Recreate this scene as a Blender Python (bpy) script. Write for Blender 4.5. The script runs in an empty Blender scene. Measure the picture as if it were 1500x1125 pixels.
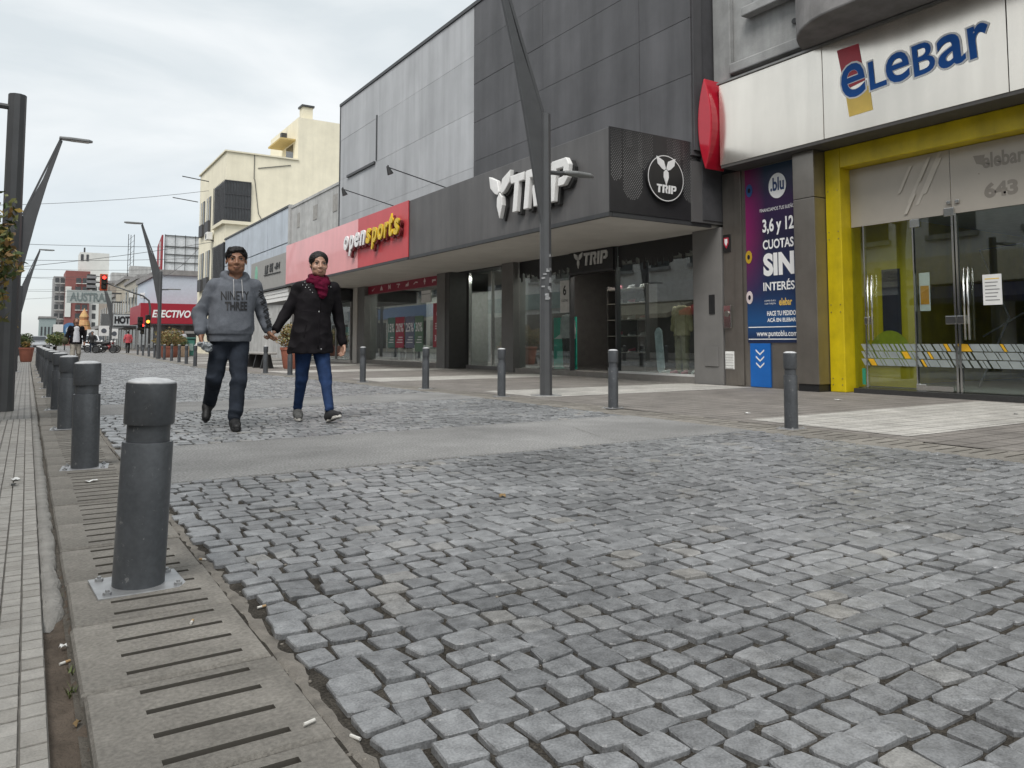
import bpy, math, random
import numpy as np
from mathutils import Vector, Matrix

random.seed(7)
RNG = np.random.default_rng(11)
SC = bpy.context.scene
COL = SC.collection
rad = math.radians

# ------------------------------------------------------------------ camera
cam_d = bpy.data.cameras.new('camera')
cam = bpy.data.objects.new('camera', cam_d)
COL.objects.link(cam)
cam.location = (0, 0, 0.8)
cam.rotation_euler = (rad(90 + 3.848), 0, rad(-32.43))
cam_d.sensor_width = 36
cam_d.lens = 26.76
cam_d.shift_y = -0.0903
cam_d.clip_start = 0.05
cam_d.clip_end = 3000
SC.camera = cam

# ------------------------------------------------------------------ sky: overcast with thin breaks
SUN_EL, SUN_ROT = rad(58), rad(238)
w = bpy.data.worlds.new('World')
SC.world = w
w.use_nodes = True
nt = w.node_tree
nt.nodes.clear()
N = nt.nodes.new
L = nt.links.new
out = N('ShaderNodeOutputWorld')
sky = N('ShaderNodeTexSky')
sky.sky_type = 'NISHITA'
sky.sun_disc = False
sky.sun_elevation = SUN_EL
sky.sun_rotation = SUN_ROT
sky.air_density = 1.0
sky.dust_density = 2.0
bg1 = N('ShaderNodeBackground')
bg1.inputs['Strength'].default_value = 0.09
L(sky.outputs[0], bg1.inputs[0])
tc = N('ShaderNodeTexCoord')
mp = N('ShaderNodeMapping')
mp.inputs['Scale'].default_value = (1.1, 1.6, 4.2)
mp.inputs['Rotation'].default_value = (0.12, 0.1, 0.5)
L(tc.outputs['Generated'], mp.inputs[0])
n1 = N('ShaderNodeTexNoise')
n1.inputs['Scale'].default_value = 2.1
n1.inputs['Detail'].default_value = 7
n1.inputs['Roughness'].default_value = 0.52
n1.inputs['Distortion'].default_value = 0.35
L(mp.outputs[0], n1.inputs['Vector'])
cr = N('ShaderNodeValToRGB')
cr.color_ramp.elements[0].position = 0.36
cr.color_ramp.elements[0].color = (0.385, 0.415, 0.43, 1)
cr.color_ramp.elements[1].position = 0.62
cr.color_ramp.elements[1].color = (0.50, 0.515, 0.52, 1)
L(n1.outputs[0], cr.inputs[0])
bg2 = N('ShaderNodeBackground')
bg2.inputs['Strength'].default_value = 1.0
L(cr.outputs[0], bg2.inputs[0])
# the cloud sheet thins out towards the horizon, where the clear air shows through
sx = N('ShaderNodeSeparateXYZ')
L(tc.outputs['Generated'], sx.inputs[0])
mr = N('ShaderNodeMapRange')
mr.inputs['From Min'].default_value = 0.0
mr.inputs['From Max'].default_value = 0.22
mr.inputs['To Min'].default_value = 0.62
mr.inputs['To Max'].default_value = 0.95
L(sx.outputs['Z'], mr.inputs[0])
mx = N('ShaderNodeMixShader')
L(mr.outputs[0], mx.inputs[0])
L(bg1.outputs[0], mx.inputs[1])
L(bg2.outputs[0], mx.inputs[2])
L(mx.outputs[0], out.inputs[0])

sun_d = bpy.data.lights.new('sun', 'SUN')
sun_d.energy = 1.5
sun_d.angle = rad(30)
sun_d.color = (1.0, 0.97, 0.93)
sun = bpy.data.objects.new('sun', sun_d)
COL.objects.link(sun)
# light comes from behind and left of the camera
sun_dir = Vector((-0.45, -0.38, 0.80))
sun.rotation_euler = sun_dir.to_track_quat('Z', 'Y').to_euler()
sun.location = (-20, -20, 40)
sky.sun_elevation = math.asin(sun_dir.normalized().z)
sky.sun_rotation = math.atan2(sun_dir.x, sun_dir.y)

SC.view_settings.view_transform = 'Standard'
SC.view_settings.look = 'None'
SC.view_settings.exposure = 0.97
SC.view_settings.gamma = 1.0
SC.view_settings.use_curve_mapping = False
SC.cycles.use_denoising = True
SC.cycles.max_bounces = 8
SC.cycles.transparent_max_bounces = 12
SC.cycles.caustics_reflective = False
SC.cycles.caustics_refractive = False
SC.cycles.sample_clamp_indirect = 6

# ------------------------------------------------------------------ materials
MATS = {}


def M(name, col, rough=0.7, metal=0.0, var=0.12, scale=6.0, bump=0.0, bscale=60.0, streak=0.0, spec=0.5, col2=None,
      rvar=0.0, coat=0.0, vec=(1, 1, 1), emit=0.0, orand=0.0, speck=0.0, spscale=300.0, chips=0.0, chipcol=(.3, .3, .3)):
    """plain procedural material: colour mottled by noise, optional vertical rain streaks, optional fine relief"""
    if name in MATS:
        return MATS[name]
    m = bpy.data.materials.new(name)
    m.use_nodes = True
    t = m.node_tree
    b = t.nodes['Principled BSDF']
    b.inputs['Roughness'].default_value = rough
    b.inputs['Metallic'].default_value = metal
    b.inputs['Specular IOR Level'].default_value = spec
    b.inputs['Coat Weight'].default_value = coat
    tcn = t.nodes.new('ShaderNodeTexCoord')
    mpn = t.nodes.new('ShaderNodeMapping')
    mpn.inputs['Scale'].default_value = vec
    t.links.new(tcn.outputs['Object'], mpn.inputs[0])
    c = (*col, 1)
    d = (*(col2 if col2 else [x * (1 - 2.2 * var) for x in col]), 1)
    nz = t.nodes.new('ShaderNodeTexNoise')
    nz.inputs['Scale'].default_value = scale
    nz.inputs['Detail'].default_value = 6
    nz.inputs['Roughness'].default_value = 0.62
    t.links.new(mpn.outputs[0], nz.inputs['Vector'])
    rp = t.nodes.new('ShaderNodeValToRGB')
    rp.color_ramp.elements[0].position = 0.3
    rp.color_ramp.elements[0].color = d
    rp.color_ramp.elements[1].position = 0.68
    rp.color_ramp.elements[1].color = c
    t.links.new(nz.outputs[0], rp.inputs[0])
    last = rp.outputs[0]
    if streak:
        mp2 = t.nodes.new('ShaderNodeMapping')
        mp2.inputs['Scale'].default_value = (1.0, 1.0, 0.09)
        t.links.new(tcn.outputs['Object'], mp2.inputs[0])
        n2 = t.nodes.new('ShaderNodeTexNoise')
        n2.inputs['Scale'].default_value = 2.2
        n2.inputs['Detail'].default_value = 8
        n2.inputs['Roughness'].default_value = 0.6
        t.links.new(mp2.outputs[0], n2.inputs['Vector'])
        r2 = t.nodes.new('ShaderNodeValToRGB')
        r2.color_ramp.elements[0].position = 0.35
        k = 1 - streak
        r2.color_ramp.elements[0].color = (k, k, k, 1)
        r2.color_ramp.elements[1].position = 0.65
        r2.color_ramp.elements[1].color = (1, 1, 1, 1)
        t.links.new(n2.outputs[0], r2.inputs[0])
        mu = t.nodes.new('ShaderNodeMix')
        mu.data_type = 'RGBA'
        mu.blend_type = 'MULTIPLY'
        mu.inputs['Factor'].default_value = 1
        t.links.new(last, mu.inputs[6])
        t.links.new(r2.outputs[0], mu.inputs[7])
        last = mu.outputs[2]
    if chips:
        n7 = t.nodes.new('ShaderNodeTexNoise')
        n7.inputs['Scale'].default_value = 26
        n7.inputs['Detail'].default_value = 7
        n7.inputs['Roughness'].default_value = 0.75
        t.links.new(tcn.outputs['Object'], n7.inputs['Vector'])
        m7 = t.nodes.new('ShaderNodeMapRange')
        m7.inputs['From Min'].default_value = 0.625
        m7.inputs['From Max'].default_value = 0.655
        m7.inputs['To Max'].default_value = chips
        t.links.new(n7.outputs[0], m7.inputs[0])
        x7 = t.nodes.new('ShaderNodeMix')
        x7.data_type = 'RGBA'
        t.links.new(m7.outputs[0], x7.inputs['Factor'])
        t.links.new(last, x7.inputs[6])
        x7.inputs[7].default_value = (*chipcol, 1)
        last = x7.outputs[2]
    if speck or orand:
        val = None
        if speck:
            n4 = t.nodes.new('ShaderNodeTexNoise')
            n4.inputs['Scale'].default_value = spscale
            n4.inputs['Detail'].default_value = 3
            t.links.new(tcn.outputs['Object'], n4.inputs['Vector'])
            m4 = t.nodes.new('ShaderNodeMapRange')
            m4.inputs['From Min'].default_value = 0.3
            m4.inputs['From Max'].default_value = 0.7
            m4.inputs['To Min'].default_value = 1 - speck
            m4.inputs['To Max'].default_value = 1 + speck
            t.links.new(n4.outputs[0], m4.inputs[0])
            val = m4.outputs[0]
        if orand:
            oi_ = t.nodes.new('ShaderNodeObjectInfo')
            m5 = t.nodes.new('ShaderNodeMapRange')
            m5.inputs['To Min'].default_value = 1 - orand
            m5.inputs['To Max'].default_value = 1 + orand
            t.links.new(oi_.outputs['Random'], m5.inputs[0])
            if val is None:
                val = m5.outputs[0]
            else:
                m6 = t.nodes.new('ShaderNodeMath')
                m6.operation = 'MULTIPLY'
                t.links.new(val, m6.inputs[0])
                t.links.new(m5.outputs[0], m6.inputs[1])
                val = m6.outputs[0]
        vs = t.nodes.new('ShaderNodeVectorMath')
        vs.operation = 'SCALE'
        t.links.new(last, vs.inputs[0])
        t.links.new(val, vs.inputs['Scale'])
        last = vs.outputs[0]
    t.links.new(last, b.inputs['Base Color'])
    if rvar:
        ma = t.nodes.new('ShaderNodeMapRange')
        ma.inputs['To Min'].default_value = max(0.03, rough - rvar)
        ma.inputs['To Max'].default_value = min(1, rough + rvar)
        t.links.new(nz.outputs[0], ma.inputs[0])
        t.links.new(ma.outputs[0], b.inputs['Roughness'])
    if bump:
        n3 = t.nodes.new('ShaderNodeTexNoise')
        n3.inputs['Scale'].default_value = bscale
        n3.inputs['Detail'].default_value = 4
        t.links.new(mpn.outputs[0], n3.inputs['Vector'])
        bm_ = t.nodes.new('ShaderNodeBump')
        bm_.inputs['Strength'].default_value = bump
        bm_.inputs['Distance'].default_value = 0.01
        t.links.new(n3.outputs[0], bm_.inputs['Height'])
        t.links.new(bm_.outputs[0], b.inputs['Normal'])
    if emit:
        b.inputs['Emission Color'].default_value = c
        b.inputs['Emission Strength'].default_value = emit
    MATS[name] = m
    return m


def glass_mat(name, tint=(0.9, 0.95, 0.94), base=0.06, gain=1.0, rough=0.0):
    """thin window pane: see-through, mirror-like at the Fresnel rate"""
    if name in MATS:
        return MATS[name]
    m = bpy.data.materials.new(name)
    m.use_nodes = True
    t = m.node_tree
    t.nodes.clear()
    o = t.nodes.new('ShaderNodeOutputMaterial')
    tr = t.nodes.new('ShaderNodeBsdfTransparent')
    tr.inputs[0].default_value = (*tint, 1)
    gl = t.nodes.new('ShaderNodeBsdfGlossy')
    gl.inputs['Roughness'].default_value = rough
    gl.inputs[0].default_value = (0.95, 0.97, 0.97, 1)
    fr = t.nodes.new('ShaderNodeFresnel')
    # same Fresnel rate from both sides of the thin sheet
    ge = t.nodes.new('ShaderNodeNewGeometry')
    io = t.nodes.new('ShaderNodeMapRange')
    io.inputs['To Min'].default_value = 1.5
    io.inputs['To Max'].default_value = 1 / 1.5
    t.links.new(ge.outputs['Backfacing'], io.inputs[0])
    t.links.new(io.outputs[0], fr.inputs[0])
    ma = t.nodes.new('ShaderNodeMath')
    ma.operation = 'MULTIPLY_ADD'
    ma.inputs[1].default_value = gain
    ma.inputs[2].default_value = base
    ma.use_clamp = True
    t.links.new(fr.outputs[0], ma.inputs[0])
    mxs = t.nodes.new('ShaderNodeMixShader')
    t.links.new(ma.outputs[0], mxs.inputs[0])
    t.links.new(tr.outputs[0], mxs.inputs[1])
    t.links.new(gl.outputs[0], mxs.inputs[2])
    t.links.new(mxs.outputs[0], o.inputs[0])
    MATS[name] = m
    return m


def stone_mat(name, c_lo, c_hi, c_odd, rough=0.62, speck=0.35, oddness=0.8):
    """setts: every stone its own tone, speckled granite, worn shiny tops"""
    m = bpy.data.materials.new(name)
    m.use_nodes = True
    t = m.node_tree
    b = t.nodes['Principled BSDF']
    nn = t.nodes.new
    geo = nn('ShaderNodeNewGeometry')
    oi = nn('ShaderNodeObjectInfo')
    ad = nn('ShaderNodeMath')
    ad.operation = 'ADD'
    t.links.new(geo.outputs['Random Per Island'], ad.inputs[0])
    t.links.new(oi.outputs['Random'], ad.inputs[1])
    fr = nn('ShaderNodeMath')
    fr.operation = 'FRACT'
    t.links.new(ad.outputs[0], fr.inputs[0])
    rp = nn('ShaderNodeValToRGB')
    e = rp.color_ramp.elements
    e[0].position = 0.0
    e[0].color = (*c_lo, 1)
    e[1].position = oddness
    e[1].color = (*c_hi, 1)
    x = e.new(min(0.999, oddness + 0.06))
    x.color = (*c_odd, 1)
    t.links.new(fr.outputs[0], rp.inputs[0])
    # slow colour drift over the street plus fine grain
    n1 = nn('ShaderNodeTexNoise')
    n1.inputs['Scale'].default_value = 190
    n1.inputs['Detail'].default_value = 3
    t.links.new(geo.outputs['Position'], n1.inputs['Vector'])
    n2 = nn('ShaderNodeTexNoise')
    n2.inputs['Scale'].default_value = 22
    n2.inputs['Detail'].default_value = 5
    t.links.new(geo.outputs['Position'], n2.inputs['Vector'])
    n3 = nn('ShaderNodeTexNoise')
    n3.inputs['Scale'].default_value = 0.8
    n3.inputs['Detail'].default_value = 4
    t.links.new(geo.outputs['Position'], n3.inputs['Vector'])
    s = nn('ShaderNodeMath')
    s.operation = 'ADD'
    t.links.new(n1.outputs[0], s.inputs[0])
    t.links.new(n2.outputs[0], s.inputs[1])
    s2 = nn('ShaderNodeMath')
    s2.operation = 'ADD'
    t.links.new(s.outputs[0], s2.inputs[0])
    t.links.new(n3.outputs[0], s2.inputs[1])
    mr_ = nn('ShaderNodeMapRange')
    mr_.inputs['From Min'].default_value = 1.15
    mr_.inputs['From Max'].default_value = 1.85
    mr_.inputs['To Min'].default_value = 1 - speck
    mr_.inputs['To Max'].default_value = 1 + speck
    t.links.new(s2.outputs[0], mr_.inputs[0])
    mu = nn('ShaderNodeVectorMath')
    mu.operation = 'SCALE'
    t.links.new(rp.outputs[0], mu.inputs[0])
    t.links.new(mr_.outputs[0], mu.inputs['Scale'])
    # scuffed pale patches and dark oil stains with ragged outlines
    last = mu.outputs[0]
    for sc_, lo_, hi_, colr, amt in ((1.25, .60, .74, (.44, .435, .42, 1), .5), (.9, .66, .8, (.09, .088, .085, 1), .55)):
        n5 = nn('ShaderNodeTexNoise')
        n5.noise_dimensions = '4D'
        n5.inputs['W'].default_value = sc_ * 7
        n5.inputs['Scale'].default_value = sc_
        n5.inputs['Detail'].default_value = 9
        n5.inputs['Roughness'].default_value = .7
        t.links.new(geo.outputs['Position'], n5.inputs['Vector'])
        m5 = nn('ShaderNodeMapRange')
        m5.inputs['From Min'].default_value = lo_
        m5.inputs['From Max'].default_value = hi_
        m5.inputs['To Max'].default_value = amt
        t.links.new(n5.outputs[0], m5.inputs[0])
        x5 = nn('ShaderNodeMix')
        x5.data_type = 'RGBA'
        t.links.new(m5.outputs[0], x5.inputs['Factor'])
        t.links.new(last, x5.inputs[6])
        x5.inputs[7].default_value = colr
        last = x5.outputs[2]
    t.links.new(last, b.inputs['Base Color'])
    b.inputs['Roughness'].default_value = rough
    bp = nn('ShaderNodeBump')
    bp.inputs['Strength'].default_value = 0.35
    bp.inputs['Distance'].default_value = 0.004
    t.links.new(s.outputs[0], bp.inputs['Height'])
    t.links.new(bp.outputs[0], b.inputs['Normal'])
    MATS[name] = m
    return m


# ------------------------------------------------------------------ mesh helpers
def link(o, parent=None):
    COL.objects.link(o)
    if parent is not None:
        o.parent = parent
    return o


def wpos(o):
    p = Vector((0, 0, 0))
    while o is not None:
        p += o.location
        o = o.parent
    return p


def T(name, label, cat, loc=(0, 0, 0), group=None):
    o = bpy.data.objects.new(name, None)
    o.empty_display_size = 0.2
    link(o)
    o.location = loc
    return tag(o, label, cat, group)


def tag(o, label=None, cat=None, group=None, kind=None):
    if label:
        o['label'] = label
    if cat:
        o['category'] = cat
    if group:
        o['group'] = group
    if kind:
        o['kind'] = kind
    return o


class MB:
    def __init__(s):
        s.v, s.f, s.mi, s.cur = [], [], [], 0

    def add(s, v, f):
        n = len(s.v)
        s.v += [tuple(p) for p in v]
        s.f += [tuple(i + n for i in q) for q in f]
        s.mi += [s.cur] * len(f)
        return s

    def box(s, x0, x1, y0, y1, z0, z1):
        if x0 > x1: x0, x1 = x1, x0
        if y0 > y1: y0, y1 = y1, y0
        if z0 > z1: z0, z1 = z1, z0
        return s.add([(x0, y0, z0), (x1, y0, z0), (x1, y1, z0), (x0, y1, z0), (x0, y0, z1), (x1, y0, z1), (x1, y1, z1), (x0, y1, z1)],
                     [(0, 3, 2, 1), (4, 5, 6, 7), (0, 1, 5, 4), (1, 2, 6, 5), (2, 3, 7, 6), (3, 0, 4, 7)])

    def obox(s, mat, sx, sy, sz):
        v = [mat @ Vector((a * sx / 2, b * sy / 2, c * sz / 2)) for c in (-1, 1) for a, b in ((-1, -1), (1, -1), (1, 1), (-1, 1))]
        return s.add(v, [(0, 3, 2, 1), (4, 5, 6, 7), (0, 1, 5, 4), (1, 2, 6, 5), (2, 3, 7, 6), (3, 0, 4, 7)])

    def bar(s, a, b, w, h=None, up=(0, 0, 1)):
        a, b = Vector(a), Vector(b)
        d = (b - a)
        ln = d.length
        d.normalize()
        u = Vector(up)
        if abs(d.dot(u)) > 0.98:
            u = Vector((1, 0, 0))
        sd = d.cross(u).normalized()
        u = sd.cross(d)
        m = Matrix((sd, d, u)).transposed().to_4x4()
        m.translation = (a + b) / 2
        return s.obox(m, w, ln, h or w)

    def tube(s, path, r, n=10, caps=True, sc=(1, 1)):
        path = [Vector(p) for p in path]
        if not hasattr(r, '__len__'):
            r = [r] * len(path)
        rings = []
        pu = None
        for i, p in enumerate(path):
            d = (path[min(i + 1, len(path) - 1)] - path[max(i - 1, 0)]).normalized()
            if pu is None:
                pu = Vector((0, 0, 1)) if abs(d.z) < 0.9 else Vector((0, 1, 0))
            sd = d.cross(pu).normalized()
            u = sd.cross(d).normalized()
            pu = u
            rings.append([p + (sd * math.cos(2 * math.pi * k / n) * sc[0] + u * math.sin(2 * math.pi * k / n) * sc[1]) * r[i] for k in range(n)])
        v = [q for g in rings for q in g]
        f = []
        for i in range(len(rings) - 1):
            for k in range(n):
                a, b = i * n + k, i * n + (k + 1) % n
                f.append((a, a + n, b + n, b))
        if caps:
            f.append(tuple(range(n)))
            f.append(tuple((len(rings) - 1) * n + k for k in reversed(range(n))))
        return s.add(v, f)

    def lathe(s, prof, n=24, c=(0, 0, 0), sx=1, sy=1):
        v, f = [], []
        for r, z in prof:
            for k in range(n):
                a = 2 * math.pi * k / n
                v.append((c[0] + r * math.cos(a) * sx, c[1] + r * math.sin(a) * sy, c[2] + z))
        for i in range(len(prof) - 1):
            for k in range(n):
                a, b = i * n + k, i * n + (k + 1) % n
                f.append((a, b, b + n, a + n))
        f.append(tuple(reversed(range(n))))
        f.append(tuple((len(prof) - 1) * n + k for k in range(n)))
        return s.add(v, f)

    def prism(s, poly, d0, d1, mat=None):
        """polygon in local xy extruded along local z from d0 to d1"""
        mat = mat or Matrix()
        ar = sum(poly[i][0] * poly[(i + 1) % len(poly)][1] - poly[(i + 1) % len(poly)][0] * poly[i][1] for i in range(len(poly)))
        if ar < 0:
            poly = poly[::-1]
        n = len(poly)
        v = [mat @ Vector((x, y, d0)) for x, y in poly] + [mat @ Vector((x, y, d1)) for x, y in poly]
        f = [tuple(reversed(range(n))), tuple(range(n, 2 * n))] + [(i, (i + 1) % n, n + (i + 1) % n, n + i) for i in range(n)]
        return s.add(v, f)

    def ell(s, c, r, n=12, m=8):
        v, f = [], []
        for i in range(1, m):
            th = math.pi * i / m
            for k in range(n):
                a = 2 * math.pi * k / n
                v.append((c[0] + r[0] * math.sin(th) * math.cos(a), c[1] + r[1] * math.sin(th) * math.sin(a), c[2] + r[2] * math.cos(th)))
        for i in range(m - 2):
            for k in range(n):
                a, b = i * n + k, i * n + (k + 1) % n
                f.append((a, a + n, b + n, b))
        t, q = len(v), len(v) + 1
        v += [(c[0], c[1], c[2] + r[2]), (c[0], c[1], c[2] - r[2])]
        for k in range(n):
            f.append((t, k, (k + 1) % n))
            f.append((q, (m - 2) * n + (k + 1) % n, (m - 2) * n + k))
        return s.add(v, f)

    def mesh(s, name, off=(0, 0, 0)):
        me = bpy.data.meshes.new(name)
        ox, oy, oz = off
        me.from_pydata([(x - ox, y - oy, z - oz) for x, y, z in s.v], [], s.f)
        return me

    def obj(s, name, mat, parent=None, smooth=False, bevel=0.0, loc=None, seg=2, auto=None):
        base = loc if loc is not None else (wpos(parent) if parent is not None else Vector((0, 0, 0)))
        me = s.mesh(name, base)
        mats = mat if isinstance(mat, (list, tuple)) else [mat]
        for k in mats:
            me.materials.append(k)
        if len(mats) > 1:
            me.polygons.foreach_set('material_index', s.mi)
        if smooth:
            me.polygons.foreach_set('use_smooth', [True] * len(me.polygons))
            if auto:
                me.set_sharp_from_angle(angle=rad(auto))
        o = bpy.data.objects.new(name, me)
        link(o, parent)
        if parent is None and loc is not None:
            o.location = loc
        if bevel:
            b = o.modifiers.new('bevel', 'BEVEL')
            b.width = bevel
            b.segments = seg
            b.limit_method = 'ANGLE'
            b.angle_limit = rad(40)
        return o


def B(x0, x1, y0, y1, z0, z1):
    return MB().box(x0, x1, y0, y1, z0, z1)


def struct(o):
    o['kind'] = 'structure'
    return o


def copy_tree(o, parent=None):
    c = o.copy()
    COL.objects.link(c)
    c.parent = parent
    for ch in list(o.children):
        copy_tree(ch, c)
    return c


# facing matrices: FX faces the street (-x), FY faces the camera end of the street (-y)
def FX(x, y, z):
    m = Matrix(((0, 0, -1), (-1, 0, 0), (0, 1, 0))).to_4x4()
    m.translation = (x, y, z)
    return m


def FY(x, y, z):
    m = Matrix(((1, 0, 0), (0, 0, -1), (0, 1, 0))).to_4x4()
    m.translation = (x, y, z)
    return m


def text_mesh(s, bold=0.0, shear=0.0, space=1.0, extrude=0.0):
    cu = bpy.data.curves.new('t', 'FONT')
    cu.body = s
    cu.offset = bold
    cu.shear = shear
    cu.space_character = space
    cu.extrude = extrude
    cu.fill_mode = 'BOTH'
    cu.resolution_u = 4
    o = bpy.data.objects.new('t', cu)
    COL.objects.link(o)
    dg = bpy.context.evaluated_depsgraph_get()
    me = bpy.data.meshes.new_from_object(o.evaluated_get(dg))
    bpy.data.objects.remove(o)
    bpy.data.curves.remove(cu)
    return me


def text(s, mat, place, w=None, h=None, parent=None, name='lettering', bold=0.0, shear=0.0, depth=0.0, space=1.0, align='l', lift=0.0):
    """lettering fitted to width w and/or height h with its lower left corner at the placing matrix"""
    me = text_mesh(s, bold, shear, space, 0.5 if depth else 0.0)
    co = np.zeros(len(me.vertices) * 3)
    me.vertices.foreach_get('co', co)
    co = co.reshape(-1, 3)
    lo, hi = co.min(0), co.max(0)
    co -= lo
    sz = hi - lo
    fx = w / sz[0] if w else None
    fy = h / sz[1] if h else None
    fx = fx or fy
    fy = fy or fx
    co[:, 0] *= fx
    co[:, 1] *= fy
    if depth:
        co[:, 2] *= depth
    co[:, 2] += lift
    if align == 'c':
        co[:, 0] -= sz[0] * fx / 2
    elif align == 'r':
        co[:, 0] -= sz[0] * fx
    base = wpos(parent) if parent is not None else Vector((0, 0, 0))
    mt = np.array(place)
    co = co @ mt[:3, :3].T + mt[:3, 3] - np.array(base)
    me.vertices.foreach_set('co', co.ravel())
    me.update()
    me.materials.clear()
    me.materials.append(mat)
    o = bpy.data.objects.new(name, me)
    link(o, parent)
    return o


# ------------------------------------------------------------------ implicit surfaces for figures
def _smin(a, b, k):
    h = np.clip(0.5 + 0.5 * (b - a) / k, 0, 1)
    return b + (a - b) * h - k * h * (1 - h)


def sdf_mesh(prims, res, k=0.02, fold=None):
    """prims: ('c',p0,r0,p1,r1) tapered capsule, ('e',c,r[,R]) ellipsoid, ('l',[(z,cx,cy,rx,ry)..],power) loft along z,
    a leading '-' carves; an optional dict at the end gives k"""
    bb = []
    for p in prims:
        t = p[0].lstrip('-')
        if t == 'c':
            a, ra, b, rb = np.array(p[1], float), p[2], np.array(p[3], float), p[4]
            r = max(ra, rb)
            lo, hi = np.minimum(a, b) - r, np.maximum(a, b) + r
        elif t == 'e':
            c, r = np.array(p[1], float), max(p[2])
            lo, hi = c - r, c + r
        else:
            q = np.array(p[1], float)
            lo = np.array([(q[:, 1] - q[:, 3]).min(), (q[:, 2] - q[:, 4]).min(), q[:, 0].min()])
            hi = np.array([(q[:, 1] + q[:, 3]).max(), (q[:, 2] + q[:, 4]).max(), q[:, 0].max()])
        bb.append((lo, hi))
    pos = [b for b, p in zip(bb, prims) if p[0][0] != '-']
    lo = np.min([b[0] for b in pos], 0) - 4 * res - k
    hi = np.max([b[1] for b in pos], 0) + 4 * res + k
    n = np.ceil((hi - lo) / res).astype(int) + 1
    D = np.full(n, 1.0, np.float32)
    ax = [lo[i] + res * np.arange(n[i]) for i in range(3)]
    for p, (bl, bh) in zip(prims, bb):
        kk = k
        if isinstance(p[-1], dict):
            kk = p[-1].get('k', k)
        mg = kk * 1.5 + 3 * res
        i0 = np.clip(np.floor((bl - mg - lo) / res).astype(int), 0, n)
        i1 = np.clip(np.ceil((bh + mg - lo) / res).astype(int) + 1, 0, n)
        if (i1 <= i0).any():
            continue
        x = ax[0][i0[0]:i1[0]][:, None, None]
        y = ax[1][i0[1]:i1[1]][None, :, None]
        z = ax[2][i0[2]:i1[2]][None, None, :]
        t = p[0].lstrip('-')
        if t == 'c':
            a, ra, b, rb = np.array(p[1], float), p[2], np.array(p[3], float), p[4]
            d = b - a
            dd = max(1e-9, d @ d)
            tt = np.clip(((x - a[0]) * d[0] + (y - a[1]) * d[1] + (z - a[2]) * d[2]) / dd, 0, 1)
            ds = np.sqrt((x - a[0] - tt * d[0]) ** 2 + (y - a[1] - tt * d[1]) ** 2 + (z - a[2] - tt * d[2]) ** 2) - (ra + tt * (rb - ra))
        elif t == 'e':
            c, r = p[1], p[2]
            X, Y, Z = x - c[0], y - c[1], z - c[2]
            if len(p) > 3 and not isinstance(p[3], dict):
                R = np.array(p[3])
                X, Y, Z = (R[0, 0] * X + R[1, 0] * Y + R[2, 0] * Z, R[0, 1] * X + R[1, 1] * Y + R[2, 1] * Z, R[0, 2] * X + R[1, 2] * Y + R[2, 2] * Z)
            k0 = np.sqrt((X / r[0]) ** 2 + (Y / r[1]) ** 2 + (Z / r[2]) ** 2)
            k1 = np.sqrt((X / r[0] ** 2) ** 2 + (Y / r[1] ** 2) ** 2 + (Z / r[2] ** 2) ** 2) + 1e-9
            ds = k0 * (k0 - 1) / k1
        else:
            q = np.array(p[1], float)
            q = q[np.argsort(q[:, 0])]
            pw = p[2] if len(p) > 2 and not isinstance(p[2], dict) else 2.0
            zz = z.ravel()
            g = [np.interp(zz, q[:, 0], q[:, i])[None, None, :] for i in range(1, 5)]
            rr = (np.abs((x - g[0]) / g[2]) ** pw + np.abs((y - g[1]) / g[3]) ** pw) ** (1 / pw)
            ds = (rr - 1) * np.minimum(g[2], g[3])
            ds = np.maximum(ds, np.maximum(q[0, 0] - z, z - q[-1, 0]))
        sl = (slice(i0[0], i1[0]), slice(i0[1], i1[1]), slice(i0[2], i1[2]))
        ds = ds.astype(np.float32)
        if p[0][0] == '-':
            D[sl] = -_smin(-D[sl], ds, kk)
        else:
            D[sl] = _smin(D[sl], ds, kk)
    if fold is not None:
        near = np.argwhere(np.abs(D) < 4 * res)
        P = lo + near * res
        D[near[:, 0], near[:, 1], near[:, 2]] += fold(P[:, 0], P[:, 1], P[:, 2]).astype(np.float32)
    s = D < 0
    cnt = np.zeros(n - 1, np.int8)
    for a in (0, 1):
        for b in (0, 1):
            for c in (0, 1):
                cnt += s[a:n[0] - 1 + a, b:n[1] - 1 + b, c:n[2] - 1 + c]
    act = np.argwhere((cnt > 0) & (cnt < 8))
    idx = np.full(n - 1, -1, np.int32)
    idx[act[:, 0], act[:, 1], act[:, 2]] = np.arange(len(act))
    acc = np.zeros((len(act), 3))
    num = np.zeros(len(act))
    C = [(0, 0, 0), (1, 0, 0), (0, 1, 0), (1, 1, 0), (0, 0, 1), (1, 0, 1), (0, 1, 1), (1, 1, 1)]
    val = [D[act[:, 0] + c[0], act[:, 1] + c[1], act[:, 2] + c[2]].astype(float) for c in C]
    for i in range(8):
        for j in range(i + 1, 8):
            if sum(abs(C[i][q] - C[j][q]) for q in range(3)) != 1:
                continue
            m = (val[i] < 0) != (val[j] < 0)
            t_ = np.where(m, val[i] / np.where(m, val[i] - val[j], 1), 0)
            pt = np.array(C[i])[None] + t_[:, None] * (np.array(C[j]) - np.array(C[i]))[None]
            acc += np.where(m[:, None], pt, 0)
            num += m
    V = lo + (act + acc / num[:, None]) * res
    F = []
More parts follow.
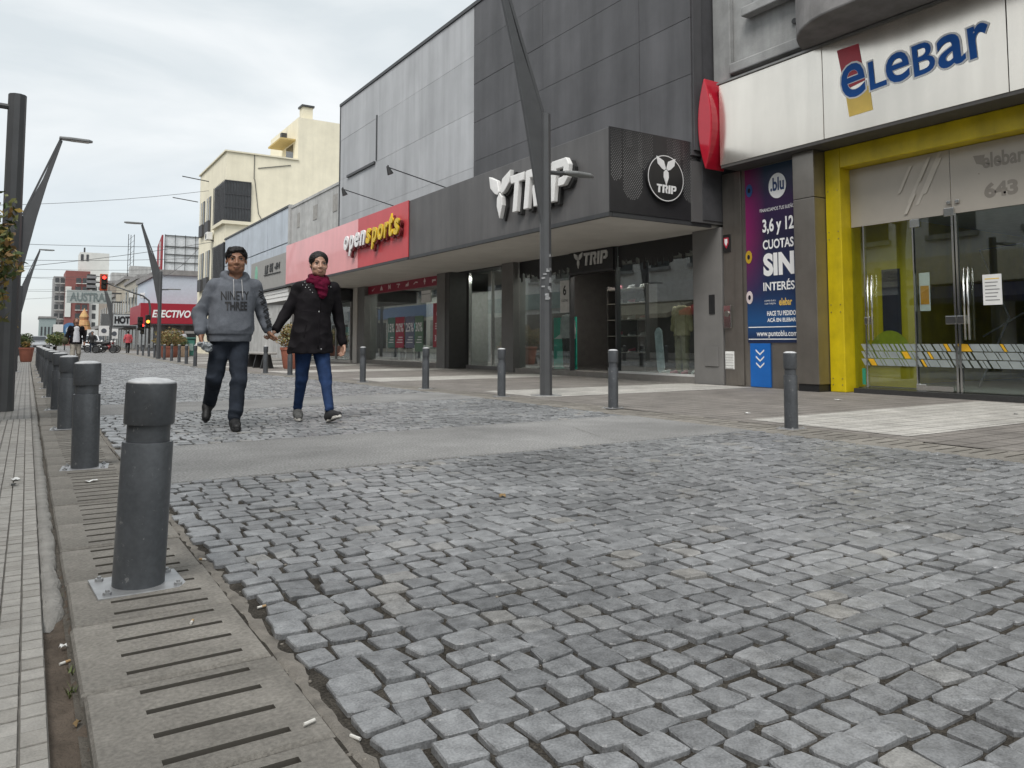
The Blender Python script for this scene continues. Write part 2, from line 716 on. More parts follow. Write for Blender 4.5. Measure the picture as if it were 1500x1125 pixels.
    for axn in range(3):
        o1, o2 = [(1, 2), (2, 0), (0, 1)][axn]
        a = [slice(None)] * 3
        b = [slice(None)] * 3
        a[axn] = slice(0, -1)
        b[axn] = slice(1, None)
        sa, sb = s[tuple(a)], s[tuple(b)]
        e = np.argwhere(sa != sb)
        ok = (e[:, o1] > 0) & (e[:, o2] > 0) & (e[:, o1] < n[o1] - 1) & (e[:, o2] < n[o2] - 1)
        e = e[ok]
        fl = sa[e[:, 0], e[:, 1], e[:, 2]]

        def cell(d1, d2):
            q = e.copy()
            q[:, o1] += d1
            q[:, o2] += d2
            return idx[q[:, 0], q[:, 1], q[:, 2]]
        q = np.stack([cell(-1, -1), cell(0, -1), cell(0, 0), cell(-1, 0)], 1)
        q[~fl] = q[~fl][:, ::-1]
        F.append(q)
    return V, np.concatenate(F)


def mesh_np(name, V, F, mats, parent=None, smooth=True, mi=None, loc=None):
    base = np.array(loc if loc is not None else (wpos(parent) if parent is not None else (0, 0, 0)), float)
    me = bpy.data.meshes.new(name)
    V = np.asarray(V, float) - base
    F = np.asarray(F)
    nv, nf, k = len(V), len(F), F.shape[1]
    me.vertices.add(nv)
    me.vertices.foreach_set('co', V.ravel())
    me.loops.add(nf * k)
    me.loops.foreach_set('vertex_index', F.ravel().astype(np.int32))
    me.polygons.add(nf)
    me.polygons.foreach_set('loop_start', np.arange(nf, dtype=np.int32) * k)
    me.polygons.foreach_set('loop_total', np.full(nf, k, np.int32))
    me.polygons.foreach_set('use_smooth', np.full(nf, smooth, bool))
    for m in (mats if isinstance(mats, (list, tuple)) else [mats]):
        me.materials.append(m)
    if mi is not None:
        me.polygons.foreach_set('material_index', np.asarray(mi, np.int32))
    me.update(calc_edges=True)
    me.validate()
    o = bpy.data.objects.new(name, me)
    link(o, parent)
    if parent is None and loc is not None:
        o.location = loc
    return o


def blob(name, prims, res, mat, parent, k=0.02, fold=None):
    V, F = sdf_mesh(prims, res, k, fold)
    return mesh_np(name, V, F, mat, parent)

# ================================================================== GROUND AND ROAD
def edge_shift(y):
    return np.interp(y, [-10, 10, 15, 20.3, 26, 33, 38, 45, 55, 70, 400], [0, 0, -.2, -.62, -1.0, -.8, -.6, -.2, .1, .35, .35])


def paver_mat(name, c1, c2, size, joint=(0.1, 0.09, 0.08), w=0.05, bump=0.4, offset=0.0, sq=1.0):
    m = bpy.data.materials.new(name)
    m.use_nodes = True
    t = m.node_tree
    b = t.nodes['Principled BSDF']
    tcn = t.nodes.new('ShaderNodeTexCoord')
    br = t.nodes.new('ShaderNodeTexBrick')
    br.offset = offset
    br.inputs['Color1'].default_value = (*c1, 1)
    br.inputs['Color2'].default_value = (*c2, 1)
    br.inputs['Mortar'].default_value = (*joint, 1)
    br.inputs['Scale'].default_value = 1.0
    br.inputs['Mortar Size'].default_value = w * size
    br.inputs['Brick Width'].default_value = size * sq
    br.inputs['Row Height'].default_value = size
    t.links.new(tcn.outputs['Object'], br.inputs['Vector'])
    nz = t.nodes.new('ShaderNodeTexNoise')
    nz.inputs['Scale'].default_value = 1.7
    nz.inputs['Detail'].default_value = 7
    nz.inputs['Roughness'].default_value = 0.65
    t.links.new(tcn.outputs['Object'], nz.inputs['Vector'])
    mr_ = t.nodes.new('ShaderNodeMapRange')
    mr_.inputs['From Min'].default_value = 0.3
    mr_.inputs['From Max'].default_value = 0.7
    mr_.inputs['To Min'].default_value = 0.66
    mr_.inputs['To Max'].default_value = 1.12
    t.links.new(nz.outputs[0], mr_.inputs[0])
    mu = t.nodes.new('ShaderNodeVectorMath')
    mu.operation = 'SCALE'
    t.links.new(br.outputs['Color'], mu.inputs[0])
    t.links.new(mr_.outputs[0], mu.inputs['Scale'])
    n8 = t.nodes.new('ShaderNodeTexNoise')
    n8.inputs['Scale'].default_value = 55
    n8.inputs['Detail'].default_value = 5
    n8.inputs['Roughness'].default_value = .75
    t.links.new(tcn.outputs['Object'], n8.inputs['Vector'])
    m8 = t.nodes.new('ShaderNodeMapRange')
    m8.inputs['From Min'].default_value = 0.3
    m8.inputs['From Max'].default_value = 0.7
    m8.inputs['To Min'].default_value = 0.7
    m8.inputs['To Max'].default_value = 1.25
    t.links.new(n8.outputs[0], m8.inputs[0])
    v8 = t.nodes.new('ShaderNodeVectorMath')
    v8.operation = 'SCALE'
    t.links.new(mu.outputs[0], v8.inputs[0])
    t.links.new(m8.outputs[0], v8.inputs['Scale'])
    t.links.new(v8.outputs[0], b.inputs['Base Color'])
    b.inputs['Roughness'].default_value = 0.72
    bp = t.nodes.new('ShaderNodeBump')
    bp.inputs['Strength'].default_value = bump
    bp.inputs['Distance'].default_value = 0.004
    inv = t.nodes.new('ShaderNodeMath')
    inv.operation = 'SUBTRACT'
    inv.inputs[0].default_value = 1
    t.links.new(br.outputs['Fac'], inv.inputs[1])
    t.links.new(inv.outputs[0], bp.inputs['Height'])
    t.links.new(bp.outputs[0], b.inputs['Normal'])
    MATS[name] = m
    return m


M_asph = M('asphalt', (0.30, 0.298, 0.292), 0.85, var=0.2, scale=.9, speck=.36, spscale=65, chips=.25, chipcol=(.16, .155, .15), bump=0.5, bscale=260, spec=0.3)
M_far = M('far ground', (0.2, 0.2, 0.195), 0.9, var=0.1, scale=0.4)
M_dirt = M('joint dirt', (0.175, 0.158, 0.135), 0.95, var=0.2, scale=30, bump=0.9, bscale=180, spec=0.2)
M_joint = M('sett joints', (0.085, 0.076, 0.064), 0.95, var=0.3, scale=16, bump=0.9, bscale=180, spec=0.15, speck=.5, spscale=160)
M_soil = M('gutter soil', (0.15, 0.12, 0.095), 0.95, var=0.2, scale=14, bump=1.0, bscale=120, spec=0.2)
M_conc = M('old concrete', (0.29, 0.272, 0.243), 0.9, var=0.22, scale=3.2, speck=.2, spscale=90, orand=.12, chips=.3, chipcol=(.15, .138, .12), bump=0.5, bscale=150, spec=0.25)
M_cem = M('cement kerb', (0.36, 0.345, 0.32), 0.9, var=0.16, scale=9, bump=0.8, bscale=110, spec=0.25)
M_slot = M('slot dirt', (0.11, 0.10, 0.085), 0.95, var=0.1)
M_sett = stone_mat('granite setts', (0.165, 0.169, 0.174), (0.258, 0.263, 0.269), (0.25, 0.243, 0.23), rough=.38, speck=.48, oddness=.93)
M_tile = stone_mat('ribbed pavement tiles', (0.32, 0.304, 0.278), (0.375, 0.357, 0.328), (0.30, 0.283, 0.256), rough=0.75, speck=0.22)
M_pav = paver_mat('pavement tiles', (0.225, 0.207, 0.19), (0.26, 0.24, 0.22), 0.2)
M_pavw = paver_mat('pale pavement tiles', (0.47, 0.455, 0.42), (0.54, 0.525, 0.49), 0.2, joint=(0.26, 0.245, 0.225))
M_tfar = paver_mat('far ribbed tiles', (0.33, 0.315, 0.295), (0.37, 0.355, 0.33), 0.06, w=0.14, joint=(0.2, 0.19, 0.175))
M_cfar = paver_mat('far setts', (0.27, 0.277, 0.285), (0.36, 0.365, 0.37), 0.11, w=0.16, joint=(0.12, 0.11, 0.1), offset=0.5, bump=1.0)

gm = MB()
gm.add([(-1500, -1500, -0.06), (1500, -1500, -0.06), (1500, 2500, -0.06), (-1500, 2500, -0.06)], [(0, 1, 2, 3)])
struct(gm.obj('ground', M_far))

ROAD_L, ROAD_R = 0.585, 5.62
Y_SETT = 34.0
road = T('cobbled_road', 'grey granite sett carriageway crossed by smooth asphalt bands', None)
road['kind'] = 'structure'


def strip(xa, xb, ys, z, shift_a=False, shift_b=False, thick=None):
    m = MB()
    v, f = [], []
    for i, y in enumerate(ys):
        a = xa + (edge_shift(y) if shift_a else 0)
        b = xb + (edge_shift(y) if shift_b else 0)
        v += [(a, y, z), (b, y, z)]
        if i:
            k = 2 * i
            f.append((k - 2, k - 1, k + 1, k))
    return m.add(v, f)


YS = [-6, 0, 5, 10, 12.5, 15, 17.5, 20.3, 23, 26, 29.5, 33, 38, 45, 55, 70, 120, 250, 400]
strip(0.56, 5.66, [y for y in YS if y < 34] + [Y_SETT], -0.0115, False, True).obj('bed', M_joint, road)
strip(0.56, 5.66, [Y_SETT] + [y for y in YS if y > 34], -0.004, False, True).obj('far_setts', M_cfar, road)
BANDS = [(4.77, 6.46), (9.62, 11.15)]
for y0, y1 in BANDS:
    m = MB()
    n = 60
    xs = np.linspace(ROAD_L - 0.01, ROAD_R + 0.02, n)
    e0 = y0 + RNG.normal(0, 0.012, n).cumsum() * 0.25
    e1 = y1 + RNG.normal(0, 0.012, n).cumsum() * 0.25
    v, f = [], []
    for i in range(n):
        v += [(xs[i], e0[i], -0.03), (xs[i], e0[i] + 0.012, 0.0), (xs[i], e1[i] - 0.012, 0.001), (xs[i], e1[i], -0.03)]
        if i:
            k = 4 * i
            f += [(k - 4, k, k + 1, k - 3), (k - 3, k + 1, k + 2, k - 2), (k - 2, k + 2, k + 3, k - 1)]
    m.add(v, f).obj('asphalt_band', M_asph, road)


rc = random.Random(4)
for x0, y0, x1, y1, wd_ in ((4.1, 4.82, 4.4, 6.4, .0025),):
    m = MB()
    v, f = [], []
    n = 22
    px_, py_ = 0, 0
    for i in range(n):
        t_ = i / (n - 1)
        px_ += rc.uniform(-.02, .02)
        py_ += rc.uniform(-.02, .02)
        w_ = wd_ * rc.uniform(.3, 1.2) * (1 - abs(2 * t_ - 1) ** 3)
        cx_, cy_ = x0 + (x1 - x0) * t_ + px_, y0 + (y1 - y0) * t_ + py_
        dx_, dy_ = (y1 - y0), -(x1 - x0)
        ll = math.hypot(dx_, dy_)
        v += [(cx_ - dx_ / ll * w_, cy_ - dy_ / ll * w_, .0045), (cx_ + dx_ / ll * w_, cy_ + dy_ / ll * w_, .0045)]
        if i:
            f.append((2 * i - 2, 2 * i - 1, 2 * i + 1, 2 * i))
    m.add(v, f).obj('crack', M_slot, road)


def setts():
    C, H = [], []
    for ya, yb in ((0.5, 4.755), (6.475, 9.61), (11.165, Y_SETT)):
        y = ya
        row = 0
        while y < yb - 0.04:
            h = RNG.uniform(0.090, 0.108)
            if y + h > yb:
                h = yb - y
            x = ROAD_L + RNG.uniform(0, 0.05)
            xr = ROAD_R + edge_shift(y)
            ph = RNG.uniform(0, 6)
            while x < xr - 0.04:
                wd = RNG.uniform(0.090, 0.128)
                if x + wd > xr + 0.03:
                    wd = xr - x + 0.015
                wob = 0.010 * math.sin(x * 2.2 + ph * 0.3) + 0.012 * math.sin(x * .9 + y * .5)
                C.append((x + wd / 2, y + h / 2 + wob))
                H.append((wd / 2, h / 2))
                x += wd
            y += h
            row += 1
    C, H = np.array(C), np.array(H)
    n = len(C)
    gap = RNG.uniform(0.0035, 0.0092, (n, 2))
    H = np.maximum(H - gap, 0.02)
    # rounded quad: two points per corner
    sg = np.array([(-1, -1), (1, -1), (1, 1), (-1, 1)], float)
    cor = sg[None] * H[:, None, :] + RNG.normal(0, 0.0042, (n, 4, 2))
    ch = RNG.uniform(0.04, 0.12, (n, 4, 1))
    nxt = np.roll(cor, -1, 1)
    prv = np.roll(cor, 1, 1)
    pts = np.stack([cor + (prv - cor) * ch, cor + (nxt - cor) * ch], 2).reshape(n, 8, 2)
    pts += RNG.normal(0, 0.0022, pts.shape)
    rot = RNG.normal(0, 0.035, n)
    c, s = np.cos(rot), np.sin(rot)
    pts = np.stack([pts[..., 0] * c[:, None] - pts[..., 1] * s[:, None], pts[..., 0] * s[:, None] + pts[..., 1] * c[:, None]], -1)
    top = RNG.normal(0, 0.0024, n)
    tilt = RNG.normal(0, 0.022, (n, 2))

    def zz(p, base):
        return base + (p * tilt[:, None, :]).sum(-1)
    V = np.zeros((n, 25, 3))
    V[:, 0:8, :2] = pts * 0.93
    V[:, 0:8, 2] = zz(pts * 0.93, top[:, None]) + RNG.normal(0, 0.0012, (n, 8))
    V[:, 8:16, :2] = pts * 0.985
    V[:, 8:16, 2] = zz(pts, top[:, None]) - RNG.uniform(0.001, 0.0042, (n, 8))
    V[:, 16:24, :2] = pts * 1.0
    V[:, 16:24, 2] = -0.05
    V[:, 24, :2] = RNG.normal(0, 0.004, (n, 2))
    V[:, 24, 2] = top + RNG.uniform(0.0, 0.0015, n)
    k = np.arange(8)
    k1 = (k + 1) % 8
    tri = np.stack([np.full(8, 24), k, k1], 1)
    q1 = np.concatenate([np.stack([k, k + 8, k1 + 8], 1), np.stack([k, k1 + 8, k1], 1)])
    q2 = np.concatenate([np.stack([k + 8, k + 16, k1 + 16], 1), np.stack([k + 8, k1 + 16, k1 + 8], 1)])
    F = np.concatenate([tri, q1, q2])
    # the 300 that show largest from the street
    a = rad(32.43)
    fw = C[:, 0] * math.sin(a) + C[:, 1] * math.cos(a)
    rt = C[:, 0] * math.cos(a) - C[:, 1] * math.sin(a)
    u = rt / np.maximum(fw, 0.05)
    vv = 0.8 / np.maximum(fw, 0.05)
    inview = (fw > 0.3) & (np.abs(u) < 0.68) & (vv < 0.60)
    order = np.argsort(np.where(inview, fw, 1e6))
    pick = order[:300]
    rest = np.setdiff1d(np.arange(n), pick)
    for i in pick:
        o = mesh_np('cobblestone', V[i], F, M_sett, road, smooth=False)
        o.location = (C[i, 0], C[i, 1], 0)
    W = V[rest].copy()
    W[:, :, 0] += C[rest, 0][:, None]
    W[:, :, 1] += C[rest, 1][:, None]
    FF = (F[None] + (np.arange(len(rest)) * 25)[:, None, None]).reshape(-1, 3)
    o = mesh_np('cobblestones', W.reshape(-1, 3), FF, M_sett, road, smooth=False)
    o['kind'] = 'stuff'


setts()
# small stones and grit lying in the joints
gv = MB()
for i in range(900):
    x, y = random.uniform(0.56, 4.2), random.uniform(0.9, 3.8) ** 1.0
    s = random.uniform(0.002, 0.006)
    gv.ell((x, y, -0.0125 + s * 0.5), (s * random.uniform(.8, 1.6), s, s * 0.8), 5, 4)
o = gv.obj('grit', M('grit', (0.33, 0.3, 0.26), 0.9, var=0.3, scale=60), road)
o['kind'] = 'stuff'


# ---- slotted drain slabs on both sides
def slab(w, l, slots, sx0, sx1, sw=0.016):
    """slab lying from x 0..w, y 0..l with open slots; top at z 0"""
    m = MB()
    e = 0.006
    ys = [e]
    for c in slots:
        ys += [c - sw / 2, c + sw / 2]
    ys.append(l - e)
    m.add([(e, e, 0), (sx0, e, 0), (sx0, l - e, 0), (e, l - e, 0)], [(0, 1, 2, 3)])
    m.add([(sx1, e, 0), (w - e, e, 0), (w - e, l - e, 0), (sx1, l - e, 0)], [(0, 1, 2, 3)])
    for i in range(0, len(ys), 2):
        a, b = ys[i], ys[i + 1]
        m.add([(sx0, a, 0), (sx1, a, 0), (sx1, b, 0), (sx0, b, 0)], [(0, 1, 2, 3)])
    m.cur = 1
    for c in slots:
        a, b, d = c - sw / 2, c + sw / 2, -0.035
        m.add([(sx0, a, 0), (sx1, a, 0), (sx1, b, 0), (sx0, b, 0), (sx0, a, d), (sx1, a, d), (sx1, b, d), (sx0, b, d)],
              [(0, 4, 5, 1), (1, 5, 6, 2), (2, 6, 7, 3), (3, 7, 4, 0), (4, 7, 6, 5)])
    m.cur = 0
    # worn rim and sides
    R = [(e, e, 0), (w - e, e, 0), (w - e, l - e, 0), (e, l - e, 0)]
    Q = [(0, 0, -0.009), (w, 0, -0.009), (w, l, -0.009), (0, l, -0.009)]
    S = [(0, 0, -0.06), (w, 0, -0.06), (w, l, -0.06), (0, l, -0.06)]
    m.add(R + Q + S, [(i, i + 4, (i + 1) % 4 + 4, (i + 1) % 4) for i in range(4)] + [(i + 4, i + 8, (i + 1) % 4 + 8, (i + 1) % 4 + 4) for i in range(4)])
    return m


drain_l = T('drain_channel', 'worn concrete slabs with cross slots along the left row of bollards', None)
drain_l['kind'] = 'structure'
drain_r = T('drain_channel', 'worn concrete slabs with cross slots along the right row of bollards', None)
drain_r['kind'] = 'structure'
vars_ = []
for k in range(5):
    l = 0.475
    sl = [0.062 + 0.117 * i + random.uniform(-.006, .006) for i in range(4)]
    mm = slab(0.43, l - random.uniform(.004, .014), sl, 0.105 + random.uniform(-.01, .01), 0.36 + random.uniform(-.02, .02), random.uniform(.020, .026))
    me = mm.mesh('drain_slab')
    me.materials.append(M_conc)
    me.materials.append(M_slot)
    me.polygons.foreach_set('material_index', mm.mi)
    vars_.append(me)
for side, par in ((0, drain_l), (1, drain_r)):
    y = 0.62
    k = 0
    while y < (17 if side == 0 else 14):
        o = bpy.data.objects.new('drain_slab', vars_[random.randrange(5)])
        link(o, par)
        x = 0.135 if side == 0 else 5.655 + float(edge_shift(y))
        o.location = (x + random.uniform(-.004, .004), y, random.uniform(-.006, .003))
        o.rotation_euler = (random.uniform(-.006, .006), random.uniform(-.008, .008), random.uniform(-.006, .006))
        if side:
            o.scale = (1.2, 1, 1)
        y += 0.475
        k += 1
strip(0.135, 0.565, [17.1, 40, 90, 250], -0.003).obj('far_slabs', M_conc, drain_l)
strip(5.655, 6.17, [14.3, 15, 17.5, 20.3, 23, 26, 29.5, 33, 38, 45, 55, 70, 120, 250], -0.003, True, True).obj('far_slabs', M_conc, drain_r)
# dirt joint between the slabs and the setts
strip(0.12, 0.6, [-2, 20], -0.03).obj('bed', M_dirt, drain_l)
dj = MB()
v, f = [], []
ys = np.arange(0.4, 17, 0.05)
for i, y in enumerate(ys):
    v += [(0.562, y, -0.016), (0.575 + random.uniform(0, .012), y, -0.006 + random.uniform(-.004, .004)), (0.612 + random.uniform(-.012, .022), y, -0.014)]
    if i:
        k = 3 * i
        f += [(k - 3, k - 2, k + 1, k), (k - 2, k - 1, k + 2, k + 1)]
dj.add(v, f).obj('mortar_joint', M('mortar', (0.3, 0.275, 0.24), 0.95, var=0.25, scale=12, bump=1.0, bscale=140), drain_l, smooth=True)

# ---- left pavement: ribbed tiles, cement kerb, soil gutter
left = T('left_pavement', 'pale grey pavement of small ribbed tiles along the left edge', None)
left['kind'] = 'structure'
B(-4.7, 0.066, -6, 9.6, -0.05, -0.008).obj('bed', M('tile joints', (0.22, 0.205, 0.185), 0.95, var=0.15), left)
strip(-4.7, 0.066, [9.6, 40, 120, 400], -0.002).obj('far_tiles', M_tfar, left)
tp, tc_ = [], []
xw, yl = 0.0525, 0.0705
for i in range(0, 14):
    for j in range(int((9.6 - 1.2) / yl)):
        tc_.append((0.066 - xw * (i + 0.5) - 0.004 * (i // 4), 1.2 + yl * (j + 0.5) + (0.006 if (j // 5) % 2 else 0)))
tc_ = np.array(tc_)
tw, tl = xw / 2 - 0.0016, yl / 2 - 0.0012
tvar = []
for k in range(6):
    a, b = tw * random.uniform(.95, 1.02), tl * random.uniform(.95, 1.02)
    h = 0.0
    vv = [(-a, -b, -.012), (a, -b, -.012), (a, b, -.012), (-a, b, -.012), (-a * .93, -b * .93, h), (a * .93, -b * .93, h), (a * .93, b * .93, h), (-a * .93, b * .93, h)]
    ff = [(4, 5, 6, 7), (0, 1, 5, 4), (1, 2, 6, 5), (2, 3, 7, 6), (3, 0, 4, 7)]
    tvar.append((np.array(vv), np.array(ff)))
order = np.argsort((tc_[:, 0] * 5.0 + 1.5) ** 2 * (tc_[:, 0] < -0.02 * tc_[:, 1]) + tc_[:, 1] * 1.0)
dist = np.where(tc_[:, 0] > -0.035 * tc_[:, 1] - 0.02, tc_[:, 1], 100 + tc_[:, 1])
order = np.argsort(dist)
tme = []
for vv, ff in tvar:
    me = bpy.data.meshes.new('tile')
    me.from_pydata(vv.tolist(), [], ff.tolist())
    me.materials.append(M_tile)
    tme.append(me)
for n_, i in enumerate(order[:300]):
    o = bpy.data.objects.new('tile', tme[n_ % 6])
    link(o, left)
    o.location = (tc_[i, 0], tc_[i, 1], random.uniform(-.001, .0012))
    o.rotation_euler = (random.uniform(-.008, .008), random.uniform(-.008, .008), 0)
R_ = order[300:]
VV = np.concatenate([tvar[k % 6][0] + np.array([tc_[i, 0], tc_[i, 1], random.uniform(-.001, .0012)]) for k, i in enumerate(R_)])
FF = np.concatenate([tvar[k % 6][1] + 8 * k for k in range(len(R_))])
o = mesh_np('tiles', VV, FF, M_tile, left, smooth=False)
o['kind'] = 'stuff'
gut = T('gutter', 'soil and broken cement gutter between the tiles and the drain slabs', None)
gut['kind'] = 'structure'
v, f = [], []
ys = np.arange(0.4, 3.4, 0.035)
for i, y in enumerate(ys):
    for x in (0.062, 0.082, 0.102, 0.122, 0.142):
        v.append((x, y, -0.034 + random.uniform(-.006, .006) + (0.006 if x in (0.062, 0.142) else 0)))
    if i:
        k = 5 * i
        f += [(k - 5 + j, k - 4 + j, k + 1 + j, k + j) for j in range(4)]
MB().add(v, f).obj('soil', M_soil, gut, smooth=True)
v, f = [], []
ys = np.concatenate([np.arange(2.62, 12, 0.045), np.arange(12, 60, 2.0)])
for i, y in enumerate(ys):
    w0 = 0.064 + random.uniform(0, .004)
    w1 = 0.126 + random.uniform(-.01, .006)
    hz = -0.004 + random.uniform(-.003, .003)
    if i < 3:
        w1 -= 0.02 * (3 - i) * 0.6
        hz -= 0.01 * (3 - i)
    v += [(w0, y, -0.03), (w0 + .004, y, hz), (w1 - .01, y, hz), (w1, y, -0.035)]
    if i:
        k = 4 * i
        f += [(k - 4 + j, k - 3 + j, k + 1 + j, k + j) for j in range(3)]
MB().add(v, f).obj('cement', M_cem, gut, smooth=True)
wd = MB()
for cx_, cy_ in ((0.128, 2.27), (0.12, 2.13), (0.105, 2.9)):
    for k in range(16):
        a = random.uniform(0, 6.28)
        l = random.uniform(.012, .035)
        p = Vector((cx_ + random.uniform(-.01, .01), cy_ + random.uniform(-.02, .02), -0.032))
        q = p + Vector((math.cos(a) * l * .6, math.sin(a) * l * .6, l * .9))
        sdv = Vector((-math.sin(a), math.cos(a), 0)) * 0.0022
        wd.add([p - sdv, p + sdv, q], [(0, 1, 2)])
o = wd.obj('weeds', M('weed', (0.16, 0.2, 0.07), 0.7), gut)
o['kind'] = 'stuff'

# ---- right pavement
right = T('right_pavement', 'wide brown grey tiled pavement with pale cross bands before the shops', None)
right['kind'] = 'structure'
strip(6.15, 14, YS, 0.0, True, False).obj('paving', M_pav, right)
for k, (y0, y1) in enumerate([(-1.7, 0.0), (3.72, 5.43), (9.2, 10.9), (14.7, 16.3), (20.2, 21.8), (25.7, 27.3), (31.2, 32.8), (36.7, 38.3), (42.2, 43.8)]):
    sh = float(edge_shift((y0 + y1) / 2))
    m = MB().add([(6.36 + sh, y0, .004), (11.0, y0, .004), (11.0, y1, .004), (6.36 + sh, y1, .004)], [(0, 1, 2, 3)])
    m.obj('pale_band', M_pavw, right)
# side street pavement / cross road at the far corner
struct(B(6.3, 60, 66.5, 79, -0.05, 0.006).obj('side_street', M_asph))

# ================================================================== SHOP BUILDINGS ON THE RIGHT
M_steel = M('brushed steel', (0.93, 0.87, 0.78), 0.22, 0.88, var=0.04, scale=1.0, streak=.12, rvar=0.05, bump=.10, bscale=1.3)
M_steeld = M('dull brown steel', (0.33, 0.305, 0.275), 0.33, 0.8, var=0.10, scale=1.6, streak=0.18, rvar=0.06)
M_chrome = M('chrome', (0.72, 0.72, 0.70), 0.16, 1.0, var=0.03)
M_yel = M('yellow paint', (0.74, 0.57, 0.008), 0.42, var=0.12, scale=3, streak=0.25)
M_black = M('black paint', (0.015, 0.015, 0.016), 0.45, var=0.1)
M_soff = M('soffit plaster', (0.60, 0.575, 0.53), 0.85, var=0.08, scale=1.2)
M_concw = M('weathered concrete', (0.40, 0.405, 0.40), 0.88, var=0.14, scale=2.5, streak=0.28, bump=0.3, bscale=45)
M_concd = M('balcony concrete', (0.30, 0.29, 0.285), 0.88, var=0.15, scale=2.5, streak=0.2, bump=0.3, bscale=45)
M_white = M('white paint', (0.78, 0.78, 0.76), 0.6, var=0.04)
M_print_w = M('white print', (0.82, 0.82, 0.82), 0.5, var=0.02)
M_blue = M('sign blue', (0.018, 0.11, 0.40), 0.6, var=0.06, spec=.2)
M_red = M('sign red', (0.48, 0.025, 0.045), 0.35, var=0.06)
M_syel = M('sign yellow', (0.80, 0.56, 0.12), 0.4, var=0.05)
M_glass = glass_mat('shop glass', base=0.06, gain=1.3)
M_glassd = glass_mat('door glass', (0.88, 0.93, 0.91), base=0.06, gain=1.2)
M_frost = M('frosted film', (0.42, 0.385, 0.335), 0.38, var=0.06, scale=1.5, spec=0.6)
M_frostd = M('frosted film print', (0.25, 0.225, 0.195), 0.45, var=0.05)
M_frostl = M('frosted film pale stripes', (0.50, 0.465, 0.41), 0.4, var=0.04)
M_dark = M('dark interior', (0.13, 0.12, 0.115), 0.8, var=0.1)
M_darkfloor = M('dark shop floor', (0.08, 0.075, 0.07), 0.5, var=0.1)

# ---- building with the steel fascia ---------------------------------------------------
el = T('appliance_shop', 'pale steel fronted shop with yellow door frame and concrete upper floor', 'shop', (11.1, 3.4, 0))
B(11.02, 20, -3.2, 9.98, 5.3, 11.5).obj('upper_wall', M_concw, el)
B(11.5, 20, -3.2, 1.4, 0, 5.2).obj('side_wall', M_concw, el)
m = MB().box(10.90, 11.01, 9.55, 9.97, 5.62, 11.4)
m.obj('pilaster', M_concw, el, bevel=0.02)
B(10.84, 11.01, 7.7, 9.54, 5.78, 5.98).obj('ledge', M_concw, el, bevel=0.025)
B(10.80, 11.01, 7.6, 9.2, 6.75, 6.92).obj('window_sill', M_concw, el, bevel=0.02)
B(10.97, 11.013, 7.75, 9.05, 6.95, 8.6).obj('window_recess', M('grey shutter', (0.33, 0.34, 0.34), 0.7, streak=0.2), el)
MB().tube([(10.98, 8.2, 6.35), (11.05, 8.2, 6.35)], 0.05, 12).obj('drain_hole', M_black, el)
# balcony with a rounded end
poly = [(11.01, -3.2), (9.7, -3.2), (9.7, 6.6)]
for k in range(1, 10):
    a = k / 10 * math.pi / 2
    poly.append((9.7 + (1 - math.cos(a)) * 1.31, 6.6 + math.sin(a) * 1.25))
poly.append((11.01, 7.85))
bal = MB().prism(poly, 5.62, 6.75).obj('balcony', M_concd, el, bevel=0.03)
MB().prism([(11.005 + (x - 11.01) * 1.03, y * 1.004 + 0.03) for x, y in poly], 6.76, 6.86).obj('coping', M_concw, bal)
# steel fascia: panels butted with open joints
ys = [9.62, 7.445, 4.715, 1.99, -0.74, -3.2]
for a, b in zip(ys[:-1], ys[1:]):
    B(10.65, 10.70, b + 0.005, a - 0.005, 4.05, 5.56).obj('fascia_panel', M_steel, el, bevel=0.006)
B(10.71, 11.4, -3.2, 9.6, 4.07, 5.55).obj('fascia_core', M_black, el)
B(10.66, 11.42, -3.2, 9.6, 4.0, 4.048).obj('soffit', M('soffit dark', (0.09, 0.085, 0.08), 0.6), el)
B(10.62, 11.05, -3.2, 9.64, 5.565, 5.60).obj('flashing', M('lead flashing', (0.3, 0.3, 0.29), 0.5, 0.6), el)
ves = []
for k in range(13):
    a = -1 + 2 * k / 12
    ves.append((0.17 * (1 - a * a), a))
ves += [(-x, a) for x, a in ves[::-1][1:-1]]
m = MB().prism([(x, 4.86 + a * 0.86) for x, a in ves], 0.0, 0.5, FX(10.95, 9.80, 0))
m.obj('end_emblem', M('red enamel', (0.46, 0.012, 0.03), 0.25, var=0.05, coat=0.4), el, bevel=0.02)
# logo printed on the fascia
lg = el


def fx_poly(pts, x, mat, name, parent, t=0.004):
    """flat printed shape on a street-facing wall: pts are (y,z)"""
    m = MB().prism([(-(y), z) for y, z in pts], 0, t, FX(x, 0, 0))
    return m.obj(name, mat, parent)


fx_poly([(7.17, 5.41), (6.80, 5.40), (6.71, 4.80), (7.05, 4.74)], 10.648, M_red, 'logo_red_block', el)
fx_poly([(7.04, 4.66), (6.64, 4.70), (6.60, 4.31), (6.99, 4.30)], 10.648, M_syel, 'logo_yellow_block', el)
for ch, y0, wd, z0, ht, bd in (('e', 7.09, .40, 4.57, .54, .010), ('L', 6.625, .265, 4.61, .44, .02), ('e', 6.355, .355, 4.60, .45, .012),
                               ('B', 5.945, .31, 4.61, .46, .012), ('a', 5.595, .37, 4.60, .46, .014), ('r', 5.175, .265, 4.62, .45, .022)):
    tilt = Matrix.Rotation(rad(4), 4, 'Z')
    text(ch, M_print_w, FX(10.644, y0 + 0.025, z0 - 0.025) @ tilt, wd + 0.055, ht + 0.052, el, 'letter_outline', bold=bd + .012, lift=0.001)
    text(ch, M_blue, FX(10.644, y0, z0) @ tilt, wd, ht, el, 'letter', bold=bd, lift=0.004)

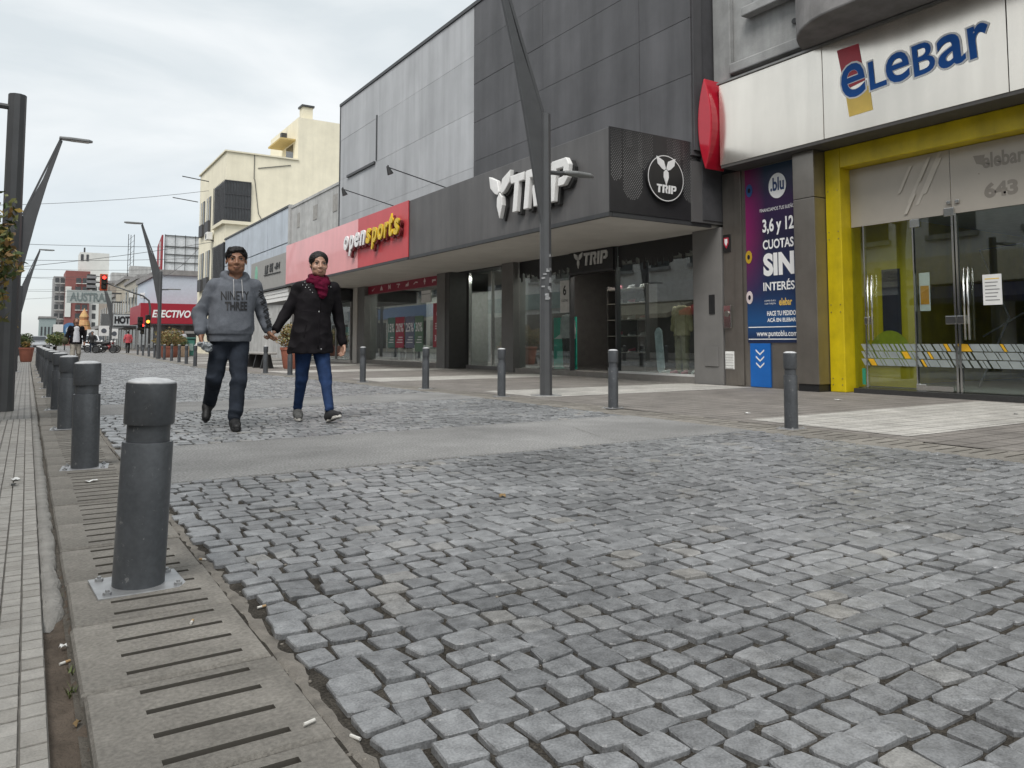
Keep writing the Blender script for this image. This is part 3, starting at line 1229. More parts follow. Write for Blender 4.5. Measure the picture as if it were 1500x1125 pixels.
# left steel wall with poster, plates and vent
B(11.10, 11.5, 8.22, 9.98, 0.0, 4.0).obj('steel_wall', M_steeld, el)
B(11.07, 11.099, 9.52, 9.68, 0.02, 3.99).obj('steel_trim', M_steeld, el, bevel=0.006)
B(10.85, 11.34, 7.80, 8.21, 0.12, 3.2).obj('steel_column', M_steeld, el, bevel=0.008)
B(10.85, 11.34, 7.80, 8.21, 3.21, 3.995).obj('steel_column', M_steeld, el, bevel=0.008)
B(10.87, 11.34, 7.815, 8.20, 0.0, 0.115).obj('column_foot', M_black, el)


def poster_mat():
    m = bpy.data.materials.new('poster print')
    m.use_nodes = True
    t = m.node_tree
    b = t.nodes['Principled BSDF']
    b.inputs['Roughness'].default_value = 0.35
    tcn = t.nodes.new('ShaderNodeTexCoord')
    sp = t.nodes.new('ShaderNodeSeparateXYZ')
    t.links.new(tcn.outputs['Generated'], sp.inputs[0])
    r1 = t.nodes.new('ShaderNodeValToRGB')
    e = r1.color_ramp.elements
    e[0].position, e[0].color = 0.0, (0.012, 0.02, 0.06, 1)
    e[1].position, e[1].color = 1.0, (0.022, 0.05, 0.09, 1)
    for p, c in ((0.12, (0.012, 0.075, 0.22, 1)), (0.27, (0.012, 0.03, 0.09, 1)), (0.6, (0.018, 0.016, 0.045, 1)), (0.8, (0.035, 0.016, 0.06, 1))):
        x = e.new(p)
        x.color = c
    t.links.new(sp.outputs['Z'], r1.inputs[0])
    r2 = t.nodes.new('ShaderNodeValToRGB')
    r2.color_ramp.elements[0].position, r2.color_ramp.elements[0].color = 0.6, (0, 0, 0, 1)
    r2.color_ramp.elements[1].position, r2.color_ramp.elements[1].color = 1.0, (1, 1, 1, 1)
    t.links.new(sp.outputs['Y'], r2.inputs[0])
    r3 = t.nodes.new('ShaderNodeValToRGB')
    q = r3.color_ramp.elements
    q[0].position, q[0].color = 0.22, (0, 0, 0, 1)
    q[1].position, q[1].color = 0.6, (1, 1, 1, 1)
    t.links.new(sp.outputs['Z'], r3.inputs[0])
    ml = t.nodes.new('ShaderNodeMath')
    ml.operation = 'MULTIPLY'
    t.links.new(r2.outputs[0], ml.inputs[0])
    t.links.new(r3.outputs[0], ml.inputs[1])
    mx_ = t.nodes.new('ShaderNodeMix')
    mx_.data_type = 'RGBA'
    t.links.new(ml.outputs[0], mx_.inputs['Factor'])
    t.links.new(r1.outputs[0], mx_.inputs[6])
    mx_.inputs[7].default_value = (0.20, 0.014, 0.10, 1)
    t.links.new(mx_.outputs[2], b.inputs['Base Color'])
    return m


po = T('advertising_poster', 'tall purple and navy credit poster on the steel wall beside the yellow door frame', 'poster', (11.09, 8.88, 0.82))
B(11.080, 11.096, 8.30, 9.42, 0.80, 3.97).obj('sheet', poster_mat(), po)
xp = 11.076
d = []
for k in range(28):
    a = k / 28 * 2 * math.pi
    d.append((8.70 + 0.185 * math.cos(a), 3.57 + 0.225 * math.sin(a)))
fx_poly(d, xp, M_print_w, 'white_disc', po)
text('.blu', M('poster navy', (0.02, 0.05, 0.16), 0.4), FX(xp, 8.70, 3.48), 0.29, 0.24, po, bold=0.03, align='c', lift=0.006)
for s_, y_, w_, z_, h_, b_ in (('FINANCIAMOS TUS SUEÑOS', 9.09, .76, 3.14, .075, .0), ('3,6 y 12', 9.04, .66, 2.70, .31, .03), ('CUOTAS', 9.04, .65, 2.46, .17, .025),
                               ('SIN', 9.04, .65, 1.98, .41, .05), ('INTERÉS', 9.05, .66, 1.72, .19, .02), ('HACE TU PEDIDO', 8.98, .60, 1.275, .085, .03),
                               ('ACÁ EN ELEBAR', 8.98, .60, 1.165, .085, .03), ('www.puntoblu.com', 9.22, .86, 0.885, .13, .015)):
    text(s_, M_print_w, FX(xp, y_, z_), w_, h_, po, bold=b_)
text('COMPRÁ EN BLU', M_print_w, FX(xp, 9.03, 1.53), .24, .035, po)
text('CON TARJETA', M_print_w, FX(xp, 9.03, 1.47), .24, .035, po)
text('elebar', M('poster gold', (0.75, 0.5, 0.12), 0.4), FX(xp, 8.72, 1.45), .27, .13, po, bold=.03)
for z_ in (1.07, 0.855):
    B(xp - .002, xp + .003, 8.34, 9.40, z_, z_ + 0.016).obj('rule', M_print_w, po)
for y_, z_, c_ in ((9.32, 3.58, (.03, .09, .25)), (9.36, 2.36, (.55, .35, .03)), (9.36, 1.62, (.75, .65, .65))):
    dd = [(y_ + 0.075 * math.cos(k / 14 * 6.283), z_ + 0.12 * math.sin(k / 14 * 6.283)) for k in range(14)]
    fx_poly(dd, xp, M('gadget %.2f' % z_, c_, 0.3), 'gadget', po)
    dd = [(y_ + 0.03 * math.cos(k / 12 * 6.283), z_ + 0.045 * math.sin(k / 12 * 6.283)) for k in range(12)]
    fx_poly(dd, xp - .004, M('gadget lens', (.02, .02, .03), 0.2), 'gadget_lens', po)
bs = T('blue_plinth_panel', 'bright blue panel with three white chevrons below the poster', 'panel', (11.08, 9.14, 0))
B(11.070, 11.097, 8.93, 9.37, 0.012, 0.79).obj('panel', M('panel blue', (0.008, 0.13, 0.47), 0.4, var=0.05), bs)
for k in range(3):
    z = 0.36 + 0.115 * k
    fx_poly([(9.24, z + .09), (9.15, z + 0.015), (9.06, z + .09), (9.06, z + .06), (9.15, z - 0.015), (9.24, z + .06)], 11.069, M_print_w, 'chevron', bs)
sp_ = T('alarm_plate', 'small black alarm plate with a red shield on the steel wall', 'sign', (11.09, 9.93, 2.67))
B(11.078, 11.097, 9.80, 9.975, 2.50, 2.84).obj('plate', M_black, sp_, bevel=.004)
fx_poly([(9.945, 2.78), (9.83, 2.78), (9.83, 2.66), (9.887, 2.57), (9.945, 2.66)], 11.077, M('shield red', (.5, .03, .06), .4), 'shield', sp_)
fx_poly([(9.92, 2.755), (9.855, 2.755), (9.855, 2.68), (9.887, 2.62), (9.92, 2.68)], 11.072, M_print_w, 'shield_mark', sp_)
ib = T('intercom_box', 'square steel intercom box with a round dial on the steel wall', 'intercom', (11.09, 9.9, 1.28))
B(11.05, 11.097, 9.79, 9.965, 1.07, 1.50).obj('box', M_chrome, ib, bevel=.008)
MB().tube([(11.03, 9.877, 1.34), (11.05, 9.877, 1.34)], 0.055, 16).obj('dial', M_steeld, ib)
vb = T('wall_vent', 'small white louvred vent low on the steel wall', 'vent', (11.09, 9.85, 0.47))
B(11.085, 11.097, 9.76, 9.97, 0.31, 0.64).obj('plate', M_white, vb)
for k in range(6):
    B(11.07, 11.084, 9.775, 9.955, 0.335 + 0.05 * k, 0.36 + 0.05 * k).obj('louvre', M_white, vb)

# yellow portal
yp = el
B(11.14, 11.5, 7.52, 7.795, 0.0, 3.995).obj('door_frame', M_yel, el, bevel=0.012)
B(11.14, 11.5, 1.8, 7.515, 3.66, 3.995).obj('door_frame', M_yel, el, bevel=0.012)
B(11.14, 11.5, 1.42, 1.795, 0.0, 3.995).obj('door_frame', M_yel, el, bevel=0.012)
m = MB()
for z in (0.12, 0.22, 1.3, 1.42, 2.5, 2.62, 3.3):
    for y in (7.57, 7.74):
        MB().tube([(11.130, y, z), (11.139, y, z)], 0.008, 8).obj('rivet', M_steeld, el)
B(11.2, 11.75, 1.8, 7.418, 0.0, 0.075).obj('threshold', M('granite step', (0.05, 0.05, 0.05), 0.35, var=.2, scale=40), el)
XG = 11.40
for a, b in ((7.51, 5.90), (5.89, 1.8)):
    B(XG, XG + .012, b, a, 2.69, 3.65).obj('frosted_pane', M_frost, el)
for k, (y, z, l) in enumerate(((6.55, 2.95, .55), (6.42, 2.9, .75), (6.3, 3.05, .5), (6.7, 3.12, .4), (6.38, 3.25, .35), (6.6, 2.78, .3))):
    fx_poly([(y, z), (y - l * .5, z + l), (y - l * .5 - .05, z + l), (y - .05, z)][:4], XG - .001 - .004 * k, M_frostl, 'stripe', el, t=.003)
text('elebar', M_frostd, FX(XG - .002, 5.44, 3.27), .55, .22, el, bold=.03)
fx_poly([(5.56, 3.48), (5.40, 3.47), (5.44, 3.33), (5.52, 3.36)], XG - .001, M_frostd, 'mark', el, t=.003)
text('643', M_frostd, FX(XG - .002, 5.43, 2.84), .44, .22, el, bold=.05)
text('.', M_frostd, FX(XG - .002, 5.5, 3.2), .02, .02, el)
# glass leaves below
for nm, a, b in (('glass_pane', 7.51, 7.30), ('glass_door', 7.28, 6.50), ('glass_door', 6.46, 5.90), ('glass_pane', 5.82, 4.62), ('glass_pane', 4.58, 3.4), ('glass_pane', 3.38, 1.8)):
    B(XG, XG + .012, b, a, 0.085, 2.68).obj(nm, M_glassd, el)
for y, w_ in ((7.29, .022), (6.48, .02), (5.885, .03), (5.835, .03), (4.60, .03), (3.39, .03)):
    B(XG - .02, XG + .035, y - w_ / 2, y + w_ / 2, 0.08, 2.69).obj('door_post', M_chrome, el)
for y in (7.22, 7.155, 5.735, 5.68):
    MB().tube([(XG - .06, y, .84), (XG - .06, y, 1.88)], 0.014, 10).obj('pull_handle', M_chrome, el, smooth=True)
for y, z in ((6.44, 2.62), (6.42, 0.12), (5.95, 1.13), (5.79, 1.13), (7.24, 1.15), (4.66, 2.62), (5.92, 2.72), (5.80, 2.86), (5.92, 2.86)):
    s_ = 0.075 if z < 2.8 else 0.03
    B(XG - .03, XG - .004, y - s_, y + s_, z - s_ * .8, z + s_ * .8).obj('clamp', M_chrome, el, bevel=.005)
B(XG - .025, XG - .002, 5.95, 6.42, 0.085, 0.16).obj('kick_rail', M_chrome, el)
# printed strip of slanted bars on the glass
pm, py_ = MB(), MB()
for r_ in range(3):
    z0, z1 = 0.44 + 0.118 * r_, 0.44 + 0.118 * r_ + 0.105
    y = 7.40
    while y > 1.85:
        wd = random.choice((.035, .045, .05, .09, .14))
        sk = 0.06
        pg = [(-(y), z1), (-(y - wd), z1), (-(y - wd - sk), z0), (-(y - sk), z0)]
        if random.random() < 0.06:
            MB().prism(pg, 0, .003, FX(XG - .001, 0, 0)).obj('strip_accent', M('strip print orange', (0.75, 0.42, 0.02), 0.5), el)
            y -= wd + .012
            continue
        pm.prism([(-(y), z1), (-(y - wd), z1), (-(y - wd - sk), z0), (-(y - sk), z0)], 0, .003, FX(XG - .001, 0, 0))
        y -= wd + random.choice((.012, .012, .03))
o = pm.obj('printed_strip', M('strip print', (0.30, 0.335, 0.33), 0.5), el)
o['kind'] = 'stuff'
pp = T('paper_notice', 'white paper notice with lines of print taped to the right glass pane', 'notice', (XG, 5.37, 1.33))
B(XG - .006, XG - .003, 5.25, 5.50, 1.33, 1.76).obj('sheet', M_white, pp)
for k in range(7):
    B(XG - .0075, XG - .0065, 5.28 + .02 * (k % 3), 5.47, 1.69 - .05 * k, 1.705 - .05 * k).obj('print_line', M('grey print', (.3, .3, .3), .6) if k else M_syel, pp)
st = T('price_sticker', 'narrow white and orange sticker hanging behind the second door', 'sticker', (XG, 6.4, 1.35))
B(XG + .05, XG + .054, 6.28, 6.44, 1.28, 1.86).obj('sheet', M_white, st)
B(XG + .046, XG + .0495, 6.295, 6.425, 1.38, 1.66).obj('print', M('orange print', (.8, .35, .02), .5), st)
# green emergency sticker
gs = T('exit_sticker', 'small green emergency sticker on the left glass by the frame', 'sticker', (XG, 7.36, .15))
B(XG - .004, XG - .001, 7.33, 7.39, 0.13, 0.39).obj('sheet', M('sticker green', (0.03, 0.30, 0.19), .5), gs)
# interior
it = el
B(11.75, 18, 1.4, 7.8, 0.0, 0.07).obj('shop_floor', M('shop floor tiles', (0.42, 0.42, 0.40), 0.35, var=.1), el)
B(17.5, 17.7, 1.4, 7.8, 0.07, 3.9).obj('back_wall', M('shop back wall', (0.42, 0.43, 0.42), .8), el)
B(11.6, 17.5, 7.62, 7.8, 0.075, 3.9).obj('interior_wall', M_yel, el)
B(11.55, 17.5, 1.4, 7.6, 3.0, 3.1).obj('shop_ceiling', M('shop ceiling', (0.6, 0.6, 0.6), .8), el)
B(11.55, 17.5, 1.25, 1.4, 0.075, 3.9).obj('interior_wall', M('shop side wall', (0.5, 0.5, 0.5), .8), el)
dsk = T('lime_display_wall', 'lime yellow display panel with a dark doorway seen through the left glass door', 'display', (12.9, 6.9, .07))
B(11.90, 11.96, 6.78, 7.60, 0.085, 2.9).obj('panel', M('lime panel', (0.62, 0.49, 0.01), .5, var=.06), dsk)
B(11.87, 11.897, 7.0, 7.3, 0.55, 2.0).obj('dark_opening', M('display navy', (0.03, 0.03, 0.06), .5), dsk)
dd = [(7.19 + 0.4 * math.cos(a), 0.45 + 0.55 * math.sin(a)) for a in np.linspace(0, math.pi, 16)]
fx_poly(dd, 11.868, M('lime curve', (0.42, 0.48, 0.03), .5), 'curved_shape', dsk, t=.01)
ds2 = T('display_desk', 'dark desk with a bent metal frame deep inside the steel fronted shop', 'desk', (13.4, 4.6, .07))
B(13.2, 14.0, 3.9, 5.5, 0.75, 0.80).obj('top', M_dark, ds2)
B(13.25, 13.9, 3.95, 4.0, 0.075, 0.75).obj('leg', M_dark, ds2)
B(13.25, 13.9, 5.4, 5.45, 0.075, 0.75).obj('leg', M_dark, ds2)
MB().tube([(13, 6.4, .08), (13, 5.9, 1.2), (13, 6.3, 2.3), (13, 5.6, 2.35)], .018, 6).obj('frame', M_dark, ds2)
MB().tube([(13, 6.3, .9), (13, 5.3, 1.5), (13, 5.0, .9), (13, 4.2, 1.8)], .018, 6).obj('frame', M_dark, ds2)
fz = T('white_appliance', 'tall pale appliance standing inside the steel fronted shop', 'appliance', (14.6, 5.1, .07))
B(14.5, 15.1, 4.7, 5.4, 0.08, 1.75).obj('body', M('appliance', (.5, .52, .52), .4), fz, bevel=.03)
B(14.46, 14.497, 4.75, 5.35, 1.15, 1.72).obj('door', M('appliance', (.5, .52, .52), .4), fz, bevel=.01)

# ---- long building with dark and grey cladding, black and red canopies ------------------
M_clad_d = M('dark cladding', (0.102, 0.101, 0.107), 0.5, var=0.13, scale=0.9, streak=0.3, orand=.09, spec=0.4, bump=0.08, bscale=3)
M_clad_g = M('grey cladding', (0.44, 0.45, 0.465), 0.6, var=0.06, scale=0.8, streak=0.2, orand=.05, bump=0.06, bscale=3)
M_trim = M('dark trim', (0.05, 0.052, 0.055), 0.5, var=0.1)
M_can = M('canopy dark grey', (0.128, 0.125, 0.125), 0.5, var=0.08, scale=1.2, streak=0.3)
M_canb = M('canopy black print', (0.022, 0.022, 0.024), 0.45, var=0.08)
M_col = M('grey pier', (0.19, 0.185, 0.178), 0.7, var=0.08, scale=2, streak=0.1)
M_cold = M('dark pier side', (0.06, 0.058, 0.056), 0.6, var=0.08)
tb = T('clad_shop_building', 'long building clad in dark and mid grey panels above the canopies', 'building', (11.1, 19.6, 0))
B(10.62, 26, 10.02, 29.25, 3.1, 10.3).obj('body', M('body render', (0.06, 0.06, 0.065), .8), tb)
zs = [4.3, 5.85, 6.95, 8.05, 9.15, 10.32]
yd = [10.03, 11.45, 14.9, 18.31]
for ya, yb in zip(yd[:-1], yd[1:]):
    for za, zb in zip(zs[:-1], zs[1:]):
        B(10.36 + random.uniform(-.004, .004), 10.615, ya + .003, yb - .003, za + .003, zb - .003).obj('dark_panel', M_clad_d, tb, bevel=.005)
B(10.40, 10.615, 9.99, 10.029, 4.4, 10.32).obj('panel_return', M_clad_d, tb)
yd = [18.33, 21.9, 25.4, 29.2]
zs = [4.3, 5.7, 7.3, 8.9, 10.32]
for ya, yb in zip(yd[:-1], yd[1:]):
    for za, zb in zip(zs[:-1], zs[1:]):
        B(10.37 + random.uniform(-.003, .003), 10.615, ya + .0025, yb - .0025, za + .0025, zb - .0025).obj('grey_panel', M_clad_g, tb, bevel=.004)
B(10.345, 10.62, 29.202, 29.27, 4.4, 10.42).obj('edge_trim', M_trim, tb)
B(10.33, 10.65, 10.0, 29.28, 10.325, 10.43).obj('parapet_trim', M_trim, tb)
B(10.34, 10.366, 25.36, 25.44, 7.35, 9.0).obj('pipe_cover', M_trim, tb)
B(10.30, 10.366, 25.5, 28.3, 7.24, 7.33).obj('pipe_cover', M_trim, tb)
pl = MB()
for a, b in (((10.3, 14.1, 9.4), (10.3, 14.5, 9.4)), ((10.3, 14.1, 9.4), (10.3, 14.1, 10.3)), ((10.3, 14.5, 9.4), (10.3, 14.5, 10.3))):
    pl.bar(a, b, .06, .06)
pl.obj('bracket_frame', M_trim, tb)
# canopy above the black shop
B(8.40, 10.355, 10.10, 18.27, 3.05, 4.55).obj('canopy', M_can, tb, bevel=.01)
B(10.357, 11.2, 10.04, 18.27, 3.05, 4.2).obj('canopy_root', M_can, tb)
B(8.47, 11.3, 10.16, 18.27, 3.0, 3.045).obj('canopy_soffit', M_soff, tb)
B(8.385, 8.46, 10.085, 18.28, 2.985, 3.06).obj('canopy_edge', M_trim, tb)
B(8.47, 10.9, 10.085, 10.15, 2.985, 3.06).obj('canopy_edge', M_trim, tb)
B(8.405, 10.95, 10.075, 10.098, 3.065, 4.56).obj('canopy_end_print', M_canb, tb)
# drip shaped halftone print on the canopy end
dm = MB()
drips = [(8.42, 8.68, 3.75), (8.70, 9.15, 3.55), (8.78, 8.92, 4.3), (9.05, 9.42, 4.08), (9.9, 10.2, 4.3), (10.15, 10.55, 3.6), (10.36, 10.5, 3.2), (10.58, 10.8, 3.95), (9.75, 10.1, 4.1)]
for x0, x1, zb in drips:
    r = (x1 - x0) / 2
    xx = x0
    i = 0
    while xx < x1:
        zz = 4.53
        j = 0
        while zz > zb - r:
            px_ = xx + (0.0225 if j % 2 else 0)
            inside = (zz > zb) or ((px_ - (x0 + x1) / 2) ** 2 + (zz - zb) ** 2 < r * r)
            if inside and x0 < px_ < x1:
                sz = 0.0125 * min(1.0, 0.45 + (4.56 - zz) * 0.8)
                dm.add([(px_ - sz, 10.0735, zz), (px_, 10.0735, zz - sz), (px_ + sz, 10.0735, zz), (px_, 10.0735, zz + sz)], [(0, 1, 2, 3)])
            zz -= 0.03
            j += 1
        xx += 0.045
        i += 1
o = dm.obj('halftone_print', M('print grey', (0.27, 0.27, 0.27), .5), tb)


def leaf_poly(cx_, cz_, s):
    """three pointed leaves of the emblem, as three polygons around one point"""
    out_ = []
    out_.append([(cx_ - .02 * s, cz_ + .05 * s), (cx_ - .12 * s, cz_ + .34 * s), (cx_ - .5 * s, cz_ + .5 * s), (cx_ - .44 * s, cz_ + .2 * s), (cx_ - .22 * s, cz_ + .02 * s), (cx_ - .1 * s, cz_ - .02 * s)])
    out_.append([(2 * cx_ - x, z) for x, z in out_[0]])
    out_.append([(cx_, cz_ + .02 * s), (cx_ - .12 * s, cz_ - .1 * s), (cx_ - .13 * s, cz_ - .3 * s), (cx_, cz_ - .62 * s), (cx_ + .13 * s, cz_ - .3 * s), (cx_ + .12 * s, cz_ - .1 * s)])
    return out_


GLY = {  # blocky letters with open counters, unit box
    'T': [(0.0, 1), (1, 1), (1, .78), (.66, .78), (.66, 0), (.36, 0), (.36, .78), (.1, .78)],
    'R': [(0, 0), (0, 1), (.8, 1), (1, .82), (1, .55), (.82, .42), (1, 0), (.7, 0), (.52, .44), (.52, .55), (.7, .6), (.7, .78), (.3, .78), (.3, 0)],
    'I': [(0.1, 0), (0.1, 1), (.9, 1), (.9, 0)],
    'P': [(0, 0), (0, 1), (.8, 1), (1, .82), (1, .5), (.8, .34), (.46, .34), (.46, .54), (.7, .56), (.7, .78), (.3, .78), (.3, 0)]}


def glyph(ch, x0, w_, z0, h_, slant):
    return [(x0 + x * w_ + (z - .5) * slant * h_, z0 + z * h_) for x, z in GLY[ch]]


rl = T('round_sign', 'round black sign with white ring and leaf emblem on the black canopy end', 'sign', (9.67, 10.05, 3.78))
cp = [(9.67 + .455 * math.cos(k / 40 * 6.2832), 3.775 + .435 * math.sin(k / 40 * 6.2832)) for k in range(40)]
MB().prism(cp, 0, .06, FY(0, 10.072, 0)).obj('disc', M_black, rl)
ring = MB()
n = 48
v, f = [], []
for k in range(n):
    a = k / n * 6.2832
    for rr in (.93, .965):
        v.append((9.67 + .455 * rr * math.cos(a), 10.0095, 3.775 + .435 * rr * math.sin(a)))
    k2 = (k + 1) % n
    f.append((2 * k, 2 * k2, 2 * k2 + 1, 2 * k + 1))
ring.add(v, f).obj('ring', M_print_w, rl)
for p in leaf_poly(9.67, 3.93, .46):
    MB().prism(p, 0, .012, FY(0, 10.011, 0)).obj('leaf', M_print_w, rl)
x = 9.43
for ch, w_ in (('T', .13), ('R', .12), ('I', .05), ('P', .12)):
    MB().prism(glyph(ch, x, w_, 3.50, .15, .06), 0, .012, FY(0, 10.011, 0)).obj('letter', M_print_w, rl)
    x += w_ + .02
# big raised letters on the street side
M_lf = M('letter face', (0.82, 0.815, 0.80), .5, var=.06)
M_ls = M('letter side', (0.03, 0.03, 0.03), .5)
bl = T('raised_letter_sign', 'large pale raised letters with leaf emblem on the dark canopy front', 'sign', (8.3, 12.4, 3.8))
for p in leaf_poly(-13.46, 3.92, .86):
    q = MB().prism([(x * 1.0, z) for x, z in p], 0.06, .16, FX(8.395, 0, 0)).obj('emblem_leaf', M_lf, bl, bevel=.012)
    MB().prism([(x + .05, z - .05) for x, z in p], 0.0, .059, FX(8.395, 0, 0)).obj('emblem_back', M_ls, q)
x = -13.06
for ch, w_ in (('T', .52), ('R', .52), ('I', .20), ('P', .56)):
    g_ = glyph(ch, x, w_, 3.44, .76, .14)
    q = MB().prism(g_, 0.08, .18, FX(8.395, 0, 0)).obj('letter', M_lf, bl, bevel=.012)
    MB().prism([(a + .05, b - .05) for a, b in g_], 0.0, .079, FX(8.395, 0, 0)).obj('letter_back', M_ls, q)
    x += w_ + .075
# red canopy
M_canr = M('canopy red', (0.60, 0.075, 0.085), .38, var=.05, scale=1.0, streak=.08)
M_canp = M('canopy sky sheen red', (0.88, 0.38, 0.39), .30, coat=.3, var=.05, scale=1.0, streak=.1)  # sky sheen on the glossy red, put into the colour as pink
B(8.40, 10.355, 18.29, 29.55, 3.05, 4.55).obj('canopy_core', M_trim, tb)
B(8.372, 8.398, 18.29, 21.9, 3.06, 4.56).obj('canopy_red_sheet', M_canr, tb)
B(8.372, 8.398, 21.91, 29.55, 3.06, 4.56).obj('canopy_sheen_sheet', M_canp, tb)
B(8.41, 11.3, 18.28, 29.5, 3.0, 3.048).obj('canopy_soffit', M_soff, tb)
B(8.365, 8.409, 18.285, 29.56, 2.985, 3.055).obj('canopy_edge', M_trim, tb)
rs = T('slanted_letter_sign', 'white and yellow slanted lettering on the red canopy', 'sign', (8.35, 20.6, 3.7))
M_ly = M('sign letter yellow', (.80, .55, .03), .4)
y = 22.75
tot = sum({'o': .95, 'p': 1, 'e': .95, 'n': 1, 's': .9, 'r': .7, 't': .7}[c] for c in 'opensports')
for i, c in enumerate('opensports'):
    wch = {'o': .95, 'p': 1, 'e': .95, 'n': 1, 's': .9, 'r': .7, 't': .7}[c] / tot * 4.25
    z0, h_ = (3.45, .62) if c == 'p' else ((3.66, .62) if c == 't' else (3.66, .44))
    pl_ = FX(8.371, y, z0 + i * .004)
    q = text(c, M_print_w if i < 4 else M_ly, pl_, wch * .84, h_, rs, 'letter', bold=.03, shear=.22, depth=.05, lift=.10)
    text(c, M('sign letter shadow', (.16, .015, .02), .5), FX(8.371, y - .07, z0 - .06 + i * .004), wch * .84, h_, rs, 'letter_back', bold=.03, shear=.22, depth=.07, lift=.036)
    y -= wch
# two spot lights on arms above the canopies
for k, (ya, nm) in enumerate(((17.6, 'spotlight on a long thin arm at the black canopy roof'), (20.9, 'spotlight on a long thin arm at the red canopy roof'))):
    s_ = T('spotlight', nm, 'spotlight', (9.9, ya, 4.55), 'spotlights above the canopies')
    MB().tube([(9.9, ya, 4.55), (9.9, ya + .05, 4.72), (7.6, ya + .3, 5.28)], .016, 6).obj('arm', M_trim, s_)
    MB().tube([(7.6, ya + .3, 5.30), (7.68, ya + .28, 5.10)], [.03, .085], 10).obj('lamp_head', M_black, s_)
    MB().tube([(7.62, ya + .3, 5.33), (7.6, ya + .3, 5.22)], .02, 6).obj('joint', M_trim, s_)

# ground floor of the black shop
def glazed(parent, x, ya, yb, za, zb, nm='window_pane', mat=None):
    return B(x, x + .012, ya, yb, za, zb).obj(nm, mat or M_glass, parent)


pier = B(11.08, 11.6, 10.02, 10.76, 0.0, 2.998).obj('pier', M_col, tb, bevel=.01)
B(11.066, 11.079, 10.2, 10.34, 1.35, 1.72).obj('meter_niche', M_black, pier)
B(11.062, 11.079, 10.12, 10.46, 0.35, 0.72).obj('meter_hatch', M_col, pier, bevel=.004)
B(11.1, 11.6, 17.42, 18.02, 0.0, 2.998).obj('pier', M_col, tb, bevel=.01)
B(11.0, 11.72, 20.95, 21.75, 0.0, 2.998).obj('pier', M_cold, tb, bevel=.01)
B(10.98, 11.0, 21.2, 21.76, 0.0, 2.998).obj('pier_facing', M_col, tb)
B(11.05, 11.6, 28.15, 29.3, 0.0, 2.998).obj('pier', M_col, tb, bevel=.01)
B(11.02, 11.049, 28.85, 29.29, 0.0, 2.998).obj('pier_facing', M_soff, tb)
B(11.15, 11.6, 10.77, 17.41, 0.0, 0.12).obj('plinth', M('plinth stone', (.27, .255, .235), .6, var=.1), tb)
B(11.15, 11.6, 21.76, 28.14, 0.0, 0.14).obj('plinth', M('plinth stone', (.27, .255, .235), .6, var=.1), tb)
glazed(tb, 11.3, 10.78, 13.27, 0.13, 2.99)
glazed(tb, 11.3, 15.06, 17.4, 0.13, 2.99)
for y in (13.30, 15.03):
    B(11.24, 11.36, y - .025, y + .025, 0.12, 2.99).obj('window_post', M_trim, tb)
B(11.27, 11.33, 10.77, 13.27, 0.12, 0.165).obj('window_sill', M_white, tb)
B(11.20, 11.40, 13.33, 15.0, 2.46, 2.99).obj('door_header', M_black, tb)
B(11.19, 11.199, 13.33, 15.0, 2.46, 2.50).obj('door_header_edge', M_trim, tb)
hs = T('door_sign', 'grey leaf emblem and letters above the dark shop door', 'sign', (11.19, 14.2, 2.7))
M_hl = M('header letter', (.62, .62, .60), .5)
for p in leaf_poly(-14.62, 2.80, .34):
    MB().prism(p, 0, .02, FX(11.199, 0, 0)).obj('leaf', M_hl, hs)
x = -14.42
for ch, w_ in (('T', .24), ('R', .23), ('I', .09), ('P', .25)):
    MB().prism(glyph(ch, x, w_, 2.64, .30, .12), 0, .02, FX(11.199, 0, 0)).obj('letter', M_hl, hs)
    x += w_ + .03
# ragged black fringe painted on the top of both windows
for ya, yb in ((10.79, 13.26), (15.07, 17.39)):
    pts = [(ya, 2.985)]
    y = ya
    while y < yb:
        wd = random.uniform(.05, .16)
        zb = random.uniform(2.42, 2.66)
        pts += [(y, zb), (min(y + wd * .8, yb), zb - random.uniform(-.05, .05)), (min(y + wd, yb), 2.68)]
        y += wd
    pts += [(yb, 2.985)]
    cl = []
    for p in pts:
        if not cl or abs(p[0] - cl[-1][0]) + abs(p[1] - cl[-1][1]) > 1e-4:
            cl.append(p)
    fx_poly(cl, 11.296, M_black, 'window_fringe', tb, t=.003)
# interior
B(11.6, 17.9, 10.1, 18.0, 0.0, 0.11).obj('shop_floor', M_darkfloor, tb)
B(16.5, 16.7, 10.1, 28.1, 0.11, 2.99).obj('back_wall', M_dark, tb)
B(11.62, 16.5, 17.85, 18.0, 0.11, 2.99).obj('interior_wall', M_dark, tb)
B(11.6, 16.5, 10.05, 10.2, 0.11, 2.99).obj('interior_wall', M_dark, tb)
B(11.6, 17.9, 18.01, 28.1, 0.0, 0.11).obj('shop_floor', M('sport floor', (.25, .245, .24), .4), tb)
B(11.40, 16.5, 10.1, 28.1, 2.995, 3.04).obj('shop_ceiling', M('shop ceiling dark', (.07, .07, .07), .8), tb)
M_shoe = [M('shoe white', (.7, .7, .68), .5), M('shoe grey', (.25, .25, .26), .5), M('shoe pink', (.6, .2, .25), .5), M('shoe tan', (.4, .27, .15), .5)]


def shoe(x, y, z, rot, mat, nm, grp):
    s_ = T('display_shoe', nm, 'shoe', (x, y, z), grp)
    blob('upper', [('c', (0, -.06, .045), .04, (0, .06, .03), .03), ('c', (0, -.09, .07), .032, (0, -.07, .03), .04)], .008, mat, None, .02)
    u = bpy.data.objects[-1] if False else None
    return s_


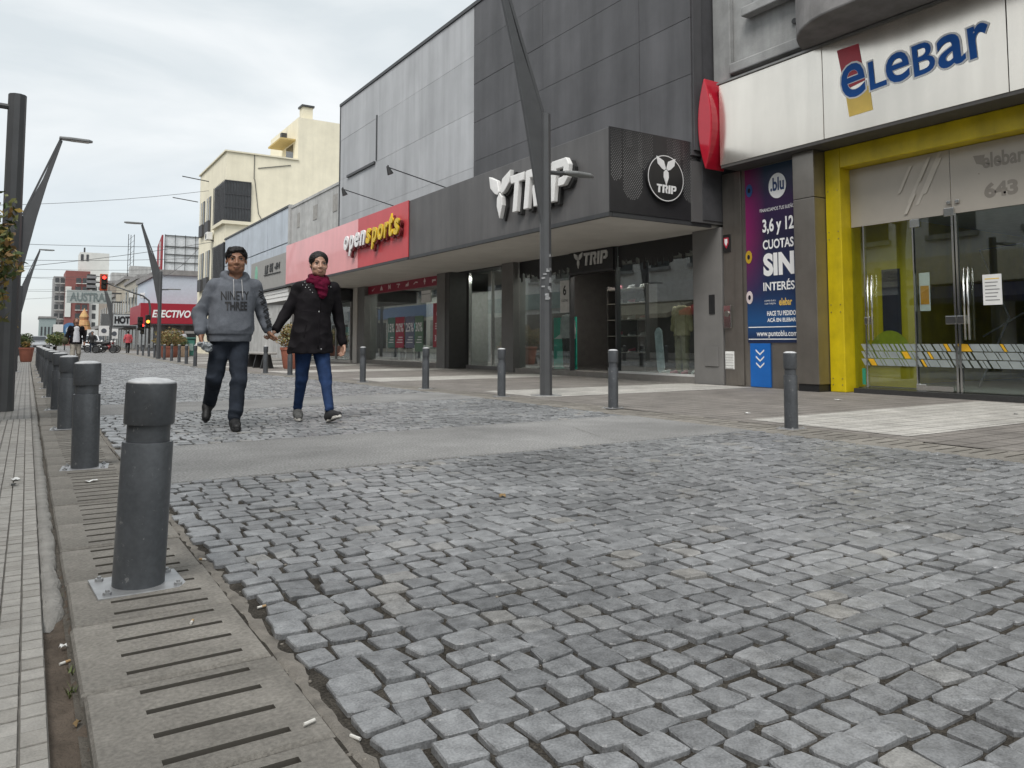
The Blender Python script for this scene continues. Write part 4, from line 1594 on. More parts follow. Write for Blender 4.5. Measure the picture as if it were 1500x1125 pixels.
def shoe2(x, y, z, rot, mat, label, grp):
    r = T('display_shoe', label, 'shoe', (x, y, z), grp)
    r.rotation_euler.z = rot
    me = SHOE_M.copy()
    me.materials.clear()
    me.materials.append(mat)
    o_ = link(bpy.data.objects.new('upper', me), r)
    me2 = SOLE_M.copy()
    me2.materials.clear()
    me2.materials.append(M_print_w)
    link(bpy.data.objects.new('sole', me2), r)


V, F = sdf_mesh([('c', (0, -.06, .055), .038, (0, .07, .04), .03), ('c', (0, -.09, .09), .034, (0, -.07, .04), .04), ('-e', (0, -.085, .14), (.028, .035, .05))], .008, .02)
so_ = mesh_np('x', V, F, M_print_w)
SHOE_M = so_.data
bpy.data.objects.remove(so_)
sm = MB().prism([(.033, -.12), (.042, 0), (.036, .1), (0, .125), (-.036, .1), (-.042, 0), (-.033, -.12)], 0, .022)
SOLE_M = sm.mesh('sole')
shelf = T('shoe_shelf', 'dark shelving of shoes inside the black shop doorway', 'shelf', (12.9, 14.2, .11))
for z in (.55, .95, 1.35, 1.75, 2.1):
    B(12.3, 12.7, 13.5, 14.9, z, z + .025).obj('board', M('shelf board', (.3, .28, .25), .5), shelf)
for y in (13.5, 14.9):
    B(12.32, 12.68, y - .02, y + .02, 0.11, 2.2).obj('upright', M_dark, shelf)
names = ['top', 'second', 'third', 'fourth', 'lowest']
for i, z in enumerate((2.1, 1.75, 1.35, .95, .55)):
    for j in range(3):
        shoe2(12.45, 13.7 + .45 * j, z + .026, 1.4 + .2 * j, M_shoe[(i + j) % 3], '%s shoe on the %s board of the doorway shelf' % (('right', 'middle', 'left')[j], names[i]), 'shoes on the doorway shelf')
for j, (y, mt, nm) in enumerate(((12.0, 0, 'pale shoe'), (11.75, 2, 'pink shoe'), (11.45, 2, 'second pink shoe'), (11.2, 0, 'white shoe'), (11.05, 3, 'tan shoe'))):
    shoe2(11.5, y, .135, 1.2 + .3 * j, M_shoe[mt], nm + ' at the foot of the right shop window', 'shoes in the window')
# window shelf plinth and hanging clothes
M_ol = M('olive cloth', (.30, .27, .17), .9, var=.15, scale=9)
M_kh = M('khaki cloth', (.55, .47, .28), .9, var=.12, scale=9)


def mannequin(x, y, z, mt_top, mt_leg, label, sc=1.0):
    r = T('mannequin', label, 'mannequin', (x, y, z))
    fold = lambda a, b, c: .006 * np.sin(c * 40 + a * 25) * np.sin(b * 30)
    P = lambda *p: tuple(np.array(p) * sc + np.array((x, y, z)))
    blob('trousers', [('c', P(0, .09, .85), .10 * sc, P(0, .1, .1), .065 * sc), ('c', P(0, -.09, .85), .10 * sc, P(0, -.1, .1), .065 * sc), ('e', P(0, 0, .9), (.11 * sc, .18 * sc, .12 * sc))], .014, mt_leg, r, .03, fold)
    blob('shirt', [('l', [(z + a * sc, x, y, b * sc, c * sc) for a, b, c in ((.82, .14, .21), (1.0, .13, .19), (1.25, .14, .22), (1.42, .09, .16), (1.46, .05, .07))]),
                   ('c', P(0, .2, 1.38), .06 * sc, P(0, .27, .95), .05 * sc), ('c', P(0, -.2, 1.38), .06 * sc, P(0, -.27, .95), .05 * sc)], .014, mt_top, r, .03, fold)
    MB().tube([P(0, 0, 1.44), P(0, 0, 1.52)], .05 * sc, 10).obj('neck', M_trim, r)
    MB().lathe([(.16 * sc, 0), (.16 * sc, .02), (.02, .03), (.02, .2)], 16, (x, y, z)).obj('stand', M_trim, r)


mannequin(11.62, 11.62, .13, M_kh, M_ol, 'headless mannequin in khaki shirt and olive trousers in the right shop window')
mannequin(11.85, 11.08, .13, M('grey cloth', (.2, .2, .2), .9), M('black cloth', (.03, .03, .03), .9), 'mannequin in grey shirt and black trousers by the shop pier')
mannequin(11.48, 15.45, .13, M('pale top', (.5, .5, .5), .9), M('black cloth', (.03, .03, .03), .9), 'mannequin in a pale top in the left shop window', .95)
lb = T('leaning_board', 'pale blue white skate deck leaning in the right shop window', 'board', (11.5, 12.2, .13))
mt = Matrix.Translation((11.55, 12.22, .64)) @ Matrix.Rotation(rad(-14), 4, 'X') @ Matrix.Rotation(rad(8), 4, 'Y')
bp_ = [(.11 * s1 * min(1, (1 - abs(t_)) * 4 + .35), t_ * .5) for s1, rng in ((1, np.linspace(-1, 1, 13)), (-1, np.linspace(1, -1, 13))) for t_ in rng]
MB().prism(bp_, -.012, .012, mt @ FX(0, 0, 0)).obj('deck', M('deck', (.72, .82, .85), .4, var=.2, scale=6), lb)
pb = T('price_board', 'tall grey price card with a large six by the dark doorway', 'card', (11.35, 15.3, 1.4))
B(11.285, 11.293, 15.12, 15.5, 1.55, 2.35).obj('card', M('card grey', (.62, .62, .6), .6), pb)
text('6', M_ls, FX(11.284, 15.31, 1.98), .14, .26, pb, bold=.03, align='c')
text('CUOTAS', M_ls, FX(11.284, 15.31, 1.82), .26, .06, pb, bold=.02, align='c')
gp = T('green_backdrop', 'green display backdrop low in the left window of the dark shop', 'display', (12.4, 15.9, .12))
B(11.62, 11.66, 15.3, 16.25, 0.13, 1.45).obj('panel', M('display green', (.03, .45, .32), .6), gp)
MB().prism([(-16.2, .9), (-15.32, .9), (-15.32, 1.3)], 0, .02, FX(11.615, 0, 0)).obj('pale_shape', M('display pale', (.75, .75, .72), .6), gp)
rk = T('clothes_rack', 'low rail of dark clothes deep inside the black shop', 'rack', (13.6, 12.2, .11))
MB().tube([(13.6, 10.9, .11), (13.6, 10.9, 1.5), (13.6, 13.1, 1.5), (13.6, 13.1, .11)], .02, 8).obj('rail', M_chrome, rk)
for k in range(14):
    y = 11.05 + k * .14
    c = random.choice(((.05, .05, .06), (.2, .05, .05), (.1, .12, .1), (.3, .3, .3), (.04, .06, .12)))
    B(13.38, 13.82, y - .03, y + .03, .55 + random.uniform(0, .15), 1.46).obj('garment', M('garment %d' % k, c, .9), rk, bevel=.025)

M_fill_tube = M('added fill tube', (1.0, .96, .88), .5, emit=30.0)  # ceiling tubes added to brighten the dark shop interiors
for x_, y_ in ((12.2, 11.9), (12.2, 14.2), (12.2, 16.3), (12.4, 19.4), (12.3, 23.2), (12.3, 25.2), (12.3, 27.0)):
    lp_ = B(x_ - .06, x_ + .06, y_ - .6, y_ + .6, 2.93, 2.99).obj('added_lamp_case', M_trim, tb)
    B(x_ - .05, x_ + .05, y_ - .58, y_ + .58, 2.915, 2.929).obj('added_fill_tube', M_fill_tube, lp_)
# glazed vestibule and window of the red shop
glazed(tb, 11.7, 18.03, 20.94, 0.05, 2.99)
for y in (18.06, 19.5, 20.9):
    B(11.66, 11.76, y - .025, y + .025, 0.04, 2.99).obj('window_post', M_chrome, tb)
B(11.66, 11.76, 18.03, 20.94, 0.0, 0.06).obj('window_sill', M_soff, tb)
glazed(tb, 11.3, 21.77, 28.13, 0.15, 2.68)
B(11.27, 11.33, 21.77, 28.13, 0.14, 0.18).obj('window_sill', M_chrome, tb)
B(11.26, 11.36, 21.77, 28.13, 2.685, 2.98).obj('red_header', M('header red', (.34, .018, .05), .45), tb)
B(11.2, 11.259, 21.77, 28.13, 2.68, 2.985).obj('red_header_face', M('header red', (.34, .018, .05), .45), tb)
for i, y in enumerate((27.6, 26.8, 26.05, 25.25, 24.5, 23.8, 23.1, 22.4)):
    k = i % 8
    mt_ = M('logo pale', (.85, .72, .72), .5)
    z = 2.78
    if k == 0: pts = [(y + .16, z + .05), (y + .08, z), (y - .16, z + .12), (y + .06, z + .045)]
    elif k == 1: pts = [(y + .14, z - .01), (y, z + .17), (y - .14, z - .01)]
    elif k == 2: pts = [(y + .1, z - .01), (y + .1, z + .16), (y + .05, z + .16), (y - .05, z + .06), (y - .05, z + .16), (y - .1, z + .16), (y - .1, z - .01), (y - .05, z - .01), (y + .05, z + .09), (y + .05, z - .01)]
    elif k == 3: pts = [(y + .15, z + .14), (y - .12, z + .14), (y - .15, z + .09), (y + .02, z + .07), (y + .05, z - .01), (y, z - .01), (y - .04, z + .1), (y + .15, z + .11)]
    elif k == 4: pts = [(y + .14, z), (y + .1, z + .08), (y - .02, z + .09), (y - .1, z + .16), (y - .13, z + .05), (y - .1, z)]
    elif k == 5: pts = [(y + .16, z + .02), (y + .02, z + .08), (y - .16, z + .06), (y - .16, z + .1), (y, z + .12), (y + .16, z + .06)]
    elif k == 6: pts = [(y + .03, z - .02), (y + .03, z + .06), (y + .09, z + .06), (y, z + .2), (y - .09, z + .06), (y - .03, z + .06), (y - .03, z - .02)]
    else: pts = [(y + .14, z), (y + .14, z + .1), (y - .12, z + .1), (y - .14, z + .04), (y + .08, z + .04), (y + .08, z)]
    fx_poly(pts, 11.199, mt_, 'header_mark', tb, t=.004)
# posters in the red shop window
wins = [('15%', 26.05, (.13, .24, .21), .62), ('20%', 25.3, (.45, .05, .09), .74), ('25%', 24.45, (.19, .20, .28), .74), ('30%', 23.7, (.16, .26, .18), .62)]
for s_, y, c, w_ in wins:
    wp = T('sale_poster', '%s poster with white %s hanging in the red shop window' % ({'15%': 'dull green', '20%': 'red', '25%': 'slate', '30%': 'green'}[s_], s_.replace('%', ' percent')), 'poster', (11.34, y, 1.0))
    B(11.285, 11.291, y - w_ / 2, y + w_ / 2, .62 if s_ != '30%' else .5, 1.72).obj('sheet', M('sale ' + s_, c, .6), wp)
    text(s_, M_print_w, FX(11.284, y, 1.18), w_ * .86, .32, wp, bold=.02, align='c')
    for k in range(3):
        B(11.282, 11.2845, y - w_ * .35, y + w_ * (.1 + .12 * k), .98 - .09 * k, 1.01 - .09 * k).obj('print_line', M_print_w, wp)
wp = T('red_sale_banner', 'tall red sale banner at the right end of the red shop window', 'banner', (11.34, 22.2, .8))
B(11.285, 11.291, 21.95, 22.62, .65, 2.1).obj('sheet', M('sale red', (.42, .06, .08), .6), wp)
text('6', M_print_w, FX(11.284, 22.28, 1.62), .2, .34, wp, bold=.02, align='c')
text('30%', M_print_w, FX(11.284, 22.28, .85), .42, .2, wp, bold=.02, align='c')
for k in range(3):
    B(11.282, 11.2845, 22.1, 22.46, 1.25 + .08 * k, 1.28 + .08 * k).obj('print_line', M_print_w, wp)
wl = T('white_hanging_sign', 'small white square sign hanging high in the red shop window', 'sign', (11.4, 23.0, 2.1))
B(11.25, 11.29, 22.75, 23.45, 2.15, 2.55).obj('panel', M_white, wl)
B(11.245, 11.249, 22.78, 23.42, 2.42, 2.44).obj('rule', M('grey print', (.3, .3, .3), .6), wl)
wt = T('white_display_table', 'white display table standing in the red shop window', 'table', (12.0, 25.2, .11))
B(11.7, 12.4, 24.4, 26.4, .66, .72).obj('top', M_white, wt)
for x_, y_ in ((11.75, 24.45), (11.75, 26.35), (12.35, 24.45), (12.35, 26.35)):
    B(x_ - .03, x_ + .03, y_ - .03, y_ + .03, .112, .66).obj('leg', M_white, wt)
mannequin(12.3, 27.2, .11, M('teal cloth', (.05, .28, .28), .8), M('white cloth', (.6, .6, .6), .8), 'mannequin in a teal top in the red shop window')
mannequin(12.6, 26.6, .11, M('teal cloth', (.05, .28, .28), .8), M('grey cloth', (.2, .2, .2), .8), 'second teal mannequin further inside the red shop window')
mannequin(12.2, 23.9, .11, M('white cloth', (.6, .6, .6), .8), M('white cloth', (.6, .6, .6), .8), 'mannequin all in white in the red shop window')
B(13.6, 13.7, 22.0, 27.9, .12, 2.6).obj('display_wall', M('pale display wall', (.45, .45, .44), .7), tb)

# ================================================================== LOW SHOPS, YELLOW HOUSE, FAR END OF THE STREET
M_plas = M('old pale plaster', (0.50, 0.50, 0.49), 0.9, var=0.12, scale=2.2, streak=0.22, bump=0.3, bscale=12)
M_pane_b = M('blue grey wall sheets', (0.50, 0.55, 0.61), 0.55, var=0.08, scale=1.1, streak=0.15)
M_cream = M('cream yellow render', (0.84, 0.785, 0.62), 0.85, var=0.06, scale=0.9, streak=0.08)
M_creaml = M('cream band render', (0.75, 0.70, 0.55), 0.85, var=0.06, scale=0.9)
M_bars = M('window bars', (0.05, 0.05, 0.055), 0.6)
M_wdark = M('dark window', (0.07, 0.075, 0.08), 0.2, var=0.2, scale=2)

lo = T('plaster_shop', 'low pale plaster shop wall with stains behind the red canopy', 'shop', (11.1, 34, 0))
B(11.1, 22, 29.3, 38.6, 3.0, 7.6).obj('wall', M_plas, lo)
B(11.06, 11.4, 29.3, 38.6, 7.6, 7.72).obj('coping', M_plas, lo)
B(11.3, 22, 29.32, 38.6, 0, 2.99).obj('ground_floor', M_dark, lo)
for k in range(6):
    B(11.08, 11.099, 30.2 + k * 1.35, 30.3 + k * 1.35 + random.uniform(.1, .5), 6.6 + random.uniform(-.15, .5), 6.68 + random.uniform(.35, .6)).obj('stain', M('peeled plaster', (.33, .32, .3), .9), lo) if k % 2 else None
B(11.0, 11.25, 38.3, 38.59, 3.0, 7.8).obj('downpipe', M_plas, lo)
lo2 = T('blue_panel_shop', 'low shop front of pale blue wall sheets before the cream house', 'shop', (11.1, 44, 0))
B(11.2, 22, 38.62, 53.9, 0, 7.6).obj('body', M_plas, lo2)
for ya, yb in ((38.65, 42.9), (42.95, 47.4), (47.45, 53.8)):
    for za, zb in ((3.2, 5.9), (5.95, 7.75)):
        B(11.1, 11.19, ya + .02, yb - .02, za, zb).obj('wall_sheet', M_pane_b, lo2, bevel=.01)
B(11.05, 11.25, 38.62, 53.9, 7.76, 7.86).obj('coping', M_trim, lo2)
B(11.02, 11.3, 38.6, 53.9, 3.0, 3.19).obj('lintel', M_trim, lo2)
ga = T('grey_sign_canopy', 'grey canopy board with black script lettering beyond the red canopy', 'canopy', (8.42, 32.4, 3.1))
B(8.44, 11.0, 29.62, 35.3, 3.05, 4.34).obj('board', M('board grey', (.33, .325, .31), .7, var=.06), ga)
B(8.42, 8.60, 29.62, 35.3, 2.98, 3.045).obj('edge', M_trim, ga)
for s_, y, w_, z, h_ in (('LE', 32.9, .55, 3.72, .34), ('DE', 32.15, .55, 3.74, .34), ('-IN', 31.4, .8, 3.78, .26)):
    text(s_, M_ls, FX(8.436, y, z), w_, h_, ga, 'letter', bold=.05, shear=.15, depth=.02)
MB().bar((8.42, 33.0, 3.66), (8.42, 30.5, 3.63), .02, .035).obj('underline', M_ls, ga)
gd = [(34.35 + .2 * math.cos(a), 3.75 + .42 * math.sin(a)) for a in np.linspace(0, 6.1, 18)]
fx_poly(gd, 8.44, M('sign mint', (.22, .5, .36), .5), 'mint_disc', ga, t=.02)
wa = T('white_awning', 'white striped awning front below the grey canopy board', 'awning', (8.6, 32, 2.45))
for k in range(3):
    B(8.5 + .02 * k, 8.6, 29.65, 34.6, 2.95 - .16 * (k + 1) + .008, 2.95 - .16 * k).obj('slat', M_white, wa)
B(8.6, 11.1, 29.66, 34.6, 2.5, 2.95).obj('case', M_trim, wa)
fa = T('dark_shop_front', 'dark glazed shop front under the white awning', 'shop front', (11.2, 32, 0))
for k in range(5):
    y = 29.5 + 1.7 * k
    B(11.0, 11.06, y, y + .08, 0.0, 2.45).obj('post', M('pale post', (.35, .34, .33), .6), fa)
    if k < 4:
        B(11.03, 11.05, y + .09, y + 1.69, .1, 2.45).obj('pane', M_glass, fa)
B(10.98, 11.08, 29.4, 37, 0, .1).obj('sill', M_soff, fa)
tw_ = T('teal_window_blind', 'small teal blind glowing in the dark shop front', 'blind', (11.15, 29.9, 1.0))
B(11.1, 11.14, 29.75, 30.3, 1.1, 1.45).obj('cloth', M('teal blind', (.1, .45, .42), .7), tw_)

ye = T('yellow_house', 'cream yellow three storey house with barred corner windows and stepped roof', 'house', (11.1, 58.5, 0))
B(11.1, 26, 54, 63.4, 0, 13.9).obj('wall', M_cream, ye)
B(16.0, 26, 54.0, 61.5, 13.9, 17.1).obj('roof_room', M_cream, ye)
B(10.98, 16.05, 53.9, 63.5, 13.92, 14.02).obj('parapet', M_creaml, ye)
ch_ = B(16.6, 17.35, 55, 55.8, 17.1, 18.25).obj('chimney', M_creaml, ye)
B(16.5, 17.45, 54.9, 55.9, 18.26, 18.4).obj('chimney_cap', M_trim, ch_)
rw = B(15.985, 15.999, 55.2, 57.0, 14.3, 15.4).obj('roof_window', M_wdark, ye)
B(14.9, 15.98, 54.6, 58, 15.5, 15.62).obj('window_canopy', M('ochre canopy', (.55, .42, .18), .8), rw)
B(15.6, 16.0, 56.9, 57.3, 16.2, 16.6).obj('tank', M_trim, ye)
for z0, z1 in ((9.15, 11.9), (4.7, 7.6)):
    wn = B(11.0, 12.75, 53.93, 53.985, z0, z1).obj('corner_window', M_wdark, ye)
    B(11.03, 11.095, 53.95, 57.5, z0, z1).obj('corner_window', M_wdark, ye)
    for k in range(10):
        x = 11.0 + 1.75 * k / 9
        B(x - .02, x + .02, 53.86, 53.9, z0, z1).obj('bar', M_bars, wn)
    for k in range(4):
        B(10.98, 12.77, 53.87, 53.91, z0 + (z1 - z0) * k / 3 - .03, z0 + (z1 - z0) * k / 3 + .03).obj('bar', M_bars, wn)
    for k in range(9):
        y = 54.1 + 3.3 * k / 8
        B(10.95, 10.99, y - .03, y + .03, z0, z1).obj('bar', M_bars, wn)
    B(10.88, 12.9, 53.78, 57.6, z0 - .25, z0 - .02).obj('ledge', M_creaml, ye)
for z0, z1 in ((8.9, 11.6), (4.7, 7.6)):
    for y in (58.9, 61.2):
        wn = B(11.03, 11.095, y, y + 1.3, z0, z1).obj('window', M_wdark, ye)
        B(10.99, 11.029, y + .6, y + .7, z0, z1).obj('frame', M_creaml, wn)
        B(10.9, 11.03, y, y + 1.3, z0, z0 + .9).obj('railing', M_bars, wn)
for k, (x0, z0, x1, z1) in enumerate(((12.95, 14, 12.95, 12.2), (13.0, 12.2, 13.3, 9.8), (13.2, 13.0, 15.5, 13.5), (13.3, 9.8, 14, 8.6))):
    MB().bar((x0, 53.97, z0), (x1, 53.97, z1), .05, .03).obj('cable', M_trim, ye)
for y, z in ((60.0, 12.9), (64.2, 12.0)):
    MB().bar((11.1, y, z), (9.2, y - .2, z + .15), .06).obj('bracket', M_trim, ye)

# ---- corner building with the red canopy, billboard on its roof --------------------------
M_paleblue = M('pale blue wall', (0.50, 0.55, 0.62), 0.8, var=0.05)
M_fred = M('far canopy red', (0.33, 0.012, 0.03), 0.5, var=0.05)
co = T('corner_shop_building', 'pale blue corner building with red canopy across the side street', 'building', (10.4, 88, 0))
B(10.5, 30, 80.6, 97, 0, 7.4).obj('wall', M_paleblue, co)
B(10.3, 30, 80.4, 97, 7.4, 7.9).obj('cornice', M_concd, co)
B(10.45, 30, 80.55, 97, 0, 2.5).obj('ground_floor', M('grey ground floor', (.16, .16, .155), .6), co)
B(8.9, 30, 79.2, 80.5, 2.62, 4.55).obj('red_canopy', M_fred, co)
B(8.9, 10.4, 80.52, 88, 2.62, 4.4).obj('red_canopy_side', M_fred, co)
text('EFECTIVO SI', M_print_w, FY(9.9, 79.19, 3.2), 4.2, .72, co, bold=.03, shear=.2, depth=.02)
for x in (11.3, 13.1, 15.0):
    d_ = B(x, x + 1.3, 80.45, 80.54, .05, 2.4).obj('shop_door', M_wdark, co)
    B(x - .12, x + 1.42, 80.40, 80.44, 1.7, 1.95).obj('door_frame', M_white, d_)
    B(x - .12, x + .0, 80.40, 80.44, .05, 1.7).obj('door_frame', M_white, d_)
for k in range(4):
    B(10.40, 10.44, 82 + 3.2 * k, 84 + 3.2 * k, .3, 2.4).obj('shop_window', M_wdark, co)
bi = T('roof_billboard', 'tall steel lattice billboard frame with red sign on the corner roof', 'billboard', (12, 83, 7.9))
for x in np.arange(11.2, 17, .95):
    B(x - .025, x + .025, 82, 82.06, 7.9, 11.6).obj('post', M_trim, bi)
for z in (7.95, 8.8, 9.6, 10.4, 11.5):
    B(11.2, 16.9, 82.11, 82.2, z, z + .05).obj('rail', M_trim, bi)
B(11.2, 16.9, 82.22, 82.3, 8.0, 11.5).obj('backing_sheet', M('billboard pale', (.72, .75, .77), .7), bi)
MB().prism([(82.0, 7.9), (82.0, 11.5), (85.0, 10.6), (85.0, 7.9)], 0, .15, Matrix(((0, 0, 1, 10.9), (1, 0, 0, 0), (0, 1, 0, 0), (0, 0, 0, 1)))).obj('side_panel', M('billboard red', (.3, .03, .04), .6), bi)
B(10.88, 10.9, 82.6, 83.4, 8.4, 10.9).obj('side_print', M('billboard print', (.6, .6, .6), .6), bi)

# ---- the hotel and the old houses further down
ho = T('hotel', 'old low hotel with a dark canopy and white lettered sign', 'hotel', (10.2, 104, 0))
B(10.6, 26, 97.1, 112, 0, 8.2).obj('wall', M('old cream wall', (.50, .47, .40), .9, var=.15, streak=.3), ho)
B(10.45, 26, 97.05, 112, 8.2, 8.6).obj('cornice', M_concd, ho)
B(9.2, 10.59, 97.2, 111, 2.5, 4.1).obj('canopy', M('hotel canopy', (.12, .125, .125), .6), ho)
for k in range(4):
    B(10.55, 10.595, 98.5 + 3.4 * k, 99.9 + 3.4 * k, 4.7, 7.3).obj('window', M_wdark, ho)
    B(10.55, 10.595, 98.2 + 3.4 * k, 100.6 + 3.4 * k, .1, 2.4).obj('shop_window', M_wdark, ho)
hb = T('hotel_sign', 'white box sign with dark capitals HOTEL on the dark canopy', 'sign', (8.8, 97, 2.6))
B(6.9, 10.6, 96.6, 97.1, 2.55, 4.05).obj('box', M('hotel board', (.13, .135, .135), .6), hb)
B(8.1, 10.5, 96.5, 96.59, 2.75, 3.95).obj('panel', M('hotel panel', (.55, .57, .57), .6), hb)
text('HOTEL', M_black, FY(8.2, 96.49, 2.95), 2.3, .85, hb, bold=.06, depth=.02)
for i, (x, y, z, nm) in enumerate(((7.0, 94, 2.1, 'square white sign with a dark ring hanging below the hotel canopy'), (8.1, 95, 1.8, 'narrow white parking sign beside the ring sign'), (5.9, 96, 1.7, 'dark and white street sign left of the ring sign'))):
    s_ = T('hanging_sign', nm, 'sign', (x, y, z))
    B(x - .5 + .12 * (i > 0), x + .5 - .12 * (i > 0), y, y + .06, z - .55, z + .55).obj('panel', M_white, s_)
    cc = [(x + .26 * math.cos(a), z + .26 * math.sin(a)) for a in np.linspace(0, 6.0, 14)]
    MB().prism(cc, 0, .02, FY(0, y - .001, 0)).obj('mark', M('sign slate', (.1, .11, .13), .6), s_)
    MB().tube([(x, y + .03, -.0), (x, y + .03, z - .54)], .04, 8).obj('post', M_trim, s_)

olds = [('cream', 112.3, 126, 9.2, (.52, .47, .38), 'old cream house with broken cornice beyond the hotel'),
        ('grey', 126.4, 140, 7.6, (.42, .41, .39), 'grey two storey shop house far down the street'),
        ('brown', 140.4, 158, 10.5, (.36, .31, .26), 'brown stone house far down the right side')]
for nm, y0, y1, h_, c, lab in olds:
    b_ = T('old_house', lab, 'house', (10.8, (y0 + y1) / 2, 0))
    B(10.8, 26, y0, y1, 0, h_).obj('wall', M('old wall ' + nm, c, .9, var=.14, scale=1.2, streak=.3), b_)
    B(10.55, 26, y0 - .1, y1 + .1, h_, h_ + .4).obj('cornice', M_concd, b_)
    B(11.5, 14, y0 + 2, y0 + 5, h_ + .4, h_ + 2.0).obj('roof_room', M_plas, b_)
    for k in range(4):
        y = y0 + 1.2 + 3.2 * k
        w_ = B(10.74, 10.795, y, y + 1.4, 4.2, 6.6).obj('window', M_wdark, b_)
        B(10.7, 10.739, y - .15, y + 1.55, 4.0, 4.18).obj('sill', M_concw, w_)
        B(10.74, 10.795, y - .3, y + 2, .1, 3.0).obj('shop_window', M_wdark, b_)
    B(9.6, 10.79, y0 + .5, y1 - .5, 3.1, 3.6).obj('canopy', M_concd, b_)

# AUSTRAL board spanning above the pavement
au = T('lettered_roof_board', 'long pale green board with dark capitals high above the pavement', 'sign', (7.0, 118, 5))
B(4.25, 9.6, 118, 118.25, 6.15, 7.9).obj('board', M('board pale green', (.42, .455, .445), .7), au)
text('AUSTRAL', M('board letter', (.19, .23, .23), .6), FY(4.6, 117.99, 6.4), 4.7, 1.2, au, bold=.03, depth=.03)
for k in range(9):
    B(5.2 + .5 * k, 5.28 + .5 * k, 118.05, 118.15, 7.9, 8.5).obj('picket', M_trim, au)
B(9.61, 10.9, 118.05, 118.2, 6.3, 6.5).obj('arm', M_trim, au)
B(9.61, 10.9, 118.05, 118.2, 7.5, 7.7).obj('arm', M_trim, au)

# ---- the tall flats at the end
M_fl_g = M('flats grey', (.33, .33, .33), .8, var=.1, scale=.5)
M_fl_r = M('flats brick red', (.26, .10, .09), .85, var=.1, scale=.5)
M_fl_w = M('flats white', (.66, .67, .64), .8, var=.06, scale=.4)
fl = T('tall_flats', 'tall grey white and brick red apartment block at the street end', 'building', (14, 255, 0))
B(5.6, 10.4, 248, 262, 0, 19.4).obj('grey_wing', M_fl_g, fl)
B(8.4, 14.4, 246, 262, 0, 21.0).obj('red_wing', M_fl_r, fl)
B(14.2, 22.5, 247, 262, 0, 18.2).obj('white_wing', M_fl_w, fl)
B(12.0, 19.5, 252, 262, 18.2, 27.0).obj('white_tower', M_fl_w, fl)
B(12.2, 12.9, 251.9, 252.0, 24.5, 26.4).obj('tower_slot', M_wdark, fl)
B(13.6, 14.2, 251.9, 252.0, 24.5, 26.4).obj('tower_slot', M_wdark, fl)
B(13.0, 13.4, 254, 255, 27.0, 28.6).obj('mast', M_trim, fl)
for r_ in range(7):
    z = 2.6 + 2.5 * r_
    for x0, x1 in ((6.0, 6.9), (7.3, 8.2), (11.0, 12.2), (12.6, 13.9)):
        yy = 247.9 if x0 < 8.3 else 245.9
        wn = B(x0, x1, yy - .04, yy, z, z + 1.4).obj('window', M_wdark, fl)
        B(x0 - .1, x1 + .1, yy - .5, yy - .05, z - .25, z - .08).obj('ledge', M_fl_w, wn)
    if r_ < 6:
        for x0 in (15.2, 18.4, 20.6):
            B(x0, x0 + .9, 246.9, 246.95, z, z + 1.5).obj('window', M_wdark, fl)
B(8.45, 9.9, 245.7, 245.95, 8, 16.5).obj('white_pillar', M_fl_w, fl)
far = [(26, 60, 300, 16, (.45, .45, .45), 'wide grey block far behind the tall flats'), (2.0, 5.0, 190, 6, (.3, .36, .36), 'small green grey kiosk building at the street end')]
for i, (x0, x1, y, h_, c, lab) in enumerate(far):
    b_ = T('far_building', lab, 'building', ((x0 + x1) / 2, y, 0))
    B(x0, x1, y, y + 12, 0, h_).obj('wall', M('far wall %d' % i, c, .9), b_)
    B(x0 - .2, x1 + .2, y - .2, y + 12.2, h_, h_ + .4).obj('roof', M_concd, b_)
    for k in range(4):
        B(x0 + (x1 - x0) * (.1 + .22 * k), x0 + (x1 - x0) * (.2 + .22 * k), y - .05, y, h_ * .3, h_ * .7).obj('window', M_wdark, b_)
# advertising figure column: white blue disc sign and yellow figure seen above the bollards far away
wb = T('white_blue_board', 'white street board with a blue disc far down the road', 'sign', (3.2, 92, 1.6))
B(2.2, 3.1, 92, 92.1, 1.9, 2.7).obj('white_panel', M_white, wb)
MB().prism([(3.75 + .8 * math.cos(a), 2.1 + .8 * math.sin(a)) for a in np.linspace(0, 6.05, 22)], 0, .1, FY(0, 92.2, 0)).obj('blue_disc', M('disc blue', (.10, .24, .45), .6), wb)
MB().prism([(3.75 + .42 * math.cos(a), 2.1 + .42 * math.sin(a)) for a in np.linspace(0, 6.05, 22)], 0, .05, FY(0, 92.09, 0)).obj('disc_centre', M('disc pale', (.5, .6, .7), .6), wb)
MB().tube([(3.3, 92.3, 0), (3.3, 92.3, 1.6)], .06, 8).obj('post', M_trim, wb)
kc = T('street_kiosk', 'yellow and red topped dark street kiosk far down the road', 'kiosk', (5.4, 100, 0))
B(4.7, 6.2, 99.4, 100.6, 0, 2.0).obj('cabin', M_trim, kc)
B(4.6, 6.3, 99.3, 100.7, 2.0, 2.25).obj('roof', M_black, kc)
MB().lathe([(.8, 0), (.62, .5), (.66, .55), (.5, 1.1), (.42, 1.15), (.5, 1.5), (.3, 1.95), (.1, 2.3), (.02, 2.5)], 12, (5.4, 100, 2.25)).obj('topper', M('topper ochre', (.55, .42, .16), .7, col2=(.45, .1, .08), scale=1.2), kc)

